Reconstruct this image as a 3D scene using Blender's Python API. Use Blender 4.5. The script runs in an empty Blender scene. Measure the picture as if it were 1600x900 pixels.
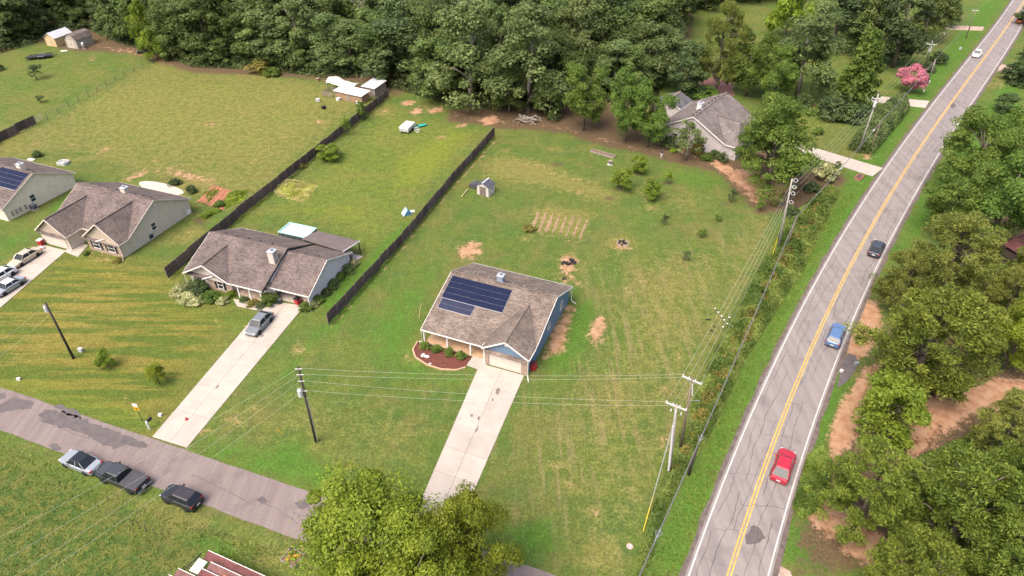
import bpy, bmesh, math, random
import numpy as np
from mathutils import Vector, Matrix
R = math.radians
scene = bpy.context.scene
col = scene.collection

# ------------------------------------------------------------------ camera, sky, sun, exposure
CAM_H, PITCH, FPX = 58.0, 37.0, 1067.0          # drone height (m), tilt below the horizon, focal length in photo pixels
cam_d = bpy.data.cameras.new('camera'); cam = bpy.data.objects.new('camera', cam_d); col.objects.link(cam)
cam.location = (0, 0, CAM_H); cam.rotation_euler = (R(90 - PITCH), 0, 0)
cam_d.sensor_width = 36; cam_d.lens = 36 * FPX / 1600; cam_d.clip_start = 0.5; cam_d.clip_end = 8000
scene.camera = cam
SUN_EL, SUN_AZ = 58.0, -138.0                     # azimuth measured from +Y towards +X (sun stands to the left)
world = bpy.data.worlds.new('World'); scene.world = world; world.use_nodes = True
wn = world.node_tree.nodes; wl = world.node_tree.links; wn.clear()
sky = wn.new('ShaderNodeTexSky'); sky.sky_type = 'NISHITA'; sky.sun_disc = False
sky.sun_elevation = R(SUN_EL); sky.sun_rotation = R(SUN_AZ); sky.air_density = 1.0; sky.dust_density = 7.0; sky.ozone_density = 1.0
bg = wn.new('ShaderNodeBackground'); bg.inputs[1].default_value = 0.15
wo = wn.new('ShaderNodeOutputWorld'); wl.new(sky.outputs[0], bg.inputs[0]); wl.new(bg.outputs[0], wo.inputs[0])
sun_d = bpy.data.lights.new('sun', 'SUN'); sun_d.energy = 1.15; sun_d.angle = R(40); sun_d.color = (1, 0.93, 0.82)
sun = bpy.data.objects.new('sun', sun_d); col.objects.link(sun)
sd = Vector((math.sin(R(SUN_AZ)) * math.cos(R(SUN_EL)), math.cos(R(SUN_AZ)) * math.cos(R(SUN_EL)), math.sin(R(SUN_EL))))
sun.rotation_euler = sd.to_track_quat('Z', 'Y').to_euler(); sun.location = (-60, 20, 90)
vs = scene.view_settings; vs.view_transform = 'Standard'; vs.look = 'None'; vs.exposure = 1.33; vs.gamma = 1.0; vs.use_curve_mapping = False
scene.cycles.max_bounces = 6; scene.cycles.diffuse_bounces = 3; scene.cycles.transparent_max_bounces = 8

# ------------------------------------------------------------------ helpers
TH = R(PITCH)
def G(u, v, z=0.0):
    """survey: the spot at height z that the photograph shows at pixel (u, v) -> world x, y"""
    dx = u - 800.0; up = 450.0 - v
    dy = math.cos(TH) * FPX + math.sin(TH) * up
    dz = -math.sin(TH) * FPX + math.cos(TH) * up
    s = (CAM_H - z) / -dz
    return (dx * s, dy * s)
def G3(u, v, z=0.0):
    x, y = G(u, v, z); return Vector((x, y, z))

def tag(o, label=None, cat=None, group=None, kind=None):
    if label: o['label'] = label
    if cat: o['category'] = cat
    if group: o['group'] = group
    if kind: o['kind'] = kind
    return o
def thing(name, label, cat, loc=(0, 0, 0), rz=0.0, group=None):
    o = bpy.data.objects.new(name, None); col.objects.link(o); o.empty_display_size = 0.3
    o.location = (loc[0], loc[1], loc[2] if len(loc) > 2 else 0); o.rotation_euler = (0, 0, rz)
    return tag(o, label, cat, group)
def copy_tree(o, parent=None):
    c = o.copy(); col.objects.link(c); c.parent = parent
    for ch in o.children: copy_tree(ch, c)
    return c

class MB:
    """collects shapes into one mesh"""
    def __init__(s): s.v = []; s.f = []
    def add(s, vs, fs):
        n = len(s.v); s.v += [tuple(p) for p in vs]; s.f += [tuple(i + n for i in f) for f in fs]; return s
    def hexa(s, p):      # 8 points: bottom 4 ccw, top 4 ccw
        return s.add(p, [(3, 2, 1, 0), (4, 5, 6, 7), (0, 1, 5, 4), (1, 2, 6, 5), (2, 3, 7, 6), (3, 0, 4, 7)])
    def box(s, c, d, rz=0.0, tx=1.0, ty=1.0):
        x, y, z = d[0] / 2, d[1] / 2, d[2] / 2; ca, sa = math.cos(rz), math.sin(rz); P = []
        for zz, kx, ky in ((-z, 1, 1), (z, tx, ty)):
            for a, b in ((-x, -y), (x, -y), (x, y), (-x, y)):
                a *= kx; b *= ky; P.append((c[0] + a * ca - b * sa, c[1] + a * sa + b * ca, c[2] + zz))
        return s.hexa(P)
    def b2(s, lo, hi):
        return s.box([(a + b) / 2 for a, b in zip(lo, hi)], [b - a for a, b in zip(lo, hi)])
    def beam(s, a, b, w, h, up=(0, 0, 1)):
        a, b, up = Vector(a), Vector(b), Vector(up); d = (b - a).normalized()
        sx = d.cross(up)
        if sx.length < 1e-4: sx = d.cross(Vector((1, 0, 0)))
        sx.normalize(); uz = sx.cross(d).normalized(); sx *= w / 2; uz *= h / 2
        return s.hexa([a - sx - uz, a + sx - uz, b + sx - uz, b - sx - uz, a - sx + uz, a + sx + uz, b + sx + uz, b - sx + uz])
    def slab(s, pts, t):  # polygon given ccw from above, thickened downwards by t
        n = len(pts); vs = [tuple(p) for p in pts] + [(p[0], p[1], p[2] - t) for p in pts]
        fs = [tuple(range(n)), tuple(range(2 * n - 1, n - 1, -1))] + [(i, i + n, (i + 1) % n + n, (i + 1) % n) for i in range(n)]
        return s.add(vs, fs)
    def prism(s, poly, z0, z1):
        return s.slab([(x, y, z1) for x, y in poly], z1 - z0)
    def extr(s, pts, d):  # planar polygon (3D) swept along vector d
        n = len(pts); vs = [tuple(p) for p in pts] + [(p[0] + d[0], p[1] + d[1], p[2] + d[2]) for p in pts]
        return s.add(vs, [tuple(range(n)), tuple(range(2 * n - 1, n - 1, -1))] + [(i, i + n, (i + 1) % n + n, (i + 1) % n) for i in range(n)])
    def tube(s, pts, r, n=8, cap=True):
        pts = [Vector(p) for p in pts]; rs = r if isinstance(r, (list, tuple)) else [r] * len(pts); base = len(s.v)
        for i, p in enumerate(pts):
            d = (pts[min(i + 1, len(pts) - 1)] - pts[max(i - 1, 0)])
            d = d.normalized() if d.length > 1e-6 else Vector((0, 0, 1))
            a = d.cross(Vector((0, 0, 1)))
            if a.length < 0.05: a = d.cross(Vector((1, 0, 0)))
            a.normalize(); b = d.cross(a)
            for k in range(n):
                t = 2 * math.pi * k / n; s.v.append(tuple(p + (a * math.cos(t) + b * math.sin(t)) * rs[i]))
        for i in range(len(pts) - 1):
            for k in range(n):
                k2 = (k + 1) % n; s.f.append((base + i * n + k, base + i * n + k2, base + (i + 1) * n + k2, base + (i + 1) * n + k))
        if cap:
            s.f.append(tuple(base + k for k in range(n - 1, -1, -1))); e = base + (len(pts) - 1) * n; s.f.append(tuple(e + k for k in range(n)))
        return s
    def lathe(s, prof, c=(0, 0, 0), n=16):
        base = len(s.v)
        for r, z in prof:
            for k in range(n):
                t = 2 * math.pi * k / n; s.v.append((c[0] + r * math.cos(t), c[1] + r * math.sin(t), c[2] + z))
        for i in range(len(prof) - 1):
            for k in range(n):
                k2 = (k + 1) % n; s.f.append((base + i * n + k, base + i * n + k2, base + (i + 1) * n + k2, base + (i + 1) * n + k))
        s.f.append(tuple(base + k for k in range(n - 1, -1, -1))); e = base + (len(prof) - 1) * n; s.f.append(tuple(e + k for k in range(n)))
        return s
    def loft(s, rings, cap=True):
        base = len(s.v); n = len(rings[0])
        for r in rings: s.v += [tuple(p) for p in r]
        for i in range(len(rings) - 1):
            for k in range(n):
                k2 = (k + 1) % n; s.f.append((base + i * n + k, base + i * n + k2, base + (i + 1) * n + k2, base + (i + 1) * n + k))
        if cap:
            s.f.append(tuple(base + k for k in range(n - 1, -1, -1))); e = base + (len(rings) - 1) * n; s.f.append(tuple(e + k for k in range(n)))
        return s
    def mesh(s, name, m=None, smooth=False, bevel=0.0):
        me = bpy.data.meshes.new(name); me.from_pydata(s.v, [], s.f)
        bm = bmesh.new(); bm.from_mesh(me)
        if bevel: bmesh.ops.bevel(bm, geom=bm.edges[:], offset=bevel, segments=1, affect='EDGES', clamp_overlap=True)
        bmesh.ops.recalc_face_normals(bm, faces=bm.faces[:]); bm.to_mesh(me); bm.free()
        if smooth: me.polygons.foreach_set('use_smooth', [True] * len(me.polygons))
        if m: me.materials.append(m)
        me.update(); return me
    def build(s, name, m=None, parent=None, smooth=False, bevel=0.0):
        return put(name, s.mesh(name, m, smooth, bevel), parent)
def put(name, me, parent=None, loc=None):
    o = bpy.data.objects.new(name, me); col.objects.link(o)
    if parent: o.parent = parent
    if loc is not None: o.location = loc
    return o
def np_mesh(name, verts, faces, m, attr=None):
    """faces: (n,k) int array"""
    me = bpy.data.meshes.new(name); nf, k = faces.shape
    me.vertices.add(len(verts)); me.vertices.foreach_set('co', np.asarray(verts, np.float32).ravel())
    me.loops.add(nf * k); me.loops.foreach_set('vertex_index', faces.astype(np.int32).ravel())
    me.polygons.add(nf); me.polygons.foreach_set('loop_start', np.arange(0, nf * k, k, dtype=np.int32))
    for an, av in (attr or {}).items():
        av = np.asarray(av, np.float32)
        if av.ndim == 2:
            a = me.attributes.new(an, 'FLOAT_COLOR', 'POINT'); a.data.foreach_set('color', av.ravel())
        else:
            a = me.attributes.new(an, 'FLOAT', 'POINT'); a.data.foreach_set('value', av)
    me.update(calc_edges=True); me.materials.append(m); return me

# ------------------------------------------------------------------ materials
class NT:
    def __init__(s, name):
        s.m = bpy.data.materials.new(name); s.m.use_nodes = True; s.t = s.m.node_tree; s.n = s.t.nodes; s.l = s.t.links
        s.b = s.n['Principled BSDF']; s.out = s.n['Material Output']
    def new(s, t, **kw):
        n = s.n.new(t)
        for k, v in kw.items(): setattr(n, k, v)
        return n
    def link(s, a, b): s.l.new(a, b)
    def val(s, x, sock):
        if isinstance(x, (int, float)): sock.default_value = x
        elif isinstance(x, (tuple, list)): sock.default_value = (*x, 1) if len(x) == 3 and len(sock.default_value) == 4 else x
        else: s.link(x, sock)
    def coord(s, which='Object', scale=(1, 1, 1), rot=0.0):
        c = s.new('ShaderNodeTexCoord'); m = s.new('ShaderNodeMapping'); m.inputs['Scale'].default_value = scale; m.inputs['Rotation'].default_value = (0, 0, rot)
        s.link(c.outputs[which], m.inputs[0]); return m.outputs[0]
    def noise(s, scale, detail=3, vec=None, rough=0.55, dist=0.0):
        n = s.new('ShaderNodeTexNoise'); n.inputs['Scale'].default_value = scale; n.inputs['Detail'].default_value = detail; n.inputs['Roughness'].default_value = rough; n.inputs['Distortion'].default_value = dist
        if vec is not None: s.link(vec, n.inputs['Vector'])
        return n.outputs[0]
    def math(s, op, a, b=0.0, c=0.0, clamp=False):
        n = s.new('ShaderNodeMath', operation=op, use_clamp=clamp); s.val(a, n.inputs[0]); s.val(b, n.inputs[1]); s.val(c, n.inputs[2]); return n.outputs[0]
    def ss(s, x, lo, hi, a=0.0, b=1.0):
        n = s.new('ShaderNodeMapRange', interpolation_type='SMOOTHSTEP'); s.val(x, n.inputs[0]); n.inputs[1].default_value = lo; n.inputs[2].default_value = hi; n.inputs[3].default_value = a; n.inputs[4].default_value = b
        return n.outputs[0]
    def mix(s, f, a, b, mode='MIX'):
        n = s.new('ShaderNodeMix', data_type='RGBA', blend_type=mode); s.val(f, n.inputs[0]); s.val(a, n.inputs[6]); s.val(b, n.inputs[7]); return n.outputs[2]
    def gray(s, x):
        n = s.new('ShaderNodeCombineColor'); [s.link(x, n.inputs[i]) for i in range(3)]; return n.outputs[0]
    def bump(s, h, strength=0.5, dist=0.02):
        n = s.new('ShaderNodeBump'); n.inputs['Strength'].default_value = strength; n.inputs['Distance'].default_value = dist; s.link(h, n.inputs['Height']); s.link(n.outputs[0], s.b.inputs['Normal'])
    def base(s, c, rough=0.8, spec=0.3, metal=0.0):
        s.val(c, s.b.inputs['Base Color']); s.val(rough, s.b.inputs['Roughness']); s.b.inputs['Specular IOR Level'].default_value = spec; s.b.inputs['Metallic'].default_value = metal
        return s.m
MATS = {}; KA = 0.74       # base colours are given for a dimmer exposure
def ka(c): return tuple(x * KA for x in c)
def mat(name, c, rough=0.7, spec=0.3, metal=0.0, vary=0.15, scale=3.0, bump=0.0):
    """plain colour broken up by soft wear and fine grain"""
    if name in MATS: return MATS[name]
    t = NT(name); v = t.coord(); c = ka(c)
    f = t.math('ADD', t.math('MULTIPLY', t.noise(scale, 4, v), 0.7), t.math('MULTIPLY', t.noise(scale * 9, 2, v), 0.3))
    g = t.gray(t.ss(f, 0.3, 0.7, 1 - vary, 1 + vary)); cc = t.mix(1.0, c, g, 'MULTIPLY')
    m = t.base(cc, rough, spec, metal)
    if bump: t.bump(t.noise(scale * 12, 3, v), bump, 0.02)
    MATS[name] = m; return m

def m_shingle(name, c1, c2, moss=0.25):
    t = NT(name); v = t.coord(); c1 = ka(c1); c2 = ka(c2)
    speck = t.noise(9, 2, t.coord('Object', (1, 1, 2.2)), 0.7)
    vo = t.new('ShaderNodeTexVoronoi'); vo.inputs['Scale'].default_value = 3.2; t.link(t.coord('Object', (1.0, 2.4, 2.4)), vo.inputs['Vector'])
    r = t.new('ShaderNodeSeparateColor'); t.link(vo.outputs['Color'], r.inputs[0])
    c = t.mix(t.ss(t.math('ADD', t.math('MULTIPLY', speck, 0.6), t.math('MULTIPLY', r.outputs[0], 0.4)), 0.3, 0.7), c1, c2)
    st = t.noise(1.0, 3, t.coord('Object', (0.5, 0.5, 0.5)))
    c = t.mix(1.0, c, t.gray(t.ss(st, 0.25, 0.8, 1.22, 0.72)), 'MULTIPLY')
    row = t.noise(2.0, 3, t.coord('Object', (0.35, 3.5, 6.0)), 0.7)     # broken courses
    c = t.mix(t.ss(row, 0.56, 0.7, 0, moss * 1.6), c, tuple(x * 0.5 for x in c1))
    m = t.base(c, 0.95, 0.15); t.bump(t.math('ADD', speck, r.outputs[0]), 0.7, 0.02); return m
def m_siding(name, c, vertical=False, pitch=0.2):
    t = NT(name); v = t.coord(); c = ka(c)
    w = t.new('ShaderNodeTexWave', wave_type='BANDS', bands_direction='X' if vertical else 'Z', wave_profile='SAW'); w.inputs['Scale'].default_value = 1 / pitch / 3.14; w.inputs['Distortion'].default_value = 0
    t.link(v, w.inputs['Vector'])
    cc = t.mix(1.0, c, t.gray(t.ss(t.noise(1.2, 4, v), 0.3, 0.75, 1.06, 0.92)), 'MULTIPLY')
    cc = t.mix(t.ss(w.outputs[1], 0.86, 1.0, 0, 0.45), cc, tuple(x * 0.45 for x in c))
    m = t.base(cc, 0.65, 0.3); t.bump(w.outputs[1], 0.5, 0.03); return m
def m_brick(name, c1, c2, mortar):
    t = NT(name); c1, c2, mortar = ka(c1), ka(c2), ka(mortar); b = t.new('ShaderNodeTexBrick'); b.inputs['Color1'].default_value = (*c1, 1); b.inputs['Color2'].default_value = (*c2, 1); b.inputs['Mortar'].default_value = (*mortar, 1)
    b.inputs['Scale'].default_value = 1; b.inputs['Brick Width'].default_value = 0.4; b.inputs['Row Height'].default_value = 0.14; b.inputs['Mortar Size'].default_value = 0.015
    c = t.new('ShaderNodeTexCoord'); s = t.new('ShaderNodeSeparateXYZ'); t.link(c.outputs['Object'], s.inputs[0]); k = t.new('ShaderNodeCombineXYZ')
    t.link(t.math('ADD', s.outputs[0], s.outputs[1]), k.inputs[0]); t.link(s.outputs[2], k.inputs[1]); t.link(k.outputs[0], b.inputs['Vector'])
    return t.base(b.outputs[0], 0.9, 0.2)
def m_leaf(name, dark, light, trans=0.42, hue=0.022, val=0.3):
    t = NT(name); a = t.new('ShaderNodeAttribute', attribute_name='tone'); oi = t.new('ShaderNodeObjectInfo')
    c = t.mix(a.outputs['Fac'], dark, light)
    h = t.new('ShaderNodeHueSaturation'); t.link(c, h.inputs['Color'])
    t.link(t.math('MULTIPLY_ADD', oi.outputs['Random'], hue, 0.5 - hue * 0.5), h.inputs['Hue'])
    r2 = t.math('FRACT', t.math('MULTIPLY', oi.outputs['Random'], 7.31)); t.link(t.math('MULTIPLY_ADD', r2, val, 1 - val * 0.5), h.inputs['Value'])
    d = t.b; t.link(h.outputs[0], d.inputs['Base Color']); d.inputs['Roughness'].default_value = 0.6; d.inputs['Specular IOR Level'].default_value = 0.25
    tr = t.new('ShaderNodeBsdfTranslucent'); t.link(h.outputs[0], tr.inputs[0]); mx = t.new('ShaderNodeMixShader'); mx.inputs[0].default_value = trans
    t.link(d.outputs[0], mx.inputs[1]); t.link(tr.outputs[0], mx.inputs[2]); t.link(mx.outputs[0], t.out.inputs[0]); return t.m

# ------------------------------------------------------------------ ground: one sheet, fine where it is seen
def poly_px(pts): return [G(*p) for p in pts]
def ell(cx, cy, rx, ry, rot=0.0, n=20):
    ca, sa = math.cos(R(rot)), math.sin(R(rot))
    return [(cx + rx * math.cos(2 * math.pi * i / n) * ca - ry * math.sin(2 * math.pi * i / n) * sa, cy + rx * math.cos(2 * math.pi * i / n) * sa + ry * math.sin(2 * math.pi * i / n) * ca) for i in range(n)]
def line(pts, w):
    """a band of width w (photo pixels) along a polyline"""
    L, Rr = [], []
    for i, p in enumerate(pts):
        a = pts[max(i - 1, 0)]; b = pts[min(i + 1, len(pts) - 1)]; d = math.hypot(b[0] - a[0], b[1] - a[1]); nx, ny = -(b[1] - a[1]) / d * w / 2, (b[0] - a[0]) / d * w / 2
        L.append((p[0] + nx, p[1] + ny)); Rr.append((p[0] - nx, p[1] - ny))
    return L + Rr[::-1]
def inside(P, X, Y):
    ins = np.zeros(X.shape, bool); n = len(P)
    for i in range(n):
        (x1, y1), (x2, y2) = P[i], P[(i + 1) % n]
        c = ((y1 > Y) != (y2 > Y)); ins ^= c & (X < (x2 - x1) * (Y - y1) / (y2 - y1 + 1e-12) + x1)
    return ins
def sdist(P, X, Y):
    d = np.full(X.shape, 1e9); n = len(P)
    for i in range(n):
        x1, y1 = P[i]; x2, y2 = P[(i + 1) % n]; ex, ey = x2 - x1, y2 - y1
        t = np.clip(((X - x1) * ex + (Y - y1) * ey) / (ex * ex + ey * ey + 1e-9), 0, 1); d = np.minimum(d, np.hypot(X - x1 - t * ex, Y - y1 - t * ey))
    return np.where(inside(P, X, Y), -d, d)
xs = np.concatenate([[-4000, -1500, -600, -300, -200], np.arange(-150, 185.01, 0.6), [230, 320, 600, 1500, 4000]])
ys = np.concatenate([[-4000, -1500, -500, -150, -40], np.arange(10, 250.01, 0.6), [300, 400, 700, 1800, 4000]])
GX, GY = np.meshgrid(xs, ys); gx, gy = GX.ravel(), GY.ravel()
S1 = np.zeros((gx.size, 4), np.float32); S2 = np.zeros((gx.size, 4), np.float32)
TR0 = random.Random(3)
def paint(ch, strength, px, soft=1.2):
    P = poly_px(px); A = np.array(P); lo = A.min(0) - soft; hi = A.max(0) + soft
    ix = np.where((gx > lo[0]) & (gx < hi[0]) & (gy > lo[1]) & (gy < hi[1]))[0]
    if not len(ix): return
    d = sdist(P, gx[ix], gy[ix]); m = np.clip(0.5 - d / (2 * soft), 0, 1) * strength
    if ch == LUSH: m = m * 1.3
    if ch == DRY: m = m * 1.15
    T = S1 if ch < 4 else S2; c = ch % 4; T[ix, c] = np.maximum(T[ix, c], m) if strength > 0 else np.clip(T[ix, c] + m, 0, 1)
CLAY, STRAW, DRY, LUSH, LIME, WEED, STS, STR = range(8)
# --- yards: where the grass is dry, lush or lime
paint(DRY, .55, [(-200, 180), (60, 190), (250, 90), (420, 112), (600, 140), (560, 180), (420, 300), (330, 330), (300, 300), (180, 270), (100, 240), (-200, 300)], 4)
paint(LIME, .35, [(-300, 100), (60, 85), (230, 95), (60, 185), (-300, 250)], 4)
paint(LIME, .5, [(100, 150), (280, 120), (500, 130), (540, 190), (400, 270), (300, 240), (150, 240)], 6)
paint(DRY, .8, line([(60, 260), (180, 240), (300, 190), (420, 150)], 10), 3)
paint(CLAY, .40, line([(190, 285), (240, 255), (300, 225), (420, 160), (470, 135)], 5), 1.2); paint(DRY, .9, line([(190, 285), (240, 255), (300, 225), (420, 160), (470, 135)], 7), 1.5)
paint(DRY, .85, ell(310, 285, 60, 20, -10), 4); paint(CLAY, .66, ell(300, 277, 45, 8, 12), 2.2); paint(CLAY, .66, ell(215, 275, 24, 5, -22), 1.6); paint(CLAY, .52, ell(262, 264, 34, 6, -16), 2.5); paint(CLAY, .5, ell(345, 292, 26, 5, 16), 2)
paint(CLAY, .55, ell(143, 91, 11, 5, -15), 1.5); paint(CLAY, .45, ell(158, 101, 7, 3, -20), 1.2)
paint(DRY, .6, ell(230, 130, 60, 12, -20), 4); paint(CLAY, .42, ell(145, 265, 25, 7), 3)
paint(CLAY, .45, ell(405, 245, 12, 6, -20), 2); paint(CLAY, .45, ell(494, 141, 8, 4), 1.5)
paint(LIME, .95, [(620, 240), (700, 200), (745, 205), (690, 270), (640, 300), (600, 290)], 5)
paint(LIME, .7, [(400, 335), (470, 340), (560, 360), (600, 330), (560, 310), (430, 315)], 4)
paint(LIME, .5, [(395, 330), (600, 160), (760, 200), (640, 360), (560, 440), (520, 380)], 6)
paint(WEED, .35, ell(600, 290, 50, 25, -30), 6); paint(WEED, .3, ell(660, 260, 40, 10, -30), 4)
paint(DRY, .5, ell(590, 205, 20, 10), 4); paint(DRY, .45, ell(500, 250, 60, 20, -35), 6)
# lawns A, B, C in front: striped mowing along the street
paint(STS, .9, [(-300, 420), (40, 440), (110, 400), (260, 420), (300, 470), (372, 492), (240, 670), (-300, 540)], 3)
paint(DRY, .68, [(40, 470), (110, 410), (250, 430), (230, 500), (60, 590), (-100, 560), (-100, 500)], 7)
paint(DRY, .7, line([(235, 475), (180, 520), (120, 560), (80, 600)], 9), 2); paint(DRY, .5, [(150, 560), (330, 490), (350, 520), (240, 600)], 5)
paint(LUSH, .6, [(60, 440), (130, 400), (180, 420), (100, 450)], 3); paint(LUSH, .85, [(0, 585), (60, 590), (230, 650), (240, 675), (150, 650), (0, 602)], 2.5)
paint(LUSH, .8, [(225, 475), (275, 480), (380, 500), (390, 520), (300, 500), (240, 490)], 3); paint(LUSH, .6, [(0, 380), (60, 345), (80, 320), (110, 300), (125, 310), (60, 360), (0, 410)], 2.5)
paint(DRY, .8, ell(30, 400, 40, 5, -25), 2)
paint(CLAY, .6, ell(160, 405, 27, 9, 15), 2.2); paint(CLAY, .45, ell(168, 428, 14, 6, -10), 2); paint(CLAY, .5, ell(270, 470, 13, 10), 2); paint(CLAY, .42, ell(275, 498, 10, 6), 2); paint(CLAY, .45, ell(262, 512, 8, 8), 2)
paint(DRY, .9, [(262, 380), (300, 350), (325, 358), (300, 380)], 3); paint(CLAY, .48, ell(300, 365, 20, 10, -10), 3)
paint(CLAY, .85, [(318, 298), (340, 292), (362, 302), (340, 325), (318, 318)], 1.2); paint(STRAW, .8, ell(313, 345, 11, 9), 1.5)
paint(LUSH, .5, [(335, 330), (345, 345), (330, 370), (320, 360)], 1.5)
paint(LUSH, .9, [(470, 560), (440, 590), (520, 500), (500, 470), (560, 420), (600, 380), (640, 345), (630, 380), (520, 520), (505, 505)], 2)
# the lot of the blue house
paint(STR, .8, [(880, 480), (960, 430), (1200, 330), (1100, 560), (1040, 700), (1000, 900), (800, 870), (760, 720), (830, 600)], 6)
paint(DRY, .62, [(960, 400), (1180, 380), (1120, 520), (1050, 640), (1000, 860), (900, 800), (860, 640), (950, 520)], 9)
paint(DRY, .5, [(400, 640), (480, 600), (620, 640), (700, 660), (650, 720), (520, 720), (400, 700)], 6)
paint(LUSH, .75, [(870, 480), (925, 470), (930, 500), (905, 560), (870, 590), (850, 560), (885, 530)], 2.5); paint(LUSH, .7, [(590, 490), (640, 440), (660, 470), (640, 560), (740, 590), (720, 610), (640, 590), (570, 550)], 4)
paint(LUSH, .8, [(470, 690), (520, 740), (510, 770), (400, 735), (330, 700), (330, 690), (400, 710)], 2.5); paint(LUSH, .55, [(700, 400), (690, 440), (655, 490), (620, 470), (650, 430)], 4)
paint(LUSH, .6, [(820, 420), (860, 440), (900, 452), (910, 470), (880, 450), (830, 435)], 2)
paint(CLAY, .75, ell(735, 390, 24, 14, -15), 2.2); paint(CLAY, .75, ell(887, 412, 17, 19, 10), 1.8); paint(CLAY, .65, ell(886, 436, 30, 9, 15), 2); paint(CLAY, .55, ell(835, 420, 10, 4), 1.5); paint(CLAY, .5, ell(930, 418, 10, 6), 1.8); paint(CLAY, .45, ell(830, 383, 14, 5), 2)
paint(CLAY, .78, ell(934, 515, 13, 24, 22), 1.6); paint(CLAY, .5, ell(922, 568, 8, 18, 15), 2); paint(CLAY, .78, [(850, 562), (884, 552), (902, 476), (884, 474), (858, 520)], 1.3); paint(STRAW, .7, [(842, 562), (856, 560), (892, 480), (886, 476)], 1.0)
paint(CLAY, .5, ell(850, 262, 50, 5, 12), 2); paint(CLAY, .5, ell(880, 275, 60, 5, 14), 2); paint(CLAY, .48, ell(890, 300, 60, 5, 10), 2); paint(DRY, 1, [(770, 245), (830, 250), (960, 300), (950, 315), (860, 290), (760, 275)], 4); paint(CLAY, .45, line([(760, 280), (850, 285), (960, 310)], 5), 1.5); paint(CLAY, .45, line([(770, 252), (830, 260), (900, 285)], 5), 2)
paint(DRY, .7, [(825, 330), (850, 318), (935, 330), (910, 372), (840, 365)], 2)
paint(CLAY, .62, line([(838, 365), (870, 372), (905, 378)], 4), 0.7); paint(CLAY, .5, line([(830, 322), (815, 350), (803, 372)], 2.5), 0.6); paint(CLAY, .45, line([(920, 332), (905, 372)], 2.5), 0.5)
paint(CLAY, .66, ell(972, 382, 17, 10), 1.4); paint(DRY, .9, ell(972, 380, 22, 13), 2)
for (x, y) in ((966, 296), (1018, 310), (998, 271), (1043, 286), (870, 257), (950, 310), (1139, 318), (1185, 333)): paint(STRAW, .75, ell(x, y, 10, 4), 1.2)
paint(CLAY, .5, ell(1012, 315, 18, 7), 2)
paint(CLAY, .42, line([(1190, 340), (1150, 440), (1100, 530), (1060, 640), (1030, 700)], 9), 3); paint(DRY, .8, line([(1195, 340), (1150, 450), (1100, 540), (1050, 660), (1010, 760)], 14), 3)
for c in ((862, 453, 8, 4), (905, 425, 8, 4), (820, 373, 8, 3), (905, 300, 12, 3), (770, 212, 10, 3), (790, 236, 8, 3), (868, 232, 8, 3), (1005, 300, 8, 4), (1020, 325, 10, 4), (1100, 455, 8, 3), (1110, 485, 5, 3), (952, 650, 5, 4), (872, 727, 16, 6), (952, 672, 8, 4), (890, 760, 14, 8), (930, 800, 12, 10), (985, 765, 10, 14), (810, 800, 10, 8), (470, 548, 12, 7), (640, 560, 14, 8), (395, 640, 10, 6), (490, 702, 12, 5), (540, 728, 10, 4), (365, 655, 14, 10), (1000, 440, 14, 6), (985, 455, 8, 10), (1062, 560, 10, 14), (1045, 610, 8, 16), (1035, 690, 8, 12)): paint(CLAY, .54, ell(*c, TR0.uniform(-30, 30)), 1.2); paint(DRY, .8, ell(c[0], c[1], c[2] * 1.5, c[3] * 1.5), 2)
paint(DRY, .95, ell(935, 865, 30, 30), 4); paint(CLAY, .5, ell(838, 827, 14, 6), 2); paint(LUSH, .85, [(795, 830), (850, 815), (880, 860), (830, 860), (800, 845)], 2.5)
paint(DRY, .8, ell(318, 672, 16, 10), 2); paint(CLAY, .7, ell(318, 672, 9, 7), 1.4); paint(CLAY, .5, ell(255, 655, 9, 5, -35), 1); paint(CLAY, .6, ell(232, 670, 6, 4), .7)
# wood edge, pine straw beds
paint(STRAW, .8, [(60, 62), (130, 58), (220, 70), (300, 100), (430, 108), (560, 128), (640, 145), (620, 152), (500, 126), (420, 119), (300, 115), (250, 100), (200, 84), (100, 80)], 2.5)
paint(CLAY, .42, [(140, 68), (215, 72), (300, 108), (400, 115), (385, 122), (280, 112), (230, 95), (150, 78)], 2.5)
paint(STRAW, 1, [(-400, 100), (0, 84), (60, 66), (220, 68), (300, 100), (430, 106), (640, 144), (780, 178), (960, 175), (1010, 150), (1080, 60), (1080, -150), (-400, -150)], 3)
paint(STRAW, .95, [(700, 172), (800, 165), (960, 160), (1010, 200), (1005, 240), (940, 228), (880, 208), (780, 200), (700, 190)], 2.5)
paint(CLAY, .5, line([(640, 158), (700, 178), (770, 190), (850, 195), (920, 210), (1000, 235)], 9), 2.5)
for c in ((637, 161, 12, 5), (651, 174, 12, 5), (681, 172, 13, 5), (722, 196, 8, 3), (765, 188, 16, 8)): paint(CLAY, .8, ell(*c, -10), 1.3)
paint(STRAW, .95, [(990, 225), (1060, 215), (1110, 245), (1150, 250), (1190, 235), (1260, 255), (1300, 262), (1325, 280), (1260, 335), (1225, 330), (1185, 335), (1150, 300), (1120, 268), (1060, 256), (1000, 240)], 2)
paint(CLAY, .72, [(1085, 240), (1130, 252), (1150, 262), (1180, 262), (1240, 290), (1230, 318), (1180, 320), (1150, 292), (1125, 270)], 1.8); paint(CLAY, .6, line([(1040, 228), (1075, 240), (1110, 252)], 6), 1.5)
paint(LUSH, .5, [(1040, 258), (1100, 268), (1140, 275), (1120, 300), (1060, 290), (1010, 270)], 3); paint(DRY, .5, ell(1070, 315, 60, 22), 5)
paint(CLAY, .75, [(1090, 132), (1120, 122), (1145, 128), (1145, 150), (1090, 150)], 1.5)
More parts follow.
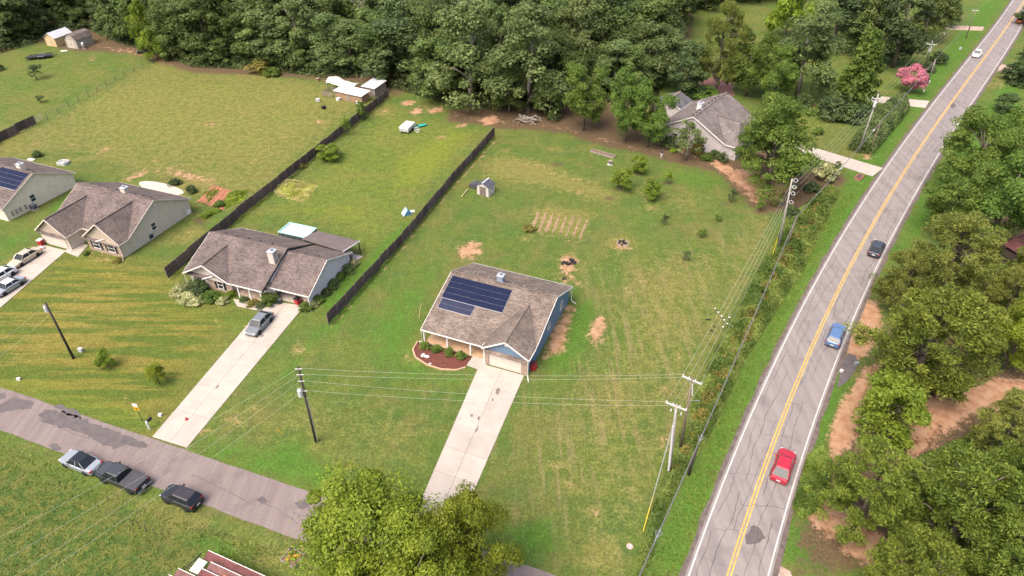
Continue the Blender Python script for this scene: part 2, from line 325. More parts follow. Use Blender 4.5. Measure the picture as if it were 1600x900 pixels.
# lawns across the road verge and by the far house
paint(LIME, .4, [(1160, 20), (1260, 20), (1330, 110), (1440, 110), (1440, 150), (1340, 160), (1240, 240), (1200, 200), (1180, 90)], 5)
paint(DRY, .45, [(1250, 180), (1330, 190), (1300, 225), (1250, 225)], 4); paint(STRAW, .75, ell(1260, 165, 20, 5), 2); paint(STRAW, .6, ell(1470, 68, 18, 14, -40), 3)
paint(LUSH, .75, [(1535, 0), (1575, 0), (1400, 225), (1340, 330), (1262, 450), (1195, 565), (1130, 725), (1070, 900), (985, 900), (1050, 760), (1110, 650), (1180, 520), (1250, 400), (1320, 280), (1400, 165), (1480, 70)], 2.5)
paint(LIME, .75, [(1340, 300), (1325, 320), (1255, 440), (1190, 560), (1125, 715), (1065, 890), (1030, 890), (1090, 740), (1150, 600), (1230, 450), (1310, 310)], 2.5)
paint(WEED, .9, [(1235, 330), (1290, 290), (1315, 300), (1255, 420), (1165, 560), (1110, 680), (1050, 780), (1010, 900), (985, 900), (1025, 780), (1060, 690), (1110, 560), (1165, 450)], 2)
paint(CLAY, .42, ell(1285, 320, 18, 10), 2); paint(CLAY, .6, ell(1355, 243, 14, 8), 1.5); paint(CLAY, .45, ell(1350, 285, 6, 8), 1)
paint(LUSH, .6, [(1600, 90), (1560, 130), (1490, 230), (1420, 330), (1380, 420), (1340, 470), (1400, 420), (1500, 300), (1600, 180)], 2)
# red clay under the pines on the right
paint(STRAW, .8, [(1600, 300), (1440, 430), (1380, 520), (1340, 600), (1290, 700), (1240, 800), (1240, 900), (1900, 900), (1900, 300)], 3)
paint(CLAY, .95, [(1348, 470), (1375, 470), (1378, 520), (1352, 555), (1332, 572), (1320, 545), (1335, 500)], 1.2)
paint(CLAY, .95, [(1352, 575), (1385, 560), (1368, 600), (1345, 640), (1335, 690), (1300, 720), (1292, 690), (1308, 640), (1330, 605)], 1.2)
paint(CLAY, .9, [(1440, 620), (1530, 590), (1700, 590), (1700, 640), (1520, 650), (1440, 700), (1410, 720), (1415, 680)], 2)
paint(CLAY, .8, [(1250, 795), (1300, 775), (1340, 810), (1420, 855), (1410, 900), (1340, 880), (1300, 845), (1262, 815)], 1.6); paint(CLAY, .8, [(1420, 680), (1460, 690), (1440, 720), (1400, 720)], 2); paint(CLAY, .6, ell(1450, 770, 20, 14), 2); paint(CLAY, .6, ell(1540, 700, 40, 14), 3)
paint(LUSH, .9, [(1235, 810), (1290, 850), (1300, 885), (1270, 890), (1225, 875)], 1.5); paint(LIME, .8, [(1285, 855), (1310, 830), (1340, 860), (1330, 890), (1300, 890)], 1.5); paint(LUSH, .8, [(1320, 890), (1400, 885), (1420, 930), (1310, 930)], 2)
paint(LUSH, .7, [(1300, 590), (1335, 570), (1320, 620), (1300, 680), (1275, 715), (1270, 690)], 1.2); paint(LUSH, .9, [(1262, 720), (1290, 700), (1290, 760), (1260, 810), (1240, 800)], 1.5); paint(CLAY, .5, ell(1585, 440, 40, 30), 4); paint(CLAY, .45, ell(1560, 130, 40, 12), 4)
# rough meadow, bottom left
paint(WEED, .75, [(-300, 690), (0, 690), (100, 740), (170, 780), (240, 810), (330, 840), (300, 900), (-300, 1100)], 4)
paint(DRY, .8, [(240, 850), (180, 900), (280, 900), (300, 880), (320, 810), (250, 800)], 4); paint(DRY, .75, [(330, 830), (470, 850), (460, 900), (400, 900), (380, 870)], 3)
for c in ((90, 760, 20, 8), (30, 840, 12, 10), (155, 840, 14, 8), (80, 835, 16, 8), (230, 790, 14, 8), (20, 720, 16, 8), (130, 790, 14, 6)): paint(DRY, .8, ell(*c), 1.8); paint(CLAY, .42, ell(*c), 1.5)
paint(LUSH, .9, [(275, 835), (350, 850), (360, 870), (320, 868), (290, 850)], 1.5); paint(CLAY, .5, [(440, 850), (480, 860), (480, 900), (450, 890)], 1.5); paint(LUSH, .5, [(0, 680), (90, 715), (160, 770), (100, 760), (0, 710)], 2); paint(CLAY, .6, ell(460, 893, 16, 7), 1)

paint(STRAW, .8, line([(150, 732), (240, 766), (330, 800), (470, 850)], 6), .8); paint(CLAY, .5, line([(300, 790), (400, 828), (470, 852)], 4), .7); paint(STRAW, .55, line([(0, 603), (240, 684)], 3), .6); paint(STRAW, .55, line([(300, 706), (510, 776), (640, 822)], 3), .6)
paint(CLAY, .62, line([(519, 510), (640, 376), (712, 288), (776, 218)], 5), .7); paint(CLAY, .5, line([(1060, 690), (1030, 740), (1000, 800)], 6), 1.2)
for c in ((565, 160, 8, 3), (600, 175, 10, 4), (690, 215, 8, 3), (735, 228, 7, 2), (500, 190, 10, 4), (410, 235, 10, 3), (445, 215, 8, 3), (330, 195, 16, 4), (370, 180, 14, 3), (160, 235, 14, 5), (110, 228, 12, 4), (240, 250, 10, 4), (60, 225, 12, 4), (360, 272, 10, 4), (290, 455, 12, 5), (345, 535, 8, 4), (330, 505, 14, 4), (380, 510, 12, 3), (110, 470, 10, 4), (95, 455, 12, 4), (135, 510, 12, 4), (200, 620, 10, 4), (175, 640, 8, 3)): paint(CLAY, .56, ell(*c, TR0.uniform(-30, 0)), 1.3); paint(DRY, .75, ell(c[0], c[1], c[2] * 1.6, c[3] * 1.8), 2)
def m_ground():
    t = NT('ground_grass_and_soil'); o = t.coord()
    a1 = t.new('ShaderNodeAttribute', attribute_name='soil'); a2 = t.new('ShaderNodeAttribute', attribute_name='sward')
    s1 = t.new('ShaderNodeSeparateColor'); t.link(a1.outputs['Color'], s1.inputs[0]); s2 = t.new('ShaderNodeSeparateColor'); t.link(a2.outputs['Color'], s2.inputs[0])
    clay, straw, dry, lush = s1.outputs[0], s1.outputs[1], s1.outputs[2], a1.outputs['Alpha']
    lime, weed, sts, strd = s2.outputs[0], s2.outputs[1], s2.outputs[2], a2.outputs['Alpha']
    n0 = t.noise(0.06, 4, o, 0.6); n1 = t.noise(0.22, 5, o, 0.65, 0.4); n2 = t.noise(0.9, 4, o, 0.65); n3 = t.noise(3.2, 3, o, 0.7); n4 = t.noise(11, 2, o, 0.7)
    edge = t.math('ADD', t.math('MULTIPLY_ADD', n2, 0.9, -0.45), t.math('MULTIPLY_ADD', n3, 0.7, -0.35))
    edge = t.math('ADD', edge, t.math('MULTIPLY_ADD', n1, 0.5, -0.25))
    def m(x, k=1.0, lo=0.36, hi=0.62):          # ragged edge only where there is something of it
        return t.ss(t.math('ADD', x, t.math('MULTIPLY', edge, t.math('MULTIPLY', t.ss(x, 0.0, 0.3), k))), lo, hi)
    st = t.noise(1.0, 3, t.coord('Object', (0.07, 0.75, 1), R(20)), 0.6)      # mowing along the street
    sr = t.noise(1.0, 3, t.coord('Object', (1.1, 0.10, 1), R(28)), 0.6)      # tracks along the lot
    sf = t.noise(1.0, 3, t.coord('Object', (0.9, 0.12, 1), R(17)), 0.6)
    g = t.mix(t.ss(n0, 0.35, 0.65), (0.090, 0.136, 0.024), (0.118, 0.146, 0.030))
    g = t.mix(t.ss(n1, 0.35, 0.68, 0, 0.65), g, (0.066, 0.122, 0.028))
    pn = t.noise(0.16, 4, o, 0.6, 0.8)
    g = t.mix(t.ss(pn, 0.40, 0.72, 0, 0.65), g, (0.165, 0.142, 0.046))
    g = t.mix(t.ss(sf, 0.5, 0.72, 0, 0.3), g, (0.175, 0.168, 0.055))
    g = t.mix(t.math('MULTIPLY', t.ss(sr, 0.48, 0.68), t.math('MULTIPLY', strd, 0.95)), g, (0.222, 0.182, 0.082))
    g = t.mix(t.math('MULTIPLY', m(lime, 0.8, 0.2, 0.9), 0.8), g, (0.175, 0.200, 0.026))
    g = t.mix(t.math('MULTIPLY', m(dry, 1.0, 0.28, 0.85), 0.66), g, (0.225, 0.188, 0.058))
    g = t.mix(t.math('MULTIPLY', m(lush, 1.0, 0.25, 0.8), 0.85), g, (0.074, 0.158, 0.020))
    g = t.mix(t.math('MULTIPLY', m(weed, 1.0, 0.25, 0.7), 0.85), g, t.mix(t.ss(n2, 0.4, 0.6), (0.055, 0.105, 0.022), (0.120, 0.125, 0.030)))
    gold = t.mix(t.math('MULTIPLY', sts, 0.68), g, (0.225, 0.172, 0.034)); g = t.mix(t.math('MULTIPLY', t.ss(st, 0.44, 0.56), t.math('MULTIPLY', sts, 0.85)), gold, (0.066, 0.116, 0.018))
    dd = t.noise(0.5, 4, o, 0.7, 0.6)                                         # thin spots everywhere in the turf
    g = t.mix(t.ss(dd, 0.63, 0.78, 0, 0.35), g, (0.240, 0.180, 0.080))
    g = t.mix(1.0, g, t.gray(t.math('MULTIPLY', t.math('MULTIPLY', t.ss(n3, 0.36, 0.64, 0.80, 1.18), t.ss(n2, 0.36, 0.64, 0.91, 1.09)), t.ss(n4, 0.34, 0.66, 0.68, 1.30))), 'MULTIPLY')
    sp = t.noise(1.5, 3, o, 0.6, 0.3); g = t.mix(t.ss(sp, 0.66, 0.74, 0, 0.5), g, (0.275, 0.190, 0.100)); wd_ = t.noise(0.75, 4, o, 0.7); g = t.mix(t.ss(wd_, 0.60, 0.70, 0, 0.45), g, (0.060, 0.098, 0.024))
    ms = m(straw); mc = m(clay)
    sc = t.mix(t.ss(n3, 0.3, 0.7), (0.085, 0.052, 0.034), (0.150, 0.092, 0.058))
    g = t.mix(t.math('MULTIPLY', ms, 0.9), g, sc)
    cc = t.mix(t.ss(n2, 0.35, 0.65), (0.37, 0.185, 0.105), (0.47, 0.285, 0.18)); cc = t.mix(t.ss(n3, 0.55, 0.75, 0, 0.6), cc, (0.27, 0.115, 0.06))
    g = t.mix(t.math('MULTIPLY', mc, 0.93), g, cc)
    g = t.mix(1.0, g, (0.745, 0.76, 0.76), 'MULTIPLY')
    mm = t.base(g, 0.95, 0.12)
    t.bump(t.math('ADD', t.math('MULTIPLY', n4, 0.5), t.math('MULTIPLY', n3, 1.0)), 0.9, 0.12); return mm
nx, ny = len(xs), len(ys); idx = np.arange(nx * ny).reshape(ny, nx)
F4 = np.stack([idx[:-1, :-1], idx[:-1, 1:], idx[1:, 1:], idx[1:, :-1]], -1).reshape(-1, 4)
ground = put('ground', np_mesh('ground', np.stack([gx, gy, np.zeros_like(gx)], 1), F4, m_ground(), {'soil': S1, 'sward': S2})); tag(ground, kind='structure')

# ------------------------------------------------------------------ highway and side street
def fitline(px):
    P = np.array([G(*p) for p in px]); c = np.polyfit(P[:, 1], P[:, 0], 3); y0, y1 = P[:, 1].min(), P[:, 1].max(); dc = np.polyder(c)
    def f(y):
        if y < y0: return float(np.polyval(c, y0) + np.polyval(dc, y0) * (y - y0))
        if y > y1: return float(np.polyval(c, y1) + np.polyval(dc, y1) * (y - y1))
        return float(np.polyval(c, y))
    return f
xl = fitline([(1580, 5), (1497, 113), (1410, 225), (1338, 337), (1268, 450), (1200, 583), (1164, 675), (1117, 787), (1076, 900)])
xr = fitline([(1600, 32), (1557, 105), (1490, 204), (1424, 307), (1377, 405), (1355, 450), (1310, 562), (1268, 675), (1237, 765), (1202, 885)])
xc = fitline([(1580, 32), (1515, 122), (1442, 225), (1375, 329), (1310, 450), (1255, 582), (1217, 672), (1175, 787), (1137, 900)])
RY = np.concatenate([np.arange(-60, 250, 2.0), np.arange(250, 900, 25.0)])
def lat(y, w): return w / math.sin(math.atan2(1, (xc(y + 1) - xc(y - 1)) / 2))     # road-normal width measured along x
def m_asphalt(name, c1, c2, rot, stain=None):
    t = NT(name); c1 = ka(c1); c2 = ka(c2); o = t.coord(); n1 = t.noise(0.35, 4, o); n2 = t.noise(14, 2, o, 0.8); st = t.noise(1, 3, t.coord('Object', (1.3, 0.05, 1), rot))
    c = t.mix(t.ss(st, 0.3, 0.7), c1, c2); c = t.mix(t.ss(n1, 0.5, 0.72, 0, 0.45), c, tuple(x * 0.68 for x in c1)); c = t.mix(1.0, c, t.gray(t.ss(n2, 0.2, 0.8, 0.82, 1.18)), 'MULTIPLY')
    m = t.base(c, 0.9, 0.2); t.bump(n2, 0.4, 0.01); return m
road_m = m_asphalt('worn_asphalt', (0.220, 0.192, 0.188), (0.275, 0.240, 0.230), R(34))
def strip(name, fa, fb, z, m, parent=None, t=0.03, ys_=RY):
    vs, fs = [], []
    for y in ys_: vs += [(fa(y), y, z), (fb(y), y, z), (fb(y), y, z - t), (fa(y), y, z - t)]
    for i in range(len(ys_) - 1):
        a = i * 4
        for k in range(4): fs.append((a + k, a + (k + 1) % 4, a + 4 + (k + 1) % 4, a + 4 + k))
    return MB().add(vs, fs).build(name, m, parent)
road = strip('highway', lambda y: xl(y) - lat(y, .28), lambda y: xr(y) + lat(y, .28), 0.05, road_m, t=0.1); tag(road, kind='structure')
shm = mat('gravelly_shoulder', (0.135, 0.105, 0.095), 0.95, vary=0.35, scale=1.4)
sh = strip('road_shoulder', lambda y: xl(y) - lat(y, .70 + .16 * math.sin(y * 1.7) * math.sin(y * .43)), lambda y: xr(y) + lat(y, .75 + .2 * math.sin(y * 1.3) * math.cos(y * .37)), 0.028, shm, t=0.06); tag(sh, kind='structure')
lw = mat('white_road_paint', (0.50, 0.485, 0.475), 0.8, vary=0.2, scale=2); ly = mat('yellow_road_paint', (0.58, 0.36, 0.085), 0.8, vary=0.25, scale=2)
strip('white_edge_line', lambda y: xl(y) - .07, lambda y: xl(y) + .10, 0.055, lw, road, 0.004); strip('white_edge_line', lambda y: xr(y) - .10, lambda y: xr(y) + .07, 0.055, lw, road, 0.004)
strip('yellow_centre_line', lambda y: xc(y) - .26, lambda y: xc(y) - .09, 0.055, ly, road, 0.004); strip('yellow_centre_line', lambda y: xc(y) + .09, lambda y: xc(y) + .26, 0.055, ly, road, 0.004)
rng = random.Random(5)
crk = MB()
def ribbon(mb, pts, w, z=0.0535):
    vs = []
    for i, p in enumerate(pts):
        a = pts[max(i - 1, 0)]; b = pts[min(i + 1, len(pts) - 1)]; d = math.hypot(b[0] - a[0], b[1] - a[1]) + 1e-9; k = w * rng.uniform(.5, 1.3) / 2
        vs += [(p[0] - (b[1] - a[1]) / d * k, p[1] + (b[0] - a[0]) / d * k, z), (p[0] + (b[1] - a[1]) / d * k, p[1] - (b[0] - a[0]) / d * k, z)]
    mb.add(vs, [(2 * i, 2 * i + 1, 2 * i + 3, 2 * i + 2) for i in range(len(pts) - 1)])
for f, wd, pr in ((.12, .05, .8), (.27, .06, .9), (.41, .04, .4), (.60, .06, .85), (.73, .05, .6), (.88, .06, .7)):
    y = 20.0; ph = rng.uniform(0, 9)
    while y < 215:
        n = rng.randint(9, 30)
        if rng.random() < pr:
            pts = []
            for k in range(n):
                yy = y + k * .55; q = xl(yy) + (xr(yy) - xl(yy)) * f + .22 * math.sin(yy * .31 + ph) + .12 * math.sin(yy * 1.1 + ph * 2) + rng.uniform(-.06, .06); pts.append((q, yy))
            ribbon(crk, pts, wd)
        y += n * .55 + rng.uniform(.3, 2.5)
y = 21.0
while y < 200:
    a, b = sorted((rng.choice((0.02, .12, .3, .5)), rng.choice((.5, .62, .8, .97)))); n = 9; sl = rng.uniform(-1.1, -.2)
    if b - a > .1:
        ribbon(crk, [(xl(y) + (xr(y) - xl(y)) * (a + (b - a) * k / n) + rng.uniform(-.1, .1), y + (sl * (a + (b - a) * k / n)) * 2.0 + rng.uniform(-.16, .16)) for k in range(n + 1)], .045)
    y += rng.uniform(1.8, 4.2)
ck = crk.build('crack_seal', mat('crack_tar', (0.085, 0.074, 0.077), 0.8, vary=.3), road); ck['kind'] = 'stuff'
def blob_patch(name, px, z, m, parent, jag=0.25, seed=1):
    r_ = random.Random(seed); P = poly_px(px); out = []
    for i in range(len(P)):
        a, b = P[i], P[(i + 1) % len(P)]; n = max(2, int(math.hypot(b[0] - a[0], b[1] - a[1]) / .35))
        for k in range(n):
            f = k / n; out.append((a[0] + (b[0] - a[0]) * f + r_.uniform(-jag, jag), a[1] + (b[1] - a[1]) * f + r_.uniform(-jag, jag), z))
    return MB().add(out, [tuple(range(len(out)))]).build(name, m, parent)
tar = mat('dark_asphalt_patch', (0.118, 0.098, 0.098), 0.75, vary=.2, scale=1.2)
blob_patch('tar_patch', [(1165, 838), (1178, 820), (1188, 828), (1196, 842), (1180, 850), (1164, 850)], .0525, tar, road, .1, 3)
blob_patch('tar_patch', [(1483, 165), (1490, 160), (1494, 166), (1488, 170)], .0525, tar, road, .1, 4)
# side street
sN0, sN1 = Vector(G(0, 605)), Vector(G(510, 778)); sS0, sS1 = Vector(G(0, 672)), Vector(G(470, 845))
def along(a, b, s): d = (b - a).normalized(); return a + d * s
stm = m_asphalt('old_street_asphalt', (0.195, 0.155, 0.148), (0.24, 0.192, 0.18), R(-70))
sp = []
N = 120
for i in range(N + 1):
    s = -90 + 230 * i / N; a = along(sN0, sN1, s); b = along(sS0, sS1, s); j = rng.uniform(-.07, .07); k = rng.uniform(-.07, .07); sp += [(a.x, a.y + j, .034), (b.x, b.y + k, .034)]
sg = MB().add(sp, [(2 * i, 2 * i + 1, 2 * i + 3, 2 * i + 2) for i in range(N)])
for i in range(N): a = 2 * i; sg.f.append((a, a + 2, a + 2, a)) if False else None
street = sg.build('side_street', stm); tag(street, kind='structure')
for k, q in enumerate(([(0, 632), (22, 620), (50, 628), (52, 640), (30, 640), (0, 645)], [(60, 648), (70, 640), (110, 645), (140, 660), (170, 670), (200, 680), (234, 696), (230, 700), (196, 696), (178, 702), (150, 690), (130, 676), (95, 668), (64, 660)], [(0, 615), (8, 613), (9, 622), (0, 625)], [(76, 697), (92, 692), (97, 702), (88, 705)], [(402, 782), (410, 775), (420, 785), (408, 788)], [(458, 785), (482, 778), (484, 790), (470, 798)], [(82, 635), (96, 632), (125, 645), (130, 655), (110, 650)])):
    blob_patch('tar_patch', q, .038, tar, street, .16, 10 + k)
crk2 = MB()
for q in ([(190, 690), (205, 697), (230, 705)], [(405, 782), (440, 800), (470, 822)], [(300, 742), (340, 760), (400, 790)], [(60, 655), (90, 668), (150, 690)], [(455, 800), (480, 808)]): 
    P = []
    for i in range(len(q) - 1):
        a, b = Vector(G(*q[i])), Vector(G(*q[i + 1]))
        for k in range(6): c = a.lerp(b, k / 6); P.append((c.x + rng.uniform(-.08, .08), c.y + rng.uniform(-.08, .08)))
    ribbon(crk2, P, .05, .0385)
c2 = crk2.build('crack_seal', mat('crack_tar', (0.055, 0.047, 0.05)), street); c2['kind'] = 'stuff'

ap_ = MB().slab([(*G(*p), .03) for p in [(1314, 572), (1326, 552), (1338, 556), (1340, 574), (1322, 598), (1308, 606)]], .03).build('asphalt_apron', tar); tag(ap_, kind='structure')
# ------------------------------------------------------------------ concrete: slabs with joints
def m_concrete(name, c):
    t = NT(name); c = tuple(x * .80 for x in c); o = t.coord('Object'); n1 = t.noise(0.5, 5, o, .6); n2 = t.noise(16, 2, o); oi = t.new('ShaderNodeObjectInfo')
    cc = t.mix(t.ss(n1, .35, .75), c, tuple(x * .84 for x in c)); cc = t.mix(1.0, cc, t.gray(t.math('MULTIPLY', t.ss(n2, .2, .8, .93, 1.07), t.math('MULTIPLY_ADD', oi.outputs['Random'], .1, .95))), 'MULTIPLY')
    cc = t.mix(t.ss(t.noise(1.1, 3, o, .5, 1), .66, .78, 0, .4), cc, (0.25, .19, .15)); return t.base(cc, .9, .2)
conc = m_concrete('concrete', (0.43, 0.375, 0.325)); joint = mat('joint_dirt', (0.16, .125, .10), .95)
def slabs(name, quad, nu, nv, z=0.06, gap=0.03, jz=0.02):
    """quad: A(start left) B(start right) C(end right) D(end left) in photo pixels; nv rows along the drive"""
    A, B, C, D = [Vector(G(*p)) for p in quad]
    base = MB(); base.slab([(*p, jz) for p in (A, B, C, D)], .03); o = base.build(name, joint); tag(o, kind='structure')
    for i in range(nv):
        for j in range(nu):
            f = lambda s, t_: A.lerp(B, s).lerp(D.lerp(C, s), t_)
            ln = ((D - A).length + (C - B).length) / 2; wd = ((B - A).length + (C - D).length) / 2; gu = gap / wd / 2; gv = gap / ln / 2
            q = [f(j / nu + gu, i / nv + gv), f((j + 1) / nu - gu, i / nv + gv), f((j + 1) / nu - gu, (i + 1) / nv - gv), f(j / nu + gu, (i + 1) / nv - gv)]
            dz = rng.uniform(-.004, .004)
            MB().slab([(p.x, p.y, z + dz) for p in q], z - .012).build('slab', conc, o)
    return o
dv_a = slabs('driveway', [(238, 683), (292, 700), (476, 478), (419, 470)], 2, 6)
dv_b = slabs('driveway', [(641, 821), (707, 845), (819, 587), (750, 568)], 2, 7)
oil = mat('oil_stain', (.20, .16, .135), .7, vary=.3)
for k, (q, par) in enumerate((((778, 612, 3.2, 6, 20), dv_b), ((737, 650, 2, 2, 0), dv_b), ((748, 654, 1.6, 3, 20), dv_b), ((745, 672, 1.4, 5, 22), dv_b), ((770, 625, 1.5, 2, 0), dv_b), ((410, 525, 3, 1.6, -30), dv_a), ((340, 605, 1.4, 4, 40), dv_a))):
    blob_patch('oil_stain', ell(*q), .0695, oil, par, .05, 40 + k)
slabs('driveway', [(-60, 472), (-12, 492), (104, 392), (64, 382)], 2, 7)
slabs('driveway', [(1380, 263), (1363, 276), (1205, 224), (1215, 214)], 1, 6)
slabs('footpath', [(364, 467), (371, 479), (424, 490), (432, 480)], 4, 1); slabs('footpath', [(100, 393), (122, 402), (138, 383), (121, 379)], 1, 3)
slabs('footpath', [(729, 571), (752, 580), (764, 565), (740, 555)], 1, 2)
slabs('driveway', [(1452, 158), (1446, 169), (1340, 157), (1344, 148)], 1, 5)
gv = mat('pale_gravel', (.42, .30, .24), .95, vary=.3, scale=1)
for nm, q in (('gravel_drive', [(1538, 42), (1535, 48), (1475, 46), (1478, 39)]), ('gravel_apron', [(1556, 112), (1562, 100), (1580, 103), (1582, 110), (1572, 112)]), ('gravel_apron', [(1212, 880), (1235, 893), (1240, 910), (1200, 905)])):
    o = MB().slab([(*G(*p), .022) for p in q], .02).build(nm, gv); tag(o, kind='structure')
pat = MB().slab([(*G(*p), .05) for p in ell(252, 294, 36, 8, 12)], .06).build('patio', mat('pale_patio_concrete', (.52, .46, .38), .9)); tag(pat, kind='structure')
# ------------------------------------------------------------------ house materials
sh_brown = m_shingle('brown_shingle', (0.108, 0.084, 0.078), (0.190, 0.150, 0.136)); sh_warm = m_shingle('warm_weathered_shingle', (0.132, 0.104, 0.088), (0.235, 0.186, 0.154)); sh_grey = m_shingle('grey_shingle', (0.128, 0.108, 0.105), (0.215, 0.182, 0.174), .15); sh_dark = m_shingle('dark_grey_shingle', (0.085, .082, .095), (.14, .135, .15), .1)
s_tan = m_siding('tan_siding', (.70, .60, .49)); s_cream = m_siding('cream_siding', (.92, .79, .63)); s_lav = m_siding('pale_grey_siding', (.78, .71, .73)); s_blue = m_siding('blue_siding', (.165, .26, .40)); s_bluev = m_siding('blue_board_siding', (.17, .26, .37), True, .4); s_tanv = m_siding('tan_board_siding', (.46, .38, .30), True, .3); s_whitev = m_siding('off_white_board_siding', (.60, .53, .48), True, .3); s_far = m_siding('pale_lilac_siding', (.54, .48, .49))
brick = m_brick('brown_brick', (.30, .19, .13), (.40, .29, .22), (.48, .42, .36)); white = mat('white_trim_paint', (.76, .73, .70), .5, vary=.06); glass = mat('window_glass', (.035, .042, .05), .08, .6, vary=.2); shut = mat('black_shutter', (.018, .018, .022), .5); gdoor = mat('cream_garage_door', (.66, .57, .50), .5, vary=.06); dark = mat('dark_metal', (.03, .03, .035), .5, .4); porchc = mat('warm_porch_concrete', (.52, .34, .20), .9)
blk = mat('black_plastic', (.02, .02, .022), .5); redp = mat('red_plastic', (.42, .025, .04), .45); bluep = mat('blue_plastic', (.02, .05, .16), .45); greym = mat('galvanised_metal', (.45, .46, .48), .4, .5, .6)
solar = mat('solar_cell', (.012, .017, .048), .5, .08, vary=.12, scale=1.5); solar2 = mat('solar_cell_paler', (.034, .038, .075), .5, .1, vary=.12, scale=1.5); rail = mat('aluminium_rail', (.50, .50, .52), .4, .5, .3)
deck = mat('concrete_floor', (.50, .42, .37), .9); ceil = mat('soffit', (.55, .52, .5), .7)

def roofslab(parent, name, pts, m, t=.16):
    return MB().slab(pts, t).build(name, m, parent)
def trim(parent, name, segs, m=None, w=.07, h=.17):
    b = MB()
    for p, q in segs: b.beam(p, q, w, h)
    return b.build(name, m or white, parent)
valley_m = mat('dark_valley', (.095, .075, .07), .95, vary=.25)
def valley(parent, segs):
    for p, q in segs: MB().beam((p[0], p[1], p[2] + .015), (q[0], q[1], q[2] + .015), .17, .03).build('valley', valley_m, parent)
def window(parent, c, du, n, w=.9, h=1.4, shutters=False):
    """c: centre on the wall, du: unit vector along the wall, n: outward unit vector"""
    c, du, n = Vector(c), Vector(du), Vector(n); up = Vector((0, 0, 1))
    def bar(b, o, sx, sz, t): 
        p = c + du * o[0] + up * o[1]
        b.hexa([p - du * sx / 2 - up * sz / 2 + n * a for a in (0,)] + [p + du * sx / 2 - up * sz / 2, p + du * sx / 2 - up * sz / 2 + n * t, p - du * sx / 2 - up * sz / 2 + n * t, p - du * sx / 2 + up * sz / 2, p + du * sx / 2 + up * sz / 2, p + du * sx / 2 + up * sz / 2 + n * t, p - du * sx / 2 + up * sz / 2 + n * t])
    f = MB(); k = .08
    bar(f, (0, h / 2), w + .16, k, .07); bar(f, (0, -h / 2), w + .2, k, .09); bar(f, (-w / 2, 0), k, h, .065); bar(f, (w / 2, 0), k, h, .065); bar(f, (0, 0), w, .06, .06)
    o = f.build('window', white, parent)
    for s in (-1, 1):
        g = MB(); bar(g, (0, s * h / 4), w - .04, h / 2 - .05, .03); g.build('pane', glass, o)
    if shutters:
        for s in (-1, 1): g = MB(); bar(g, (s * (w / 2 + .27), 0), .36, h + .1, .05); g.build('shutter', shut, o)
    return o
def vents(parent, pts, m=None, s=.26):
    for p in pts: MB().box((p[0], p[1], p[2] + .07), (s, s, .16), tx=.75, ty=.75).build('roof_vent', m or dark, parent)
def chimney(parent, u, w, zr, m, wx=.75, wy=.75, top=1.3, down=.5):
    o = MB().b2((u - wx / 2, w - wy / 2, zr - down), (u + wx / 2, w + wy / 2, zr + top)).build('chimney', m, parent)
    MB().box((u, w, zr + top + .04), (wx + .14, wy + .14, .08)).build('cap', mat('pale_metal_cap', (.55, .56, .6), .4, .5, .3), o)
    MB().lathe([(.14, 0), (.14, .25), (.2, .26), (.2, .34), (.05, .36)], (u, w, zr + top + .08), 10).build('flue', greym, o)
    return o
def spout(parent, p, foot):
    return MB().tube([p, (p[0], p[1], p[2] - .2), (p[0], p[1], .25), foot], .055, 6).build('downspout', white, parent)
def ac_unit(loc, rz, label, body=None):
    t = thing('air_conditioner', label, 'air conditioner', loc, rz, 'air conditioning units')
    MB().box((0, 0, .05), (1.0, 1.0, .1)).build('pad', conc, t)
    MB().box((0, 0, .5), (.8, .8, .78)).build('housing', body or mat('ac_grey', (.10, .11, .13), .5), t, bevel=.04)
    MB().lathe([(.33, 0), (.33, .03), (.06, .05)], (0, 0, .89), 16).build('fan_grille', mat('ac_grille', (.25, .26, .28), .4, .5), t)
    for k in range(4): MB().box((.37 * (1 if k % 2 else -1), .37 * (1 if k > 1 else -1), .5), (.09, .09, .8)).build('corner_post', mat('ac_post', (.16, .17, .19), .5), t)
    return t

def local(hx, hy, ha):
    a = R(ha)
    def f(px, z=0):
        x, y = G(*px, z); dx, dy = x - hx, y - hy
        return (dx * math.cos(a) + dy * math.sin(a), -dx * math.sin(a) + dy * math.cos(a))
    return f
def main_body(h, L, d1, dT, zf, zr, zb, m, ins=.35, f0=None, x0=0.0):
    """walls with gable ends: front wall at f0"""
    f0 = ins if f0 is None else f0; sf = (zr - zf) / d1; sb = (zr - zb) / (dT - d1); t = .2
    prof = [(f0, 0), (dT - ins, 0), (dT - ins, zb + sb * ins - t), (d1, zr - t), (f0, zf + sf * f0 - t)]
    return MB().extr([(x0 + ins, w, z) for w, z in prof], (L - x0 - 2 * ins, 0, 0)).build('walls', m, h)
def lip(h, name, pts, m, rails):
    r = roofslab(h, name, pts, m); return r
X, Y, Z = Vector((1, 0, 0)), Vector((0, 1, 0)), Vector((0, 0, 1))

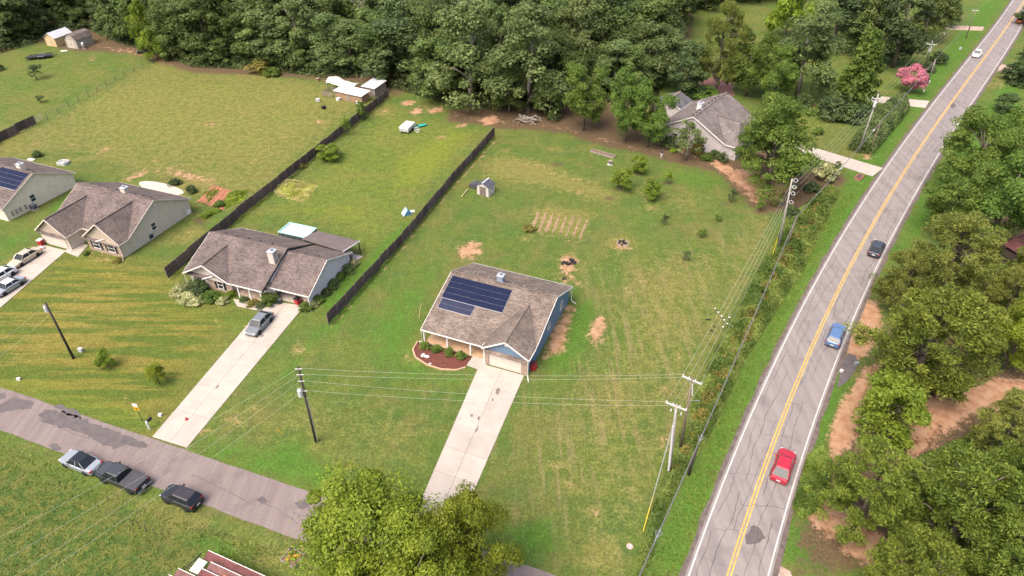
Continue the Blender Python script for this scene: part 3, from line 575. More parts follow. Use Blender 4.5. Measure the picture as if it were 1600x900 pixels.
# ------------------------------------------------------------------ the blue house with the solar roof
hx, hy, ha = -11.44, 65.3, -22.36
HD = thing('house', 'blue sided house with brown roof, a large solar array and front porch', 'house', (hx, hy, 0), R(ha)); lD = local(hx, hy, ha)
L, he, hp, hr, d1, dT, hb, ug, hap, g = 14.83, 2.84, 2.33, 5.36, 9.06, 15.65, 2.38, 8.7, 4.72, .74
sl = (hr - hp) / d1; w1 = (he - hp) / sl; wv = (hap - hp) / sl; um = (ug + L) / 2; zz = lambda w: hp + sl * w; wl0 = w1
main_body(HD, L, d1, dT, hp, hr, hb, s_blue, .35, 2.2)
MB().b2((ug + .35, -g + .4, 0), (L - .35, 2.3, he - .1)).build('garage_walls', s_blue, HD)
MB().extr([(ug + .36, -g + .4, he - .12), (L - .36, -g + .4, he - .12), (um, -g + .4, hap - .2)], (0, .3, 0)).build('gable_wall', s_bluev, HD)
roofslab(HD, 'front_roof', [(0, 0, hp), (ug, 0, hp), (ug, wl0, he), (um, wv, hap), (L, w1, he), (L, d1, hr), (0, d1, hr)], sh_warm)
roofslab(HD, 'rear_roof', [(0, d1, hr + .004), (L, d1, hr + .004), (L, dT, hb), (0, dT, hb)], sh_warm)
roofslab(HD, 'gable_roof', [(ug, -g, he), (um, -g, hap), (um, wv + .02, hap), (ug, wl0, he)], sh_warm); roofslab(HD, 'gable_roof', [(um, -g, hap), (L, -g, he), (L, w1, he), (um, wv + .02, hap)], sh_warm)
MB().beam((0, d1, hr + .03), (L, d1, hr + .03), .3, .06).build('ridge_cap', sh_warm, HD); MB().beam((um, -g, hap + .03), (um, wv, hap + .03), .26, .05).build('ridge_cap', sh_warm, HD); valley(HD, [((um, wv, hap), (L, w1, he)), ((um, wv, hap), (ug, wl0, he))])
trim(HD, 'fascia', [((0, -.03, hp - .1), (ug, -.03, hp - .1)), ((ug, -g - .04, he - .1), (um, -g - .04, hap - .1)), ((um, -g - .04, hap - .1), (L, -g - .04, he - .1)), ((L + .04, -g, he - .1), (L + .04, w1, he - .1)), ((L + .03, w1, he - .12), (L + .03, d1, hr - .12)), ((L + .03, d1, hr - .12), (L + .03, dT, hb - .12)), ((-.03, 0, hp - .12), (-.03, d1, hr - .12)), ((-.03, d1, hr - .12), (-.03, dT, hb - .12)), ((0, dT + .03, hb - .1), (L, dT + .03, hb - .1)), ((ug - .03, -g, he - .1), (ug - .03, .3, he - .1))])
MB().extr([(ug + .3, -g + .33, he - .35), (L - .3, -g + .33, he - .35), (L - .3, -g - .05, he - .62), (ug + .3, -g - .05, he - .62)], (0, 0, .06)).build('pent_roof', sh_warm, HD)
gd = MB().b2((9.55, -g + .34, 0.02), (13.75, -g + .42, 2.15)).build('garage_door', gdoor, HD)
for i in range(4): MB().b2((9.6, -g + .31, .1 + i * .52), (13.7, -g + .345, .56 + i * .52)).build('panel', gdoor, gd)
for a, b in ((ug + .3, 9.5), (13.8, L - .3)): MB().b2((a, -g + .28, 0), (b, -g + .5, 2.3)).build('brick_pier', brick, HD)
MB().b2((.35, .2, 0.0), (ug + .2, 2.25, .16)).build('porch_floor', porchc, HD); MB().b2((.36, .12, 0), (6.8, .22, .14)).build('porch_brick_edge', brick, HD)
for u in (.22, 3.48, 6.69): MB().box((u, .3, 1.18), (.17, .17, 2.3)).build('post', white, HD)
MB().b2((ug + .05, -g + .35, 0), (ug + .22, -g + .52, 2.7)).build('post', white, HD)
MB().beam((0.1, .3, hp - .12), (ug, .3, hp - .12), .2, .2).build('porch_beam', white, HD)
dr = MB().b2((6.9, 2.1, .16), (7.9, 2.2, 2.25)).build('door', mat('dark_door', (.08, .05, .04), .5), HD); MB().box((7.8, 2.07, 1.1), (.06, .08, .12)).build('handle', greym, dr)
for u in (2.0, 4.6): window(HD, (u, 2.2, 1.35), X, -Y, 1.0, 1.3)
window(HD, (L - .35, 7.2, 1.9), Y, X, .8, .8); window(HD, (L - .35, 12.0, 1.7), Y, X, .8, 1.1)
gv_ = MB().lathe([(.26, 0), (.26, .06), (.2, .09)], n=16).mesh('louvre_vent', white); o = put('louvre_vent', gv_, HD, (um, -g + .40, hap - .75)); o.rotation_euler = (R(90), 0, 0)
chimney(HD, 6.9, 9.5, 5.25, mat('blue_grey_chimney', (.27, .33, .42), .6), .8, .8, .95)
vents(HD, [(u, d1 + .9, hr - .4) for u in (1.8, 3.4, 5.0, 8.4, 10.0, 11.6, 13.2, 14.2)], greym, .22)
spout(HD, (L - .1, -g - .05, he - .1), (L + .25, -g - .7, .08)); spout(HD, (0.05, -.05, hp - .1), (-.5, .1, .08)); spout(HD, (L + .02, dT - .3, hb - .1), (L + .8, dT - .6, .08))
nrm = Vector((0, -sl, 1)).normalized()
def array(h, u0, u1, w0, w1_, nu, nv, zf, m, name='solar_array'):
    o = MB().slab([(u0 - .03, w0 - .02, zf(w0) + .07), (u1 + .03, w0 - .02, zf(w0) + .07), (u1 + .03, w1_ + .02, zf(w1_) + .07), (u0 - .03, w1_ + .02, zf(w1_) + .07)], .03).build(name, rail, h)
    for i in range(nu):
        for j in range(nv):
            a, b = u0 + (u1 - u0) * i / nu + .008, u0 + (u1 - u0) * (i + 1) / nu - .008; c, d = w0 + (w1_ - w0) * j / nv + .025, w0 + (w1_ - w0) * (j + 1) / nv - .025
            MB().slab([(a, c, zf(c) + .125), (b, c, zf(c) + .125), (b, d, zf(d) + .125), (a, d, zf(d) + .125)], .04).build('panel', m, o)
    return o
array(HD, .5, 9.0, 4.9, 8.3, 5, 4, zz, solar); array(HD, .72, 5.3, 3.35, 4.85, 3, 2, zz, solar2)

# mulch bed with edging, boxwoods and the bin
bed = MB().slab([(*G(*p), .05) for p in [(650, 536), (656, 533), (737, 557), (728, 573), (712, 577), (690, 576), (668, 569), (650, 558), (645, 546)]], .06).build('mulch_bed', mat('red_brown_mulch', (.135, .045, .033), .95, vary=.4, scale=5, bump=.8)); tag(bed, kind='structure')
ed = [G3(*p, .06) for p in [(652, 534), (645, 546), (649, 558), (667, 570), (690, 577), (713, 578), (730, 573)]]
eo = thing('garden_edging', 'curved pale stone edging around the red mulch bed by the porch', 'edging', ed[0][:2] + (0,)); base = Vector((ed[0].x, ed[0].y, 0))
fine = []
for i in range(len(ed) - 1):
    for k in range(6): fine.append(ed[i].lerp(ed[i + 1], k / 6) - base)
for i in range(len(fine) - 1): MB().beam(fine[i] + (fine[i + 1] - fine[i]) * .04, fine[i + 1], .16, .16).build('edging_stone', mat('pale_edging_stone', (.56, .36, .24), .9, vary=.2), eo)

def bin_(loc, label, m, lid=None, rz=0.0, group='wheeled rubbish bins'):
    t = thing('wheeled_bin', label, 'bin', loc, rz, group)
    MB().box((0, 0, .5), (.58, .65, .95), tx=1.15, ty=1.15).build('body', m, t, bevel=.03)
    MB().box((0, 0, 1.02), (.74, .84, .1), tx=.92, ty=.9).build('lid', lid or m, t, bevel=.02); MB().tube([(-.3, .45, .95), (.3, .45, .95)], .025, 6).build('handle', blk, t)
    for s in (-1, 1): o = put('wheel', MB().lathe([(.12, -.04), (.12, .04)], n=12).mesh('wheel', blk), t, (s * .33, .3, .12)); o.rotation_euler = (0, R(90), 0)
    return t
bin_((*G(833, 577), 0), 'red wheeled bin at the garage corner of the blue house', redp, mat('dark_red_lid', (.14, .02, .03), .5), R(40))

# ------------------------------------------------------------------ grey house with carport and rear lean-to
hx, hy, ha = -45.92, 77.4, -19.76
HC = thing('house', 'pale grey house with carport, wide brown roof and white chimney', 'house', (hx, hy, 0), R(ha))
L, he, hr, d1, dT, hb, ug, hap, u2, hr2, he2, f2, um = 19.35, 2.43, 5.11, 6.75, 12.86, 2.05, 7.6, 4.58, 13.06, 4.68, 2.1, 1.5, 3.92
sl = (hr - he) / d1; wv = (hap - he) / sl; s2 = (hr2 - he2) / (d1 - f2)
main_body(HC, u2 + .35, d1, dT, he, hr, hb + .1, s_lav, .35, 2.2)
prof = [(f2 + 4.5, 0), (dT - .35, 0), (dT - .35, hb), (d1, hr2 - .2), (f2 + 4.5, he2 + s2 * 4.5 - .2)]
MB().extr([(u2 - .1, w, z) for w, z in prof], (L - .35 - u2 + .1, 0, 0)).build('walls', s_lav, HC)
MB().extr([(L - .55, w, z) for w, z in [(f2 + .35, 0), (f2 + 4.6, 0), (f2 + 4.6, he2 + s2 * 4.6 - .2), (f2 + .35, he2 + s2 * .35 - .2)]], (.2, 0, 0)).build('carport_side_wall', s_lav, HC)
MB().b2((L - 1.3, f2 + .35, 0), (L - .56, f2 + .6, he2 - .05)).build('brick_pier', brick, HC); MB().b2((u2 + .3, f2 + .4, 0), (u2 + .5, f2 + .6, he2)).build('post', white, HC); MB().b2((u2 - .6, 1.9, 0), (u2 + .3, 2.15, he2)).build('front_wall', s_lav, HC)
MB().b2((u2, f2 + .3, 0), (L - .4, f2 + 4.6, .075)).build('carport_floor', deck, HC)
MB().b2((.35, .7, 0), (ug - .2, 2.3, he - .1)).build('bedroom_walls', s_whitev, HC); MB().b2((3.6, .6, 0), (ug - .15, .72, he - .25)).build('brick_front', brick, HC)
MB().extr([(.36, .7, he - .12), (ug - .35, .7, he - .12), (um, .7, hap - .2)], (0, .3, 0)).build('gable_wall', s_whitev, HC)
roofslab(HC, 'front_roof', [(0, 0, he), (um, wv, hap), (ug, 0, he), (u2, 0, he), (u2, d1, hr), (0, d1, hr)], sh_brown)
roofslab(HC, 'front_roof', [(u2 + .002, f2, he2), (L, f2, he2), (L, d1, hr2), (u2 + .002, d1, hr2)], sh_brown)
roofslab(HC, 'rear_roof', [(0, d1, hr + .004), (u2, d1, hr + .004), (u2, dT, hb + .08), (0, dT, hb + .08)], sh_brown); roofslab(HC, 'rear_roof', [(u2 + .002, d1, hr2 + .004), (L, d1, hr2 + .004), (L, dT, hb), (u2 + .002, dT, hb)], sh_brown)
roofslab(HC, 'gable_roof', [(0, .3, he), (um, .3, hap), (um, wv + .02, hap), (0, 0.31, he)], sh_brown); roofslab(HC, 'gable_roof', [(um, .3, hap), (ug, .3, he), (ug, .31, he), (um, wv + .02, hap)], sh_brown)
MB().extr([(0, .3, he + .003), (um, .3, hap + .003), (um, -.05, hap + .003), (0, -.05, he + .003)], (0, 0, -.14)).build('gable_roof', sh_brown, HC); MB().extr([(um, .3, hap + .003), (ug, .3, he + .003), (ug, -.05, he + .003), (um, -.05, hap + .003)], (0, 0, -.14)).build('gable_roof', sh_brown, HC)
MB().extr([(.2, .68, he - .22), (ug - .25, .68, he - .22), (ug - .25, .18, he - .42), (.2, .18, he - .42)], (0, 0, .06)).build('pent_roof', sh_brown, HC)
tg = MB(); tg.extr([(3.4, .2, he - .35), (5.3, .2, he + .55), (7.3, .2, he - .35)], (0, .5, 0)); tg.build('small_gable_wall', s_whitev, HC)
MB().extr([(3.25, .02, he - .4), (5.3, .02, he + .62), (5.3, .7, he + .62), (3.25, .7, he - .4)], (0, 0, .08)).build('small_gable_roof', sh_brown, HC); MB().extr([(5.3, .02, he + .62), (7.45, .02, he - .4), (7.45, .7, he - .4), (5.3, .7, he + .62)], (0, 0, .08)).build('small_gable_roof', sh_brown, HC)
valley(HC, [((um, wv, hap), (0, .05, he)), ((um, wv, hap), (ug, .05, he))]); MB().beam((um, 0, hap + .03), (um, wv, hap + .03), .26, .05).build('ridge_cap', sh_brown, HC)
trim(HC, 'fascia', [((0, -.09, he - .1), (um, -.09, hap - .1)), ((um, -.09, hap - .1), (ug, -.09, he - .1)), ((3.25, -.02, he - .36), (5.3, -.02, he + .64)), ((ug, -.03, he - .1), (u2, -.03, he - .1)), ((u2, f2 - .03, he2 - .1), (L, f2 - .03, he2 - .1)), ((L + .03, f2, he2 - .12), (L + .03, d1, hr2 - .12)), ((L + .03, d1, hr2 - .12), (L + .03, dT, hb - .12)), ((-.03, 0, he - .12), (-.03, d1, hr - .12)), ((-.03, d1, hr - .12), (-.03, dT, hb)), ((0, dT + .03, hb - .02), (L, dT + .03, hb - .1))])
trim(HC, 'step_flashing', [((u2 + .03, 0, he - .16), (u2 + .03, d1, hr - .16)), ((u2 + .03, d1, hr - .16), (u2 + .03, dT, hb))], dark, .06, .32)
MB().b2((ug - .2, .6, 0), (u2, 2.25, .12)).build('porch_floor', mat('pale_porch_floor', (.58, .44, .33), .9), HC)
for u in (8.7, 10.6, 12.4): MB().box((u, .35, 1.1), (.18, .18, 2.2)).build('post', white, HC)
window(HC, (1.9, .7, 1.25), X, -Y, .9, 1.35, True); window(HC, (5.5, .6, 1.2), X, -Y, .9, 1.35, True)
dr = MB().b2((9.2, 2.12, .12), (10.2, 2.22, 2.2)).build('door', mat('dark_door', (.08, .05, .04), .5), HC); MB().box((10.05, 2.1, 1.1), (.06, .08, .12)).build('handle', greym, dr); window(HC, (11.6, 2.2, 1.3), X, -Y, .9, 1.2)
chimney(HC, 12.25, 4.55, 4.15, s_whitev, .95, .95, 1.75, .4)
vents(HC, [(u, d1 + .8, hr - .4) for u in (2, 4, 6, 8, 10)] + [(u, d1 + .8, hr2 - .4) for u in (14, 15.4, 17.4)], dark)
spout(HC, (L - .1, f2 - .05, he2 - .1), (L + .3, f2 - .5, .06)); spout(HC, (.1, .0, he - .1), (-.3, -.2, .06))
o = MB().b2((L - .33, d1 + .1, hr2 - 1.2), (L - .24, d1 + .5, hr2 - .6)).build('gable_vent', white, HC)
lC = local(hx, hy, ha)
q = [lC(p, 2.4) for p in ((472, 376), (496, 360), (562, 376), (536, 396))]
LT = MB().slab([(q[0][0], q[0][1], 2.75), (q[3][0], q[3][1], 2.75), (q[2][0], q[2][1], 2.35), (q[1][0], q[1][1], 2.35)], .12).build('lean_to_roof', mat('brown_roll_roofing', (.145, .115, .11), .95, vary=.12, scale=1), HC)
trim(LT, 'fascia', [((q[3][0] + .04, q[3][1], 2.70), (q[2][0] + .04, q[2][1], 2.30))])
for p in (q[1], q[2], ((q[1][0] + q[2][0]) / 2, (q[1][1] + q[2][1]) / 2)): MB().box((p[0] - .12, p[1] - .15, 1.15), (.12, .12, 2.3)).build('post', dark, HC)
MB().prism([(q[0][0], q[0][1]), (q[3][0] + .3, q[3][1]), (q[2][0] + .5, q[2][1] - .6), (q[1][0], q[1][1] - .4)], 0, .1).build('patio_floor', deck, HC)
for k, (du, dw, c) in enumerate(((-1.2, -1.6, (.25, .08, .04)), (-.7, -2.2, (.05, .05, .06)), (-1.6, -2.3, (.4, .2, .08)))):
    t = thing('patio_box', ['reddish storage box under the lean-to', 'black storage box under the lean-to edge', 'orange brown storage box under the lean-to'][k], 'box', (0, 0, 0), R(ha + 15 * k)); wx, wy = HC.matrix_basis @ Vector((q[2][0] + du, q[2][1] + dw, 0)) .to_2d().to_3d() if False else (0, 0), 0
    v = Matrix.Translation((hx, hy, 0)) @ Matrix.Rotation(R(ha), 4, 'Z') @ Vector((q[2][0] + du, q[2][1] + dw, .1)); t.location = v
    mm = mat('patio_box_%d' % k, c, .6); MB().box((0, 0, .22), (.6, .42, .42), tx=.95, ty=.95).build('body', mm, t, bevel=.03); MB().box((0, 0, .46), (.64, .46, .06)).build('lid', mm, t)
# pool
px, py = -33.4, 90.35
PL = thing('swimming_pool', 'rectangular above-ground pool with turquoise rim behind the grey house', 'pool', (px, py, 0), R(-20)); pw, ph_ = 4.9, 2.9
wall = MB()
for a, b in (((-pw / 2, -ph_ / 2), (pw / 2, -ph_ / 2)), ((pw / 2, -ph_ / 2), (pw / 2, ph_ / 2)), ((pw / 2, ph_ / 2), (-pw / 2, ph_ / 2)), ((-pw / 2, ph_ / 2), (-pw / 2, -ph_ / 2))): wall.beam((*a, .6), (*b, .6), .1, 1.1)
wall.build('wall', mat('dark_grey_pool_wall', (.07, .08, .09), .5), PL)
rim = MB()
for a, b in (((-pw / 2 - .1, -ph_ / 2), (pw / 2 + .1, -ph_ / 2)), ((pw / 2, -ph_ / 2), (pw / 2, ph_ / 2)), ((pw / 2 + .1, ph_ / 2), (-pw / 2 - .1, ph_ / 2)), ((-pw / 2, ph_ / 2), (-pw / 2, -ph_ / 2))): rim.tube([(*a, 1.2), (*b, 1.2)], .11, 8)
rim.build('rim', mat('turquoise_rim', (.38, .64, .62), .4), PL)
MB().b2((-pw / 2 + .06, -ph_ / 2 + .06, .2), (pw / 2 - .06, ph_ / 2 - .06, 1.12)).build('water', mat('pale_pool_cover', (.50, .60, .58), .25, .5, vary=.2, scale=.8), PL)
for i in range(5):
    for s in (-1, 1): u = -pw / 2 + .4 + i * 1.02; MB().tube([(u, s * (ph_ / 2 + .05), 1.15), (u, s * (ph_ / 2 + .35), 0)], .04, 6).build('leg', greym, PL)
MB().tube([(-.6, -ph_ / 2 - .1, .5), (-.5, -ph_ / 2 - .5, .15), (.2, -ph_ / 2 - .5, .1), (.4, -ph_ / 2 - .1, .4)], .05, 6).build('hose', mat('pale_hose', (.5, .5, .5), .5), PL)
ld = MB(); [ld.tube([(pw / 2 + .1 + k, -.3 + s * .25, 0), (pw / 2 + .05, -.3 + s * .25, 1.5)], .03, 6) for k in (.0, .7) for s in (-1, 1)]; [ld.beam((pw / 2 + .25, -.55, .3 * i + .25), (pw / 2 + .25, -.05, .3 * i + .25), .2, .04) for i in range(4)]; ld.build('ladder', white, PL)
bin_((*G(466, 475), 0), 'red wheeled bin with black lid at the carport mouth', redp, blk, R(-30))

# ------------------------------------------------------------------ tan house with two front gables
hx, hy, ha = -71.67, 91.09, -21.02
HB = thing('house', 'tan house with two front gables and brick front, pale patio behind', 'house', (hx, hy, 0), R(ha))
L, he, hr, d1, dT, hb = 15.44, 2.53, 5.88, 6.54, 13.3, 2.56; sl = (hr - he) / d1
def gabled(h, L, he, hr, d1, dT, hb, wings, wallm, boardm, shm):
    sl = (hr - he) / d1; main_body(h, L, d1, dT, he, hr, hb, wallm)
    fr = [(0, 0, he)]; seg = []
    last = 0
    for (a, b, m_, hap, g) in wings:
        wv = (hap - he) / sl
        if a > 0.01: fr.append((a, 0, he)); seg.append(((last, -.03, he - .1), (a, -.03, he - .1)))
        fr.append((m_, wv, hap)); fr.append((b, 0, he)); last = b
        MB().b2((a + .35, -g + .35, 0), (b - .35, .4, he - .1)).build('wing_walls', wallm, h)
        MB().extr([(a + .36, -g + .35, he - .12), (b - .36, -g + .35, he - .12), (m_, -g + .35, hap - .2)], (0, .3, 0)).build('gable_wall', boardm, h)
        roofslab(h, 'gable_roof', [(a, -g, he), (m_, -g, hap), (m_, wv + .02, hap), (a, 0, he)], shm); roofslab(h, 'gable_roof', [(m_, -g, hap), (b, -g, he), (b, 0, he), (m_, wv + .02, hap)], shm)
        MB().extr([(a + .2, -g + .33, he - .2), (b - .2, -g + .33, he - .2), (b - .2, -g - .1, he - .4), (a + .2, -g - .1, he - .4)], (0, 0, .06)).build('pent_roof', shm, h)
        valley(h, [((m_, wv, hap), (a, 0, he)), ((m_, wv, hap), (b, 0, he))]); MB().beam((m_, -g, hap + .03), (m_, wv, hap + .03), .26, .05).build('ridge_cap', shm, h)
        seg += [((a, -g - .04, he - .1), (m_, -g - .04, hap - .1)), ((m_, -g - .04, hap - .1), (b, -g - .04, he - .1)), ((b + .03, -g, he - .1), (b + .03, 0, he - .1)), ((a - .03, -g, he - .1), (a - .03, 0, he - .1))]
        MB().box((m_, -g + .32, hap - .85), (.32, .06, .4)).build('gable_vent', white, h)
    if last < L - .01: fr.append((L, 0, he)); seg.append(((last, -.03, he - .1), (L, -.03, he - .1)))
    roofslab(h, 'front_roof', fr + [(L, d1, hr), (0, d1, hr)], shm); roofslab(h, 'rear_roof', [(0, d1, hr + .004), (L, d1, hr + .004), (L, dT, hb), (0, dT, hb)], shm)
    MB().beam((0, d1, hr + .03), (L, d1, hr + .03), .3, .06).build('ridge_cap', shm, h)
    seg += [((L + .03, 0, he - .12), (L + .03, d1, hr - .12)), ((L + .03, d1, hr - .12), (L + .03, dT, hb - .12)), ((-.03, 0, he - .12), (-.03, d1, hr - .12)), ((0, dT + .03, hb - .1), (L, dT + .03, hb - .1))]
    trim(h, 'fascia', seg, mat('cream_trim', (.66, .58, .50), .6, vary=.06))
    MB().box((L - .33, d1, hr - 1.0), (.08, .4, .5)).build('gable_vent', white, h)
gabled(HB, L, he, hr, d1, dT, hb, [(0, 6.35, 3.29, 5.04, 2.89), (8.25, 15.44, 12.05, 5.44, 1.65)], s_tan, s_tanv, sh_brown)
gd = MB().b2((.8, -2.6, .02), (5.4, -2.51, 2.15)).build('garage_door', gdoor, HB)
for i in range(4): MB().b2((.85, -2.63, .1 + i * .52), (5.35, -2.595, .56 + i * .52)).build('panel', gdoor, gd)
MB().b2((8.55, -1.4, 0), (15.15, -1.28, 1.9)).build('brick_front', brick, HB)
for u in (10.3, 13.2): window(HB, (u, -1.4, 1.35), X, -Y, 1.3, 1.35, True)
MB().extr([(10.9, -1.62, he - .35), (12.8, -1.62, he + .42), (14.9, -1.62, he - .35)], (0, .3, 0)).build('small_gable_wall', s_tanv, HB); trim(HB, 'small_gable_trim', [((10.8, -1.72, he - .35), (12.8, -1.72, he + .5))], white)
window(HB, (L - .35, 5.2, 1.8), Y, X, .9, 1.2); chimney(HB, 9.5, 6.9, 5.7, s_tan, .9, .9, .9)
vents(HB, [(u, d1 + .7, hr - .35) for u in (2, 3.7, 5.4, 7.1, 11, 12.6, 14.2)], dark); spout(HB, (L - .1, -1.7, he - .1), (L + .2, -2.2, .06)); spout(HB, (6.3, -2.9, he - .1), (6.3, -3.2, .06))
ac_unit((*G(235, 373), 0), R(-20), 'dark blue grey air conditioner beside the tan two-gable house'.replace('dark blue grey', 'dark blue'), mat('ac_blue', (.03, .05, .09), .5))
gb = thing('wall_grill_box', 'small white box at the rear corner of the tan two-gable house', 'box', (*G(294, 334), 0), R(-20)); MB().box((0, 0, .3), (.9, .5, .55)).build('body', white, gb, bevel=.04); MB().box((.1, 0, .63), (.7, .55, .12), tx=.9, ty=.8).build('lid', white, gb, bevel=.03)
bn = bin_((*G(66, 383), 0), 'red bin with white bags on top by the tan garage', redp, white, R(-10))
bg_ = thing('rubbish_bag', 'white rubbish bag on the drive beside the red bin', 'bag', (*G(67, 389), 0)); MB().lathe([(.1, 0), (.33, .08), (.36, .25), (.22, .42), (.06, .48), (.1, .56)], n=9).build('bag', white, bg_, smooth=True)
# ------------------------------------------------------------------ cream house at the left edge
hx, hy, ha = -95.62, 100.28, -22.25
HA = thing('house', 'cream house at the left edge with solar panels on its roof', 'house', (hx, hy, 0), R(ha))
gabled(HA, 15.44, 2.52, 5.66, 6.98, 13.73, 2.44, [(0, 6.35, 3.29, 4.9, 2.89)], s_cream, s_tanv, sh_brown)
sA = (5.66 - 2.52) / 6.98; array(HA, 8.6, 15.0, 3.4, 6.6, 4, 4, lambda w: 2.52 + sA * w, solar)
window(HA, (15.09, 5.4, 1.7), Y, X, .9, 1.2); chimney(HA, 12.0, 7.6, 5.3, s_cream, .9, .9, 1.0); vents(HA, [(u, 7.7, 5.25) for u in (9, 13.0, 14.2)], dark)
mt = MB(); [mt.b2((15.05, a, .5), (15.2, a + .4, 1.3)) for a in (1.2, 1.9, 2.6, 3.5)]; mt.build('utility_boxes', mat('grey_beige_box', (.4, .36, .3), .6), HA)
ac_unit((*G(54, 327), 0), R(-20), 'grey air conditioner beside the cream house at the left edge')
hb_ = thing('septic_cover', 'low pale grey box with open lid on the rear lawn', 'box', (*G(100, 256), 0), R(-10)); cw = mat('pale_box_grey', (.5, .5, .48), .8)
b = MB(); [b.beam(p, q, .25, .5) for p, q in (((-.8, -.7, .25), (.8, -.7, .25)), ((-.8, .7, .25), (.8, .7, .25)), ((-.8, -.6, .25), (-.8, .6, .25)), ((.8, -.6, .25), (.8, .6, .25)))]; b.build('frame', cw, hb_); MB().b2((-.7, -.6, 0), (.7, .6, .25)).build('inner_floor', dark, hb_); MB().b2((-.5, -.4, .25), (.2, .4, .4)).build('lid', cw, hb_)
wb = thing('lawn_board', 'white flat board lying on the lawn behind the cream house', 'board', (*G(49, 250), 0), R(-15)); MB().box((0, 0, .1), (1.4, .7, .12)).build('top', white, wb); MB().box((0, 0, .02), (1.2, .5, .06)).build('base', cw, wb)

# ------------------------------------------------------------------ far house with grey cross gables
hx, hy, ha = 34.15, 121.9, 52.72
HE = thing('house', 'lilac grey house with complex grey roof behind the big roadside tree', 'house', (hx, hy, 0), R(ha))
he, hr, d, L = 2.8, 6.48, 7.0, 15.5; s = (hr - he) / d
prof = [(-d + .4, 0), (d - .4, 0), (d - .4, he + s * .4 - .2), (0, hr - .2), (-d + .4, he + s * .4 - .2)]
MB().extr([(.4, w, z) for w, z in prof], (L - .8, 0, 0)).build('walls', s_far, HE)
hapE = 5.2; wv = -(hr - hapE) / s
roofslab(HE, 'left_roof', [(0, 0, hr), (L, 0, hr), (L, d, he), (0, d, he)], sh_grey)
wings = [(0.0, 5.7, 11.4, 9.6), (11.0, 13.6, 16.4, 9.2)]
roofslab(HE, 'right_roof', [(0, 0, hr + .004), (0, -d, he), (L, -d, he), (L, 0, hr + .004)], sh_grey)
for a, m_, b, e in wings:
    hw = min(hapE, he + (b - m_) * .45); w0 = -(hr - hw) / s
    roofslab(HE, 'gable_roof', [(a, -e, he), (m_, -e + 2.5, hw), (m_, w0 + .02, hw), (a, -d, he)], sh_grey); roofslab(HE, 'gable_roof', [(m_, -e + 2.5, hw), (b, -e, he), (b, -d, he), (m_, w0 + .02, hw)], sh_grey); roofslab(HE, 'hip_roof', [(a, -e, he), (b, -e, he), (m_, -e + 2.5, hw)], sh_grey)
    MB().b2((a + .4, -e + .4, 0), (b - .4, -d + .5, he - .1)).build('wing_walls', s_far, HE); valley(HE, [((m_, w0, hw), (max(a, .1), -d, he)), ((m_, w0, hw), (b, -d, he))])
trim(HE, 'fascia', [((-.03, 0, hr - .12), (-.03, -d, he - .12)), ((-.03, 0, hr - .12), (-.03, d, he - .12)), ((-.03, -d, he - .12), (-.03, -9.6, he - .12)), ((0, d + .03, he - .1), (L, d + .03, he - .1))])
MB().beam((0, 0, hr + .04), (L, 0, hr + .04), .35, .07).build('ridge_cap', sh_grey, HE)
chimney(HE, 6.6, 1.6, 5.7, white, 1.3, .9, .95); vents(HE, [(u, .7, hr - .3) for u in (1.4, 2.8, 4.2, 8.5, 10, 11.5, 13)], blk, .3)
window(HE, (.4, 3.2, 1.5), -Y, -X, 1.0, 1.3); window(HE, (.4, -2.6, 1.5), -Y, -X, .9, 1.2)
q = [G3(1040, 152, 3.2), G3(1053, 147, 3.9), G3(1087, 157, 3.9), G3(1062, 176, 3.0), G3(1080, 163, 3.5)]
GR = thing('garage_wing', 'low dark grey roofed garage wing left of the lilac grey house', 'garage', (32.5, 137.0, 0), R(ha))
MB().b2((0, -3.0, 0), (5.2, 3.0, 2.5)).build('walls', s_far, GR); MB().slab([(-.3, 0, 3.9), (-.3, -3.4, 2.5), (5.6, -3.4, 2.5), (5.6, 0, 3.9)], .15).build('roof', sh_dark, GR); MB().slab([(5.6, 0.002, 3.9), (5.6, 3.4, 2.5), (-.3, 3.4, 2.5), (-.3, 0.002, 3.9)], .15).build('roof', sh_dark, GR)
MB().extr([(0, -3, 2.45), (0, 3, 2.45), (0, 0, 3.7)], (5.2, 0, 0)).build('gable_wall', s_far, GR); MB().beam((-.3, 0, 3.93), (5.6, 0, 3.93), .3, .06).build('ridge_cap', mat('pinkish_ridge', (.3, .2, .18), .9), GR)
trim(GR, 'fascia', [((-.33, 0, 3.8), (-.33, -3.4, 2.4)), ((-.33, 0, 3.8), (-.33, 3.4, 2.4))])
bin_((*G(1099, 236), 0), 'blue wheeled bin against the lilac grey house', bluep, None, R(50))

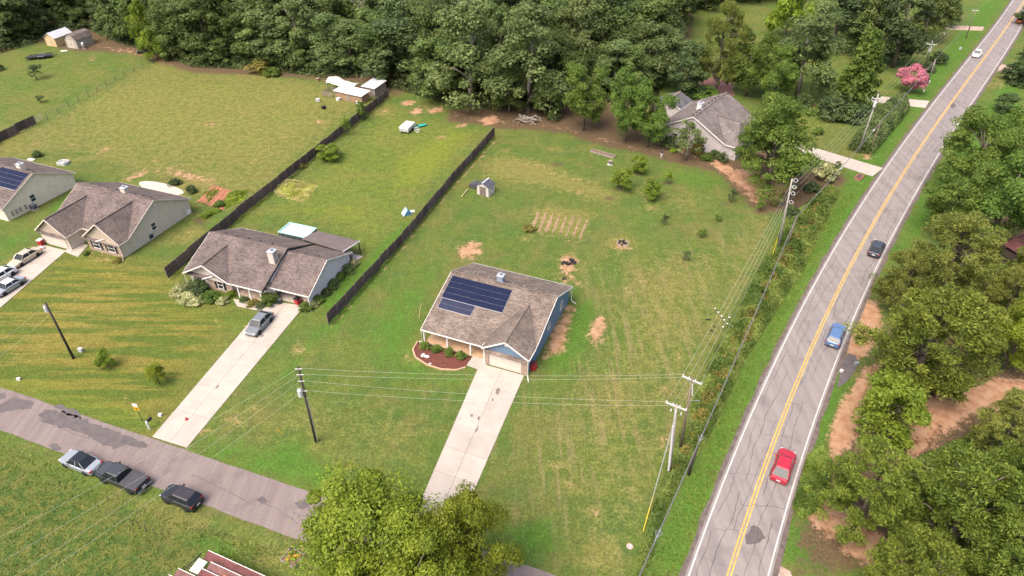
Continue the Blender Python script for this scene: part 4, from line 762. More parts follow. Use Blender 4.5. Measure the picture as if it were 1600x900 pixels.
# ------------------------------------------------------------------ board fences, wire fence
wood = [mat('weathered_fence_%d' % i, c, .9, vary=.3, scale=2) for i, c in enumerate(((.115, .085, .075), (.165, .128, .112), (.095, .070, .062), (.135, .10, .088), (.080, .060, .054)))]
def board_fence(label, px, h=1.8, bays=None, side=1, wm=None):
    P = [Vector(G(*p)) for p in px]; o = thing('board_fence', label, 'fence', (P[0].x, P[0].y, 0)); tot = []
    for i in range(len(P) - 1):
        n = max(1, round((P[i + 1] - P[i]).length / 2.4))
        for k in range(n): tot.append(P[i].lerp(P[i + 1], k / n))
    tot.append(P[-1]); r_ = random.Random(len(tot)); z = 0
    cache = {}
    for i in range(len(tot) - 1):
        a, b = tot[i], tot[i + 1]; d = b - a; ln = d.length; key = (round(ln, 1), r_.randrange(7))
        if key not in cache:
            mb = MB(); nb = 16; step = ln / nb
            for k in range(nb): hh = h + r_.uniform(-.05, .04); mb.box((step * (k + .5), r_.uniform(-.008, .008), hh / 2 + .04), (step * .93, .025, hh))
            cache[key] = mb.mesh('panel', (wm or wood)[r_.randrange(5)])
            rb = MB(); [rb.box((ln / 2, side * .05, zz_), (ln * .995, .045, .1)) for zz_ in (.35, h * .55, h - .2)]; cache[key, 1] = rb.mesh('rails', (wm or wood)[0])
        pn = put('panel', cache[key], o, (a.x - P[0].x, a.y - P[0].y, r_.uniform(-.09, .12))); pn.rotation_euler = (0, 0, math.atan2(d.y, d.x) + r_.uniform(-.006, .006))
        rl = put('rails', cache[key, 1], pn)
    pm = MB().box((0, side * .07, h / 2 + .05), (.13, .13, h + .22)).mesh('post', wood[1])
    for a in tot: q = put('post', pm, o, (a.x - P[0].x, a.y - P[0].y, 0)); q.rotation_euler = (0, 0, math.atan2((P[-1] - P[0]).y, (P[-1] - P[0]).x))
    return o
board_fence('dark board fence between the grey house and the blue house', [(513, 508), (640, 368), (712, 280), (772, 212)], side=-1)
board_fence('dark board fence between the tan house and the grey house', [(262, 434), (330, 378), (385, 330), (425, 300), (520, 222), (607, 152)], side=-1)
board_fence('short dark board fence at the left edge of the yard', [(-60, 262), (0, 222), (57, 194)], side=1)
wf = [(57, 192), (75, 187), (92, 178), (108, 168), (124, 160), (139, 152), (153, 144), (167, 135), (181, 127), (195, 118), (210, 112), (224, 104), (240, 100)]
P = [Vector(G(*p)) for p in wf]; WF = thing('wire_fence', 'thin wire fence on dark posts crossing the open field', 'fence', (P[0].x, P[0].y, 0))
pm = MB().tube([(0, 0, 0), (0, 0, 1.35)], .055, 6).mesh('post', wood[0])
for p in P: put('post', pm, WF, (p.x - P[0].x, p.y - P[0].y, 0))
wr = mat('fence_wire', (.28, .26, .24), .5, .5, .5)
for z_ in (.4, .8, 1.25): MB().tube([(p.x - P[0].x, p.y - P[0].y, z_) for p in P], .008, 4).build('wire', wr, WF)
gt = thing('field_gate', 'thin pale tube gate beside the short board fence', 'gate', (*G(57, 193), 0)); g1 = Vector(G(67, 187)) - Vector(G(57, 193))
b = MB(); [b.tube([(0, 0, z_), (g1.x, g1.y, z_)], .025, 5) for z_ in (.3, .6, .9, 1.2)]; [b.tube([(g1.x * f, g1.y * f, .1), (g1.x * f, g1.y * f, 1.25)], .03, 5) for f in (0, .5, 1)]; b.build('frame', mat('pale_gate_tube', (.5, .48, .42), .5), gt)
for k, (x_, y_) in enumerate(((208, 820), (218, 824), (230, 831), (244, 836), (258, 841))):
    t = thing('fence_stake', 'thin dark stake in the rough meadow, %s of five' % ['leftmost', 'second from left', 'middle', 'fourth from left', 'rightmost'][k], 'stake', (*G(x_, y_), 0), 0, 'row of stakes in the rough meadow'); MB().tube([(0, 0, 0), (.02, .01, 1.1)], .035, 5).build('shaft', wood[2], t); MB().box((.02, .01, 1.1), (.09, .09, .04)).build('tip', wood[0], t)
# ------------------------------------------------------------------ vehicles
def paint_m(name, c, rough=.28, metal=.25): 
    return mat(name, c, rough, .5, metal, vary=.05, scale=1.5)
tyre = mat('tyre_rubber', (.018, .018, .018), .85); rimm = mat('alloy_rim', (.42, .43, .45), .35, .5, .6); lampr = mat('red_tail_lamp', (.38, .015, .02), .25, .5); lampw = mat('clear_headlamp', (.62, .64, .66), .15, .5); cglass = mat('car_glass', (.018, .022, .028), .1, .3, vary=.1); plate = mat('number_plate', (.7, .7, .7), .5)
WHEEL = {}
def wheel(parent, x, y, r, w=.22):
    k = (r, w)
    if k not in WHEEL:
        WHEEL[k] = (MB().lathe([(r * .62, -w / 2), (r * .94, -w / 2), (r, -w / 3), (r, w / 3), (r * .94, w / 2), (r * .62, w / 2)], n=18).mesh('wheel', tyre, True), MB().lathe([(r * .6, -w * .45), (r * .64, w * .5), (r * .2, w * .42), (r * .1, w * .5)], n=12).mesh('rim', rimm))
    o = put('wheel', WHEEL[k][0], parent, (x, y, r)); o.rotation_euler = (R(-90 if y > 0 else 90), 0, 0); put('rim', WHEEL[k][1], o); return o
def ring(x, hw, zb, zs, zt, ct=.12):
    """half width, sill height, shoulder height, top height, edge rounding"""
    return [(x, -hw * .92, zb), (x, -hw, zb + .12), (x, -hw, zs), (x, -hw + ct, zt), (x, hw - ct, zt), (x, hw, zs), (x, hw, zb + .12), (x, hw * .92, zb)]
def car(name, label, cat, loc, head, colr, kind='sedan', L=4.7, W=1.82, H=1.45, roof_m=None, group=None, lower=None):
    """x forward; wheels on z = 0"""
    t = thing(name, label, cat, loc, R(head), group); m = colr; h = L / 2; hw = W / 2; zb = .2 if kind != 'truck' else .38
    bel = {'sedan': .92, 'hatch': .95, 'suv': 1.08, 'truck': 1.15}[kind]; hood = bel - .12; rw = .32 if kind == 'sedan' else (.36 if kind != 'truck' else .41)
    if kind == 'sedan': st = [(-h, .74, .38, .62, .70), (-h + .12, .86, zb, .74, .86), (-h + .9, .96, zb, .80, bel), (-h + 1.5, 1, zb, .84, bel), (.3, 1, zb, .84, bel), (h - 1.35, .99, zb, .78, bel - .06), (h - .5, .95, zb, .68, hood - .06), (h - .1, .82, zb + .05, .58, .68), (h, .66, .36, .5, .56)]; cab = [(-h + .75, bel - .03), (-h + 1.45, H), (.45, H), (h - 1.25, bel - .06)]
    elif kind == 'hatch': st = [(-h, .8, .4, .74, .82), (-h + .1, .9, zb, .84, .98), (-h + .8, .98, zb, .86, bel), (.3, 1, zb, .86, bel), (h - 1.3, .99, zb, .80, bel - .05), (h - .45, .94, zb, .7, hood - .06), (h - .1, .82, zb + .05, .6, .7), (h, .66, .38, .52, .58)]; cab = [(-h + .2, bel), (-h + 1.05, H), (.4, H), (h - 1.2, bel - .05)]
    elif kind == 'suv': st = [(-h, .84, .45, .85, .95), (-h + .1, .93, zb + .05, .95, 1.06), (-h + .8, .99, zb + .05, .98, bel), (.3, 1, zb + .05, .98, bel), (h - 1.25, .99, zb + .05, .92, bel - .04), (h - .35, .94, zb + .05, .82, hood), (h - .06, .84, zb + .1, .72, .84), (h, .7, .45, .62, .7)]; cab = [(-h + .12, bel), (-h + .55, H), (.35, H), (h - 1.2, bel - .04)]
    else: st = [(-h, .94, .5, 1.0, 1.08), (-h + .08, .98, zb, 1.05, bel), (-h + 1.0, 1, zb, 1.05, bel), (.2, 1, zb, 1.05, bel), (h - 1.3, 1, zb, 1.05, bel + .02), (h - .3, .96, zb, .98, bel - .04), (h - .05, .9, zb + .05, .9, 1.0), (h, .8, .5, .8, .92)]; cab = [(-.55, bel - .02), (-.42, H), (.95, H), (1.75, bel)]
    MB().loft([ring(x, hw * k, a, s_, z_) for x, k, a, s_, z_ in st]).build('body', m, t, smooth=False, bevel=.03)
    # glasshouse: tapers inwards, roof panel on top
    (x0, z0), (x1, z1), (x2, z2), (x3, z3) = cab; wi, wt = hw - .1, hw - .28
    def sec(xa, za, w): return [(xa, -w, za), (xa, w, za)]
    b = MB(); v = [(x0, -wi, z0), (x3, -wi, z3), (x3, wi, z3), (x0, wi, z0), (x1, -wt, z1 - .04), (x2, -wt, z2 - .04), (x2, wt, z2 - .04), (x1, wt, z1 - .04)]
    b.hexa(v); gl = b.build('glasshouse', cglass, t)
    MB().hexa([(x1 - .06, -wt - .03, z1 - .05), (x2 + .05, -wt - .03, z2 - .05), (x2 + .05, wt + .03, z2 - .05), (x1 - .06, wt + .03, z1 - .05), (x1 + .08, -wt + .1, z1 + .02), (x2 - .1, -wt + .1, z2 + .02), (x2 - .1, wt - .1, z2 + .02), (x1 + .08, wt - .1, z1 + .02)]).build('roof', roof_m or m, t, bevel=.02)
    for s in (-1, 1):
        MB().beam((x0, s * wi, z0), (x1, s * wt, z1 - .02), .1, .05, (0, s, .4)).build('pillar', m, t); MB().beam((x3, s * wi, z3), (x2, s * wt, z2 - .02), .08, .05, (0, s, .4)).build('pillar', m, t); xm = (x1 + x2) / 2 - .1; MB().beam((xm, s * wi, z0), (xm, s * (wt + .01), z1 - .03), .1, .05, (0, s, .3)).build('pillar', m, t)
    wb = L * .29 if kind != 'truck' else L * .31
    for x in (-wb, wb):
        for s in (-1, 1): wheel(t, x, s * (hw - .1), rw, .24)
    for s in (-1, 1):
        MB().box((h - .16, s * hw * .66, hood - .2 if kind != 'truck' else .92), (.22, .34, .14)).build('headlight', lampw, t, bevel=.02)
        MB().box((-h + .1, s * hw * .76, bel - .14), (.18, .3 if kind != 'truck' else .2, .16 if kind != 'truck' else .34)).build('tail_light', lampr, t, bevel=.02)
        MB().box((x3 - .45, s * (hw + .1), bel + .06), (.16, .2, .14), tx=.8).build('mirror', m, t, bevel=.02)
    MB().box((-h - .005, 0, .6 if kind != 'truck' else .75), (.03, .42, .14)).build('plate', plate, t)
    MB().box((0, 0, zb + .02), (L * .93, W * .9, .12)).build('underside', blk, t)
    dk = MB(); [dk.beam((x, s * (hw + .004), zb + .2), (x, s * (hw + .004), bel - .16), .015, .012, (0, 1, 0)) for s in (-1, 1) for x in ((x1 + x2) / 2 - .1, x3 - .35)]; dk.build('door_gaps', blk, t)
    return t
P_tan = paint_m('tan_car_paint', (.55, .47, .36)); P_white = paint_m('white_car_paint', (.74, .74, .74), .3, 0); P_sil = paint_m('silver_car_paint', (.33, .355, .39)); P_gry = paint_m('grey_car_paint', (.22, .23, .25)); P_blk = paint_m('black_car_paint', (.028, .030, .036), .22, .2); P_red = paint_m('red_car_paint', (.46, .025, .05), .3, .1); P_blue = paint_m('blue_car_paint', (.13, .22, .42)); P_dk = paint_m('charcoal_car_paint', (.06, .065, .085)); P_or = paint_m('orange_car_paint', (.55, .14, .03), .3, .1)
RZ = .056
def at(px, z=0.0, zt=.6): x, y = G(px[0], px[1], zt); return (x, y, z)
car('parked_car', 'tan sedan parked on the drive of the tan two-gable house', 'car', at((39, 402), .065), 251, P_tan, 'sedan', 4.8, 1.8, 1.42, None, 'cars on house drives')
car('parked_car', 'white car at the left edge, behind the silver white coupe', 'car', at((0, 432), .065), 251, P_white, 'hatch', 4.4, 1.8, 1.45, None, 'cars on house drives')
car('parked_car', 'silver white coupe nearest the street at the left edge', 'car', at((13, 447), .065), 249, P_sil, 'sedan', 4.5, 1.82, 1.36, P_white, 'cars on house drives')
car('parked_car', 'grey hatchback parked on the drive of the grey carport house', 'car', at((405, 506), .065), 254, P_gry, 'hatch', 4.5, 1.82, 1.5, None, 'cars on house drives')
car('parked_car', 'silver sedan with dark glass roof parked at the street edge', 'car', at((126, 721)), 158, P_sil, 'sedan', 4.7, 1.85, 1.45, cglass, 'cars along the side street')
car('parked_car', 'small black SUV parked on grass by the street, behind the pickup', 'car', at((284, 777)), 158, P_blk, 'suv', 4.2, 1.8, 1.62, paint_m('dark_roof', (.05, .045, .05), .25), 'cars along the side street')
T = car('pickup_truck', 'black pickup truck with covered bed parked beside the street', 'truck', at((192, 747)), 158, P_blk, 'truck', 5.7, 1.98, 1.88, paint_m('dark_grey_roof', (.055, .058, .065), .35), 'cars along the side street')
MB().box((-1.72, 0, 1.19), (2.12, 1.74, .06)).build('bed_cover', mat('grey_bed_cover', (.055, .055, .062), .7), T, bevel=.02); MB().box((-2.93, 0, .6), (.14, 1.7, .16)).build('rear_bumper', mat('chrome', (.5, .5, .52), .2, .5, .9), T, bevel=.02); MB().box((2.1, 0, 1.18), (1.1, 1.5, .04)).build('bonnet_panel', paint_m('grey_bonnet', (.065, .07, .08), .3), T)
def rdir(y): return math.degrees(math.atan2(2, xc(y + 1) - xc(y - 1)))
for px, lab, m, k, flip in (((1224, 727), 'red car driving up the right lane of the highway', P_red, 'hatch', 0), ((1306, 524), 'blue car driving in the right lane ahead of the red car', P_blue, 'suv', 0), ((1370, 388), 'charcoal car driving in the right lane beside the woods', P_dk, 'hatch', 0), ((1527, 84), 'silver car coming down the left lane far up the highway', P_white, 'sedan', 180), ((1594, 31), 'orange car half hidden under the tree at the top right', P_or, 'hatch', 0)):
    p = at(px, RZ); car('moving_car', lab, 'car', p, rdir(p[1]) + flip, m, k, 4.6, 1.82, 1.5, None, 'cars driving on the highway')
# flat trailer, dark buggy
x, y = G(63, 88, .5); T = thing('utility_trailer', 'black flat utility trailer parked on the far left lawn', 'trailer', (x, y, 0), R(22)); MB().box((0, 0, .62), (5.2, 2.0, .1)).build('deck', mat('dark_trailer_deck', (.04, .042, .055), .6), T)
rl = MB(); [rl.beam((-2.6, s * 1.0, .75), (2.6, s * 1.0, .75), .06, .1) for s in (-1, 1)]; rl.build('side_rails', blk, T); MB().box((-2.9, 0, .5), (.7, 1.7, .06)).build('ramp', blk, T); MB().tube([(2.6, .6, .55), (4.0, 0, .5), (2.6, -.6, .55)], .05, 6).build('drawbar', blk, T)
for xx in (-.1, .75):
    for s in (-1, 1): wheel(T, xx, s * 1.1, .34, .2)
for s in (-1, 1): MB().box((.32, s * 1.1, .78), (1.7, .24, .05)).build('mudguard', greym, T)
x, y = G(222, 80, .5); T = thing('farm_buggy', 'dark buggy parked at the wood edge, upper left', 'buggy', (x, y, 0), R(195)); MB().hexa([(-1.3, -.65, .45), (1.3, -.65, .45), (1.3, .65, .45), (-1.3, .65, .45), (-1.25, -.6, .85), (1.15, -.5, .8), (1.15, .5, .8), (-1.25, .6, .85)]).build('body', P_blk, T, bevel=.05); MB().box((-.35, 0, .95), (.5, 1.1, .5), tx=.7).build('seat', blk, T)
cg = MB(); [cg.tube([(.4, s * .6, .8), (.15, s * .55, 1.7), (-.7, s * .55, 1.7), (-.8, s * .6, .8)], .04, 6) for s in (-1, 1)]; cg.build('roll_cage', blk, T); MB().box((-.28, 0, 1.74), (1.0, 1.25, .05)).build('canopy', blk, T); MB().box((1.25, 0, .7), (.1, .5, .16)).build('headlight', lampw, T)
for xx in (-.85, .85):
    for s in (-1, 1): wheel(T, xx, s * .62, .32, .24)

# ------------------------------------------------------------------ utility poles and lines
pole_d = mat('dark_creosote_pole', (.052, .044, .038), .9, vary=.3); pole_g = mat('grey_weathered_pole', (.34, .31, .29), .9, vary=.25); pole_b = mat('brown_pole', (.20, .15, .115), .9, vary=.25); ins = mat('porcelain', (.60, .60, .60), .3, .5); wire = mat('aluminium_wire', (.50, .50, .48), .45, .5, .2); cablem = mat('grey_cable', (.17, .16, .17), .7); arm_m = mat('pale_crossarm', (.56, .54, .54), .8, vary=.12); can = mat('transformer_grey', (.52, .54, .56), .4, .4)
def pole(label, base, top, m, r0=.17, r1=.11, name='utility_pole', group='utility poles'):
    """base, top: world points"""
    o = thing(name, label, 'utility pole', (base[0], base[1], 0), 0, group); d = Vector(top) - Vector((base[0], base[1], 0))
    MB().tube([(0, 0, -.2), d * .5, d], [r0, (r0 + r1) / 2, r1], 10).build('shaft', m, o, smooth=True); return o, d
def arm(o, d, z, az, ln, m=None, n=4):
    f = z / d.z; c = d * f; ax = Vector((math.cos(az), math.sin(az), 0)); a = MB().beam(c - ax * ln / 2, c + ax * ln / 2, .12, .14).build('crossarm', m or arm_m, o); e = []
    for k in range(n):
        p = c + ax * ln * (k / (n - 1) - .5) * .94; MB().lathe([(.03, 0), (.03, .06), (.07, .08), (.07, .14), (.045, .2)], (p.x, p.y, p.z + .07), 8).build('insulator', ins, a); e.append(o.location + p + Vector((0, 0, .27)))
    MB().beam(c - ax * ln * .3, c - Vector((0, 0, .6)), .05, .03).build('brace', greym, a); MB().beam(c + ax * ln * .3, c - Vector((0, 0, .6)), .05, .03).build('brace', greym, a); return e
def xfmr(o, d, z, az, r=.26, h=.85):
    p = d * (z / d.z) + Vector((math.cos(az), math.sin(az), 0)) * (r + .14); t = MB().lathe([(r * .9, 0), (r, .04), (r, h), (r * .8, h + .08), (.06, h + .1)], p, 14).build('transformer', can, o, smooth=False)
    for k in (-.1, .1): MB().lathe([(.04, 0), (.06, .1), (.03, .25)], (p.x + k, p.y, p.z + h + .08), 8).build('bushing', ins, t)
    return t
def span(label, a, b, sag, r=.0075, m=None, grp='overhead wires', name='overhead_wire', n=18):
    a, b = Vector(a), Vector(b); o = MB(); base = Vector((a.x, a.y, 0))
    o.tube([a.lerp(b, k / n) - base - Vector((0, 0, sag * 4 * (k / n) * (1 - k / n))) for k in range(n + 1)], r, 5); w = o.build(name, m or wire); w.location = base; return tag(w, label, 'wire', grp)
def spot(base, z): return Vector((base[0], base[1], z))
b1 = G(115, 560); P1, D1 = pole('dark pole standing in the front lawn left of the young trees', b1, G3(71, 473, 8.8), pole_d); xfmr(P1, D1, 7.4, R(170), .22, .7); MB().beam(D1 * .9, D1 * .9 + Vector((-.7, .2, .1)), .06, .06).build('bracket', greym, P1)
b2_ = G(494, 690); P2, D2 = pole('dark pole in the lawn between the two long drives', b2_, G3(466, 573, 11.2), pole_d); xfmr(P2, D2, 7.2, R(200)); MB().tube([D2 * .62 + Vector((.17, -.1, 0)), Vector((.2, -.1, .1))], .05, 6).build('conduit', greym, P2)
pins = []
for z_ in (11.0, 10.2, 9.3, 7.9): p = D2 * (z_ / D2.z); MB().tube([p - Vector((.35, .1, 0)), p + Vector((.35, -.1, 0))], .04, 6).build('insulator', ins, P2); pins.append(P2.location + p)
t3 = G3(1057, 632, 9.6); b3 = (G(1046, 738)); P3, D3 = pole('grey pole with pale conduit and crossarm in the roadside brush', b3, t3, pole_g, .17, .12); MB().tube([D3 * .05 + Vector((-.15, -.16, 0)), D3 * .72 + Vector((-.12, -.16, 0))], .12, 8).build('conduit', mat('pale_conduit', (.60, .58, .58), .5), P3)
a3 = G3(1042, 633, 9.4); a3b = G3(1075, 646, 9.4); az3 = math.atan2(a3b.y - a3.y, a3b.x - a3.x); e3 = arm(P3, D3, 9.35, az3, (a3b - a3).length)
for k in range(3): p = D3 * .93 + Vector((math.cos(az3) * (k - 1) * .5, math.sin(az3) * (k - 1) * .5 - .15, -.35)); MB().lathe([(.05, 0), (.08, .1), (.05, .35)], p, 8).build('fuse_cutout', ins, P3)
t4 = G3(1082, 590, 10.4); b4 = G(1063, 700); P4, D4 = pole('brown pole with crossarm just behind the conduit pole', b4, t4, pole_b, .16, .11)
a4 = G3(1064, 593, 10.1); a4b = G3(1095, 606, 10.1); az4 = math.atan2(a4b.y - a4.y, a4b.x - a4.x); e4 = arm(P4, D4, 10.05, az4, (a4b - a4).length); MB().beam(D4 * .93 + Vector((.05, -.2, 0)), D4 * .80 + Vector((.2, -.3, -.1)), .09, .09).build('standoff_arm', arm_m, P4); MB().beam(D4 * .70, D4 * .70 + Vector((1.1, -.1, 0)), .05, .05).build('standoff_arm', greym, P4)
t5 = G3(1238, 279, 11.6); b5 = G(1216, 388); P5, D5 = pole('tall grey pole with stacked ring insulators above the brush', b5, t5, pole_g, .17, .11); e5 = []
for z_ in (11.35, 10.3, 9.3, 7.9):
    p = D5 * (z_ / D5.z); MB().tube([p + Vector((.5 + .30 * math.cos(a), -.1 + .12 * math.sin(a), .20 * math.sin(a))) for a in [i * math.pi / 6 for i in range(13)]], .035, 6).build('insulator_ring', ins, P5); e5.append(P5.location + p + Vector((.15, 0, 0)))
b6 = G(1341, 238); t6 = G3(1373, 146, 11.6); P6, D6 = pole('pale grey pole with transformer beside the clipped hedge', b6, t6, pole_g, .18, .12); e6 = arm(P6, D6, 10.6, R(-20), 1.5, None, 3); xfmr(P6, D6, 9.2, R(-120), .27, .9)
b7 = G(1444, 108); t7 = G3(1457, 64, 8.6); P7, D7 = pole('grey pole with crossarm behind the pink flowering tree', b7, t7, pole_g, .18, .12); e7 = arm(P7, D7, 7.6, R(-20), 2.2, None, 3); xfmr(P7, D7, 5.6, R(-120), .3, .9)
b8 = G(1509, 60); t8 = G3(1525, 14, 7.6); P8, D8 = pole('thin brown pole by the far gravel drive at top right', b8, t8, pole_b, .13, .1); e8 = arm(P8, D8, 7.2, R(-20), 1.6, None, 3)
c1b, c1t = G(1076, 742), G3(1090, 696, 4.4); Q1, E1 = pole('short dark cable pole between the brush and the verge', c1b, c1t, pole_d, .15, .12, group='cable poles'); 
c2b, c2t = G(1230, 386), G3(1245, 338, 5.4); Q2, E2 = pole('slim grey cable pole where the cable bends in the brush', c2b, c2t, pole_b, .13, .1, group='cable poles')
c3b, c3t = G(1357, 240), G3(1377, 189, 6.4); Q3, E3 = pole('leaning brown cable pole at the near end of the hedge', c3b, c3t, pole_b, .13, .1, group='cable poles')
c4b, c4t = G(1449, 131), G3(1462, 93, 6.6); Q4, E4 = pole('pale cable pole in the verge right of the pink tree', c4b, c4t, pole_g, .16, .13, group='cable poles'); MB().box((.1, -.25, .6), (.35, .25, .6)).build('meter_box', can, Q4)
far_l = [G3(-120, 902, 10.5), G3(-120, 950, 9.9), G3(-110, 985, 9.2), G3(-90, 1000, 7.8)]
for k in range(4): span('thin wire from the lawn pole down-left over the street, %s' % ['topmost', 'second from top', 'third from top', 'lowest'][k], pins[k], far_l[k], .5)
for k, q in enumerate((e4[0], e4[1], e3[1] + Vector((0, 0, .2)), e3[2])): span('thin wire across the blue house drive to the crossarm poles, %s' % ['topmost', 'second from top', 'third from top', 'lowest'][k], pins[k], q, .55)
for k, q in enumerate((G3(-60, 575, 8.3), G3(-60, 600, 7.2))): span('wire from the left lawn pole off the left edge, %s' % ['upper', 'lower'][k], P1.location + D1 * (.98 if k == 0 else .82), q, .3)
for k in range(4):
    nm = ['leftmost', 'second from left', 'third from left', 'rightmost'][k]; span('wire joining the twin crossarm poles, %s of four' % nm, e3[k], e4[k], .05); span('wire from crossarm to ring insulators over the brush, %s' % nm, e4[k], e5[k], .5, .010)
for k in range(3): span('wire from ring insulator pole to the hedge pole, %s' % ['upper', 'middle', 'lower'][k], e5[k], e6[k], .4, .009); span('wire from hedge pole past the pink tree, %s' % ['left', 'middle', 'right'][k], e6[k], e7[k], .4, .009); span('wire from the pole behind the pink tree to the far pole, %s' % ['left', 'middle', 'right'][k], e7[k], e8[k], .4, .009)
span('lowest wire from ring insulator pole to hedge pole', e5[3], P6.location + D6 * .7, .4, .009); span('wire leaving the far thin pole over the top edge', e8[1], e8[1] + (e8[1] - e7[1]) * 1.0, .4, .009)
def guy(label, a, b, yl): 
    o = span(label, a, b, 0, .02, greym, 'guy wires', 'guy_wire', 2); d = (Vector(b) - Vector(a)); p0 = Vector(b) - d * yl - o.location; MB().tube([p0, Vector(b) - o.location], .05, 6).build('yellow_sleeve', mat('yellow_sleeve', (.55, .40, .02), .5), o); return o
guy('guy wire with yellow sleeve left of the conduit pole, nearer', P3.location + D3 * .85, G3(1005, 830), .2); guy('guy wire with yellow sleeve left of the conduit pole, farther', P3.location + D3 * .75, G3(1011, 808), .22); guy('guy wire with yellow sleeve behind the conduit pole', P4.location + D4 * .6, G3(1085, 690), .3); guy('guy wire with yellow sleeve below the ring insulator pole', P5.location + D5 * .8, G3(1207, 400), .3); guy('guy wire with yellow sleeve on the far verge', P8.location + D8 * .9, G3(1512, 55), .3)
cb = [G3(940, 1030, 4.6), E1 + Q1.location, E2 + Q2.location, E3 + Q3.location, E4 + Q4.location, P8.location + D8 * .7]
nmz = ['bottom right stretch nearest the camera', 'long stretch beside the bright verge', 'stretch over the driveway by the hedge', 'stretch along the hedge top', 'far stretch beyond the pink tree']
cables = []
for k in range(5): cables.append(span('thick grey cable on short poles, %s' % nmz[k], cb[k], cb[k + 1], [.25, .7, .5, .6, .5][k], [.055, .06, .055, .06, .035][k], cablem, 'thick cable stretches', 'thick_cable'))
def snow(k, f): 
    a, b = cb[k], cb[k + 1]; p = a.lerp(b, f); p.z -= [.25, .7, .5, .6, .5][k] * 4 * f * (1 - f); return p
for k, f, lab in ((0, .52, 'nearest the camera'), (1, .02, 'at the short dark pole')):
    p = snow(k, f); t = thing('cable_loop', 'pale triangular cable storage loop on the thick cable, ' + lab, 'cable loop', p, 0, 'cable loops'); d = (cb[k + 1] - cb[k]).normalized(); n_ = Vector((-d.y, d.x, 0)); MB().tube([d * -.42, n_ * .32 + d * .38, n_ * -.32 + d * .38, d * -.42], .03, 6).build('loop', greym, t); MB().tube([d * -.7, d * .7], .07, 6).build('clamp', greym, t)
for k, f, lab in ((2, .48, 'over the driveway'), (2, .9, 'near the hedge')):
    p = snow(k, f); t = thing('splice_case', 'pale splice case hanging on the thick cable ' + lab, 'splice case', p, math.atan2((cb[3] - cb[2]).y, (cb[3] - cb[2]).x), 'splice cases'); MB().tube([(-.5, 0, -.1), (-.4, 0, -.1), (.4, 0, -.1), (.5, 0, -.1)], [.06, .14, .14, .06], 10).build('case', ins, t); MB().tube([(-.2, 0, -.05), (-.2, 0, .1)], .03, 6).build('hanger', greym, t)
# ------------------------------------------------------------------ trees and plants
bark = mat('grey_brown_bark', (.13, .105, .085), .95, vary=.35, scale=4); bark_p = mat('pale_bark', (.27, .235, .20), .95, vary=.3, scale=4)
LF = {'forest': m_leaf('forest_leaf', (.058, .092, .024), (.180, .230, .060), val=.55), 'deep': m_leaf('deep_green_leaf', (.046, .074, .028), (.135, .180, .060), val=.5), 'olive': m_leaf('olive_leaf', (.072, .105, .032), (.200, .258, .088)), 'yellow': m_leaf('yellow_green_leaf', (.085, .125, .010), (.265, .320, .030), hue=.02), 'lime': m_leaf('lime_leaf', (.090, .150, .014), (.250, .330, .035), hue=.01), 'mid': m_leaf('mid_green_leaf', (.057, .104, .016), (.172, .248, .042)), 'pine': m_leaf('pine_needle', (.060, .092, .012), (.200, .245, .034), trans=.3), 'palepine': m_leaf('pale_pine_needle', (.090, .112, .020), (.255, .280, .058), trans=.3), 'pink': m_leaf('pink_blossom', (.38, .095, .16), (.66, .27, .34), hue=.01, val=.1), 'cream': m_leaf('cream_blossom', (.08, .13, .02), (.66, .62, .34), hue=.01), 'weed': m_leaf('weed_leaf', (.072, .118, .020), (.190, .240, .052), hue=.0, val=0), 'brushy': m_leaf('brush_leaf', (.110, .105, .022), (.270, .225, .055), hue=.0, val=0), 'vgreen': m_leaf('verge_grass', (.085, .130, .018), (.185, .225, .034), hue=.0, val=0), 'straw': m_leaf('dry_grass', (.36, .30, .11), (.60, .52, .24), hue=.0, val=0), 'drystem': m_leaf('dry_stem', (.16, .125, .05), (.30, .235, .10), hue=0, val=0), 'tuft': m_leaf('pale_tuft', (.33, .37, .06), (.56, .57, .16), hue=0, val=0), 'dead': mat('dead_twig', (.25, .20, .165), .95)}
def leaf_mesh(name, C, Nn, T, size, asp, m, tone):
    Nn = Nn / (np.linalg.norm(Nn, axis=1, keepdims=True) + 1e-9); T = T - Nn * (T * Nn).sum(1, keepdims=True); T = T / (np.linalg.norm(T, axis=1, keepdims=True) + 1e-9); B = np.cross(Nn, T)
    s = size[:, None]; n = len(C); V = np.empty((n, 4, 3), np.float32)
    V[:, 0] = C - T * s; V[:, 1] = C + B * s * asp - Nn * s * .22; V[:, 2] = C + T * s; V[:, 3] = C - B * s * asp - Nn * s * .22
    return np_mesh(name, V.reshape(-1, 3), np.arange(n * 4).reshape(n, 4), m, {'tone': np.repeat(np.clip(tone, 0, 1), 4)})
SHAPES = {'round': lambda t: np.sqrt(np.maximum(0, 1 - (2 * t - 1) ** 2)) ** .75, 'oval': lambda t: np.sqrt(np.maximum(0, 1 - (2 * t - 1) ** 2)) ** .6 * (1.05 - .25 * t), 'cone': lambda t: (1 - t) ** .75 * .95 + .05, 'dome': lambda t: np.clip(np.sqrt(np.maximum(0, 1 - t ** 2)) * np.minimum(1, .55 + t * 2.2), 0, 1), 'pine': lambda t: np.clip(np.sqrt(np.maximum(0, 1 - t ** 2.2)), 0, 1) * np.minimum(1, .6 + t * 1.8)}
PROTO = {}
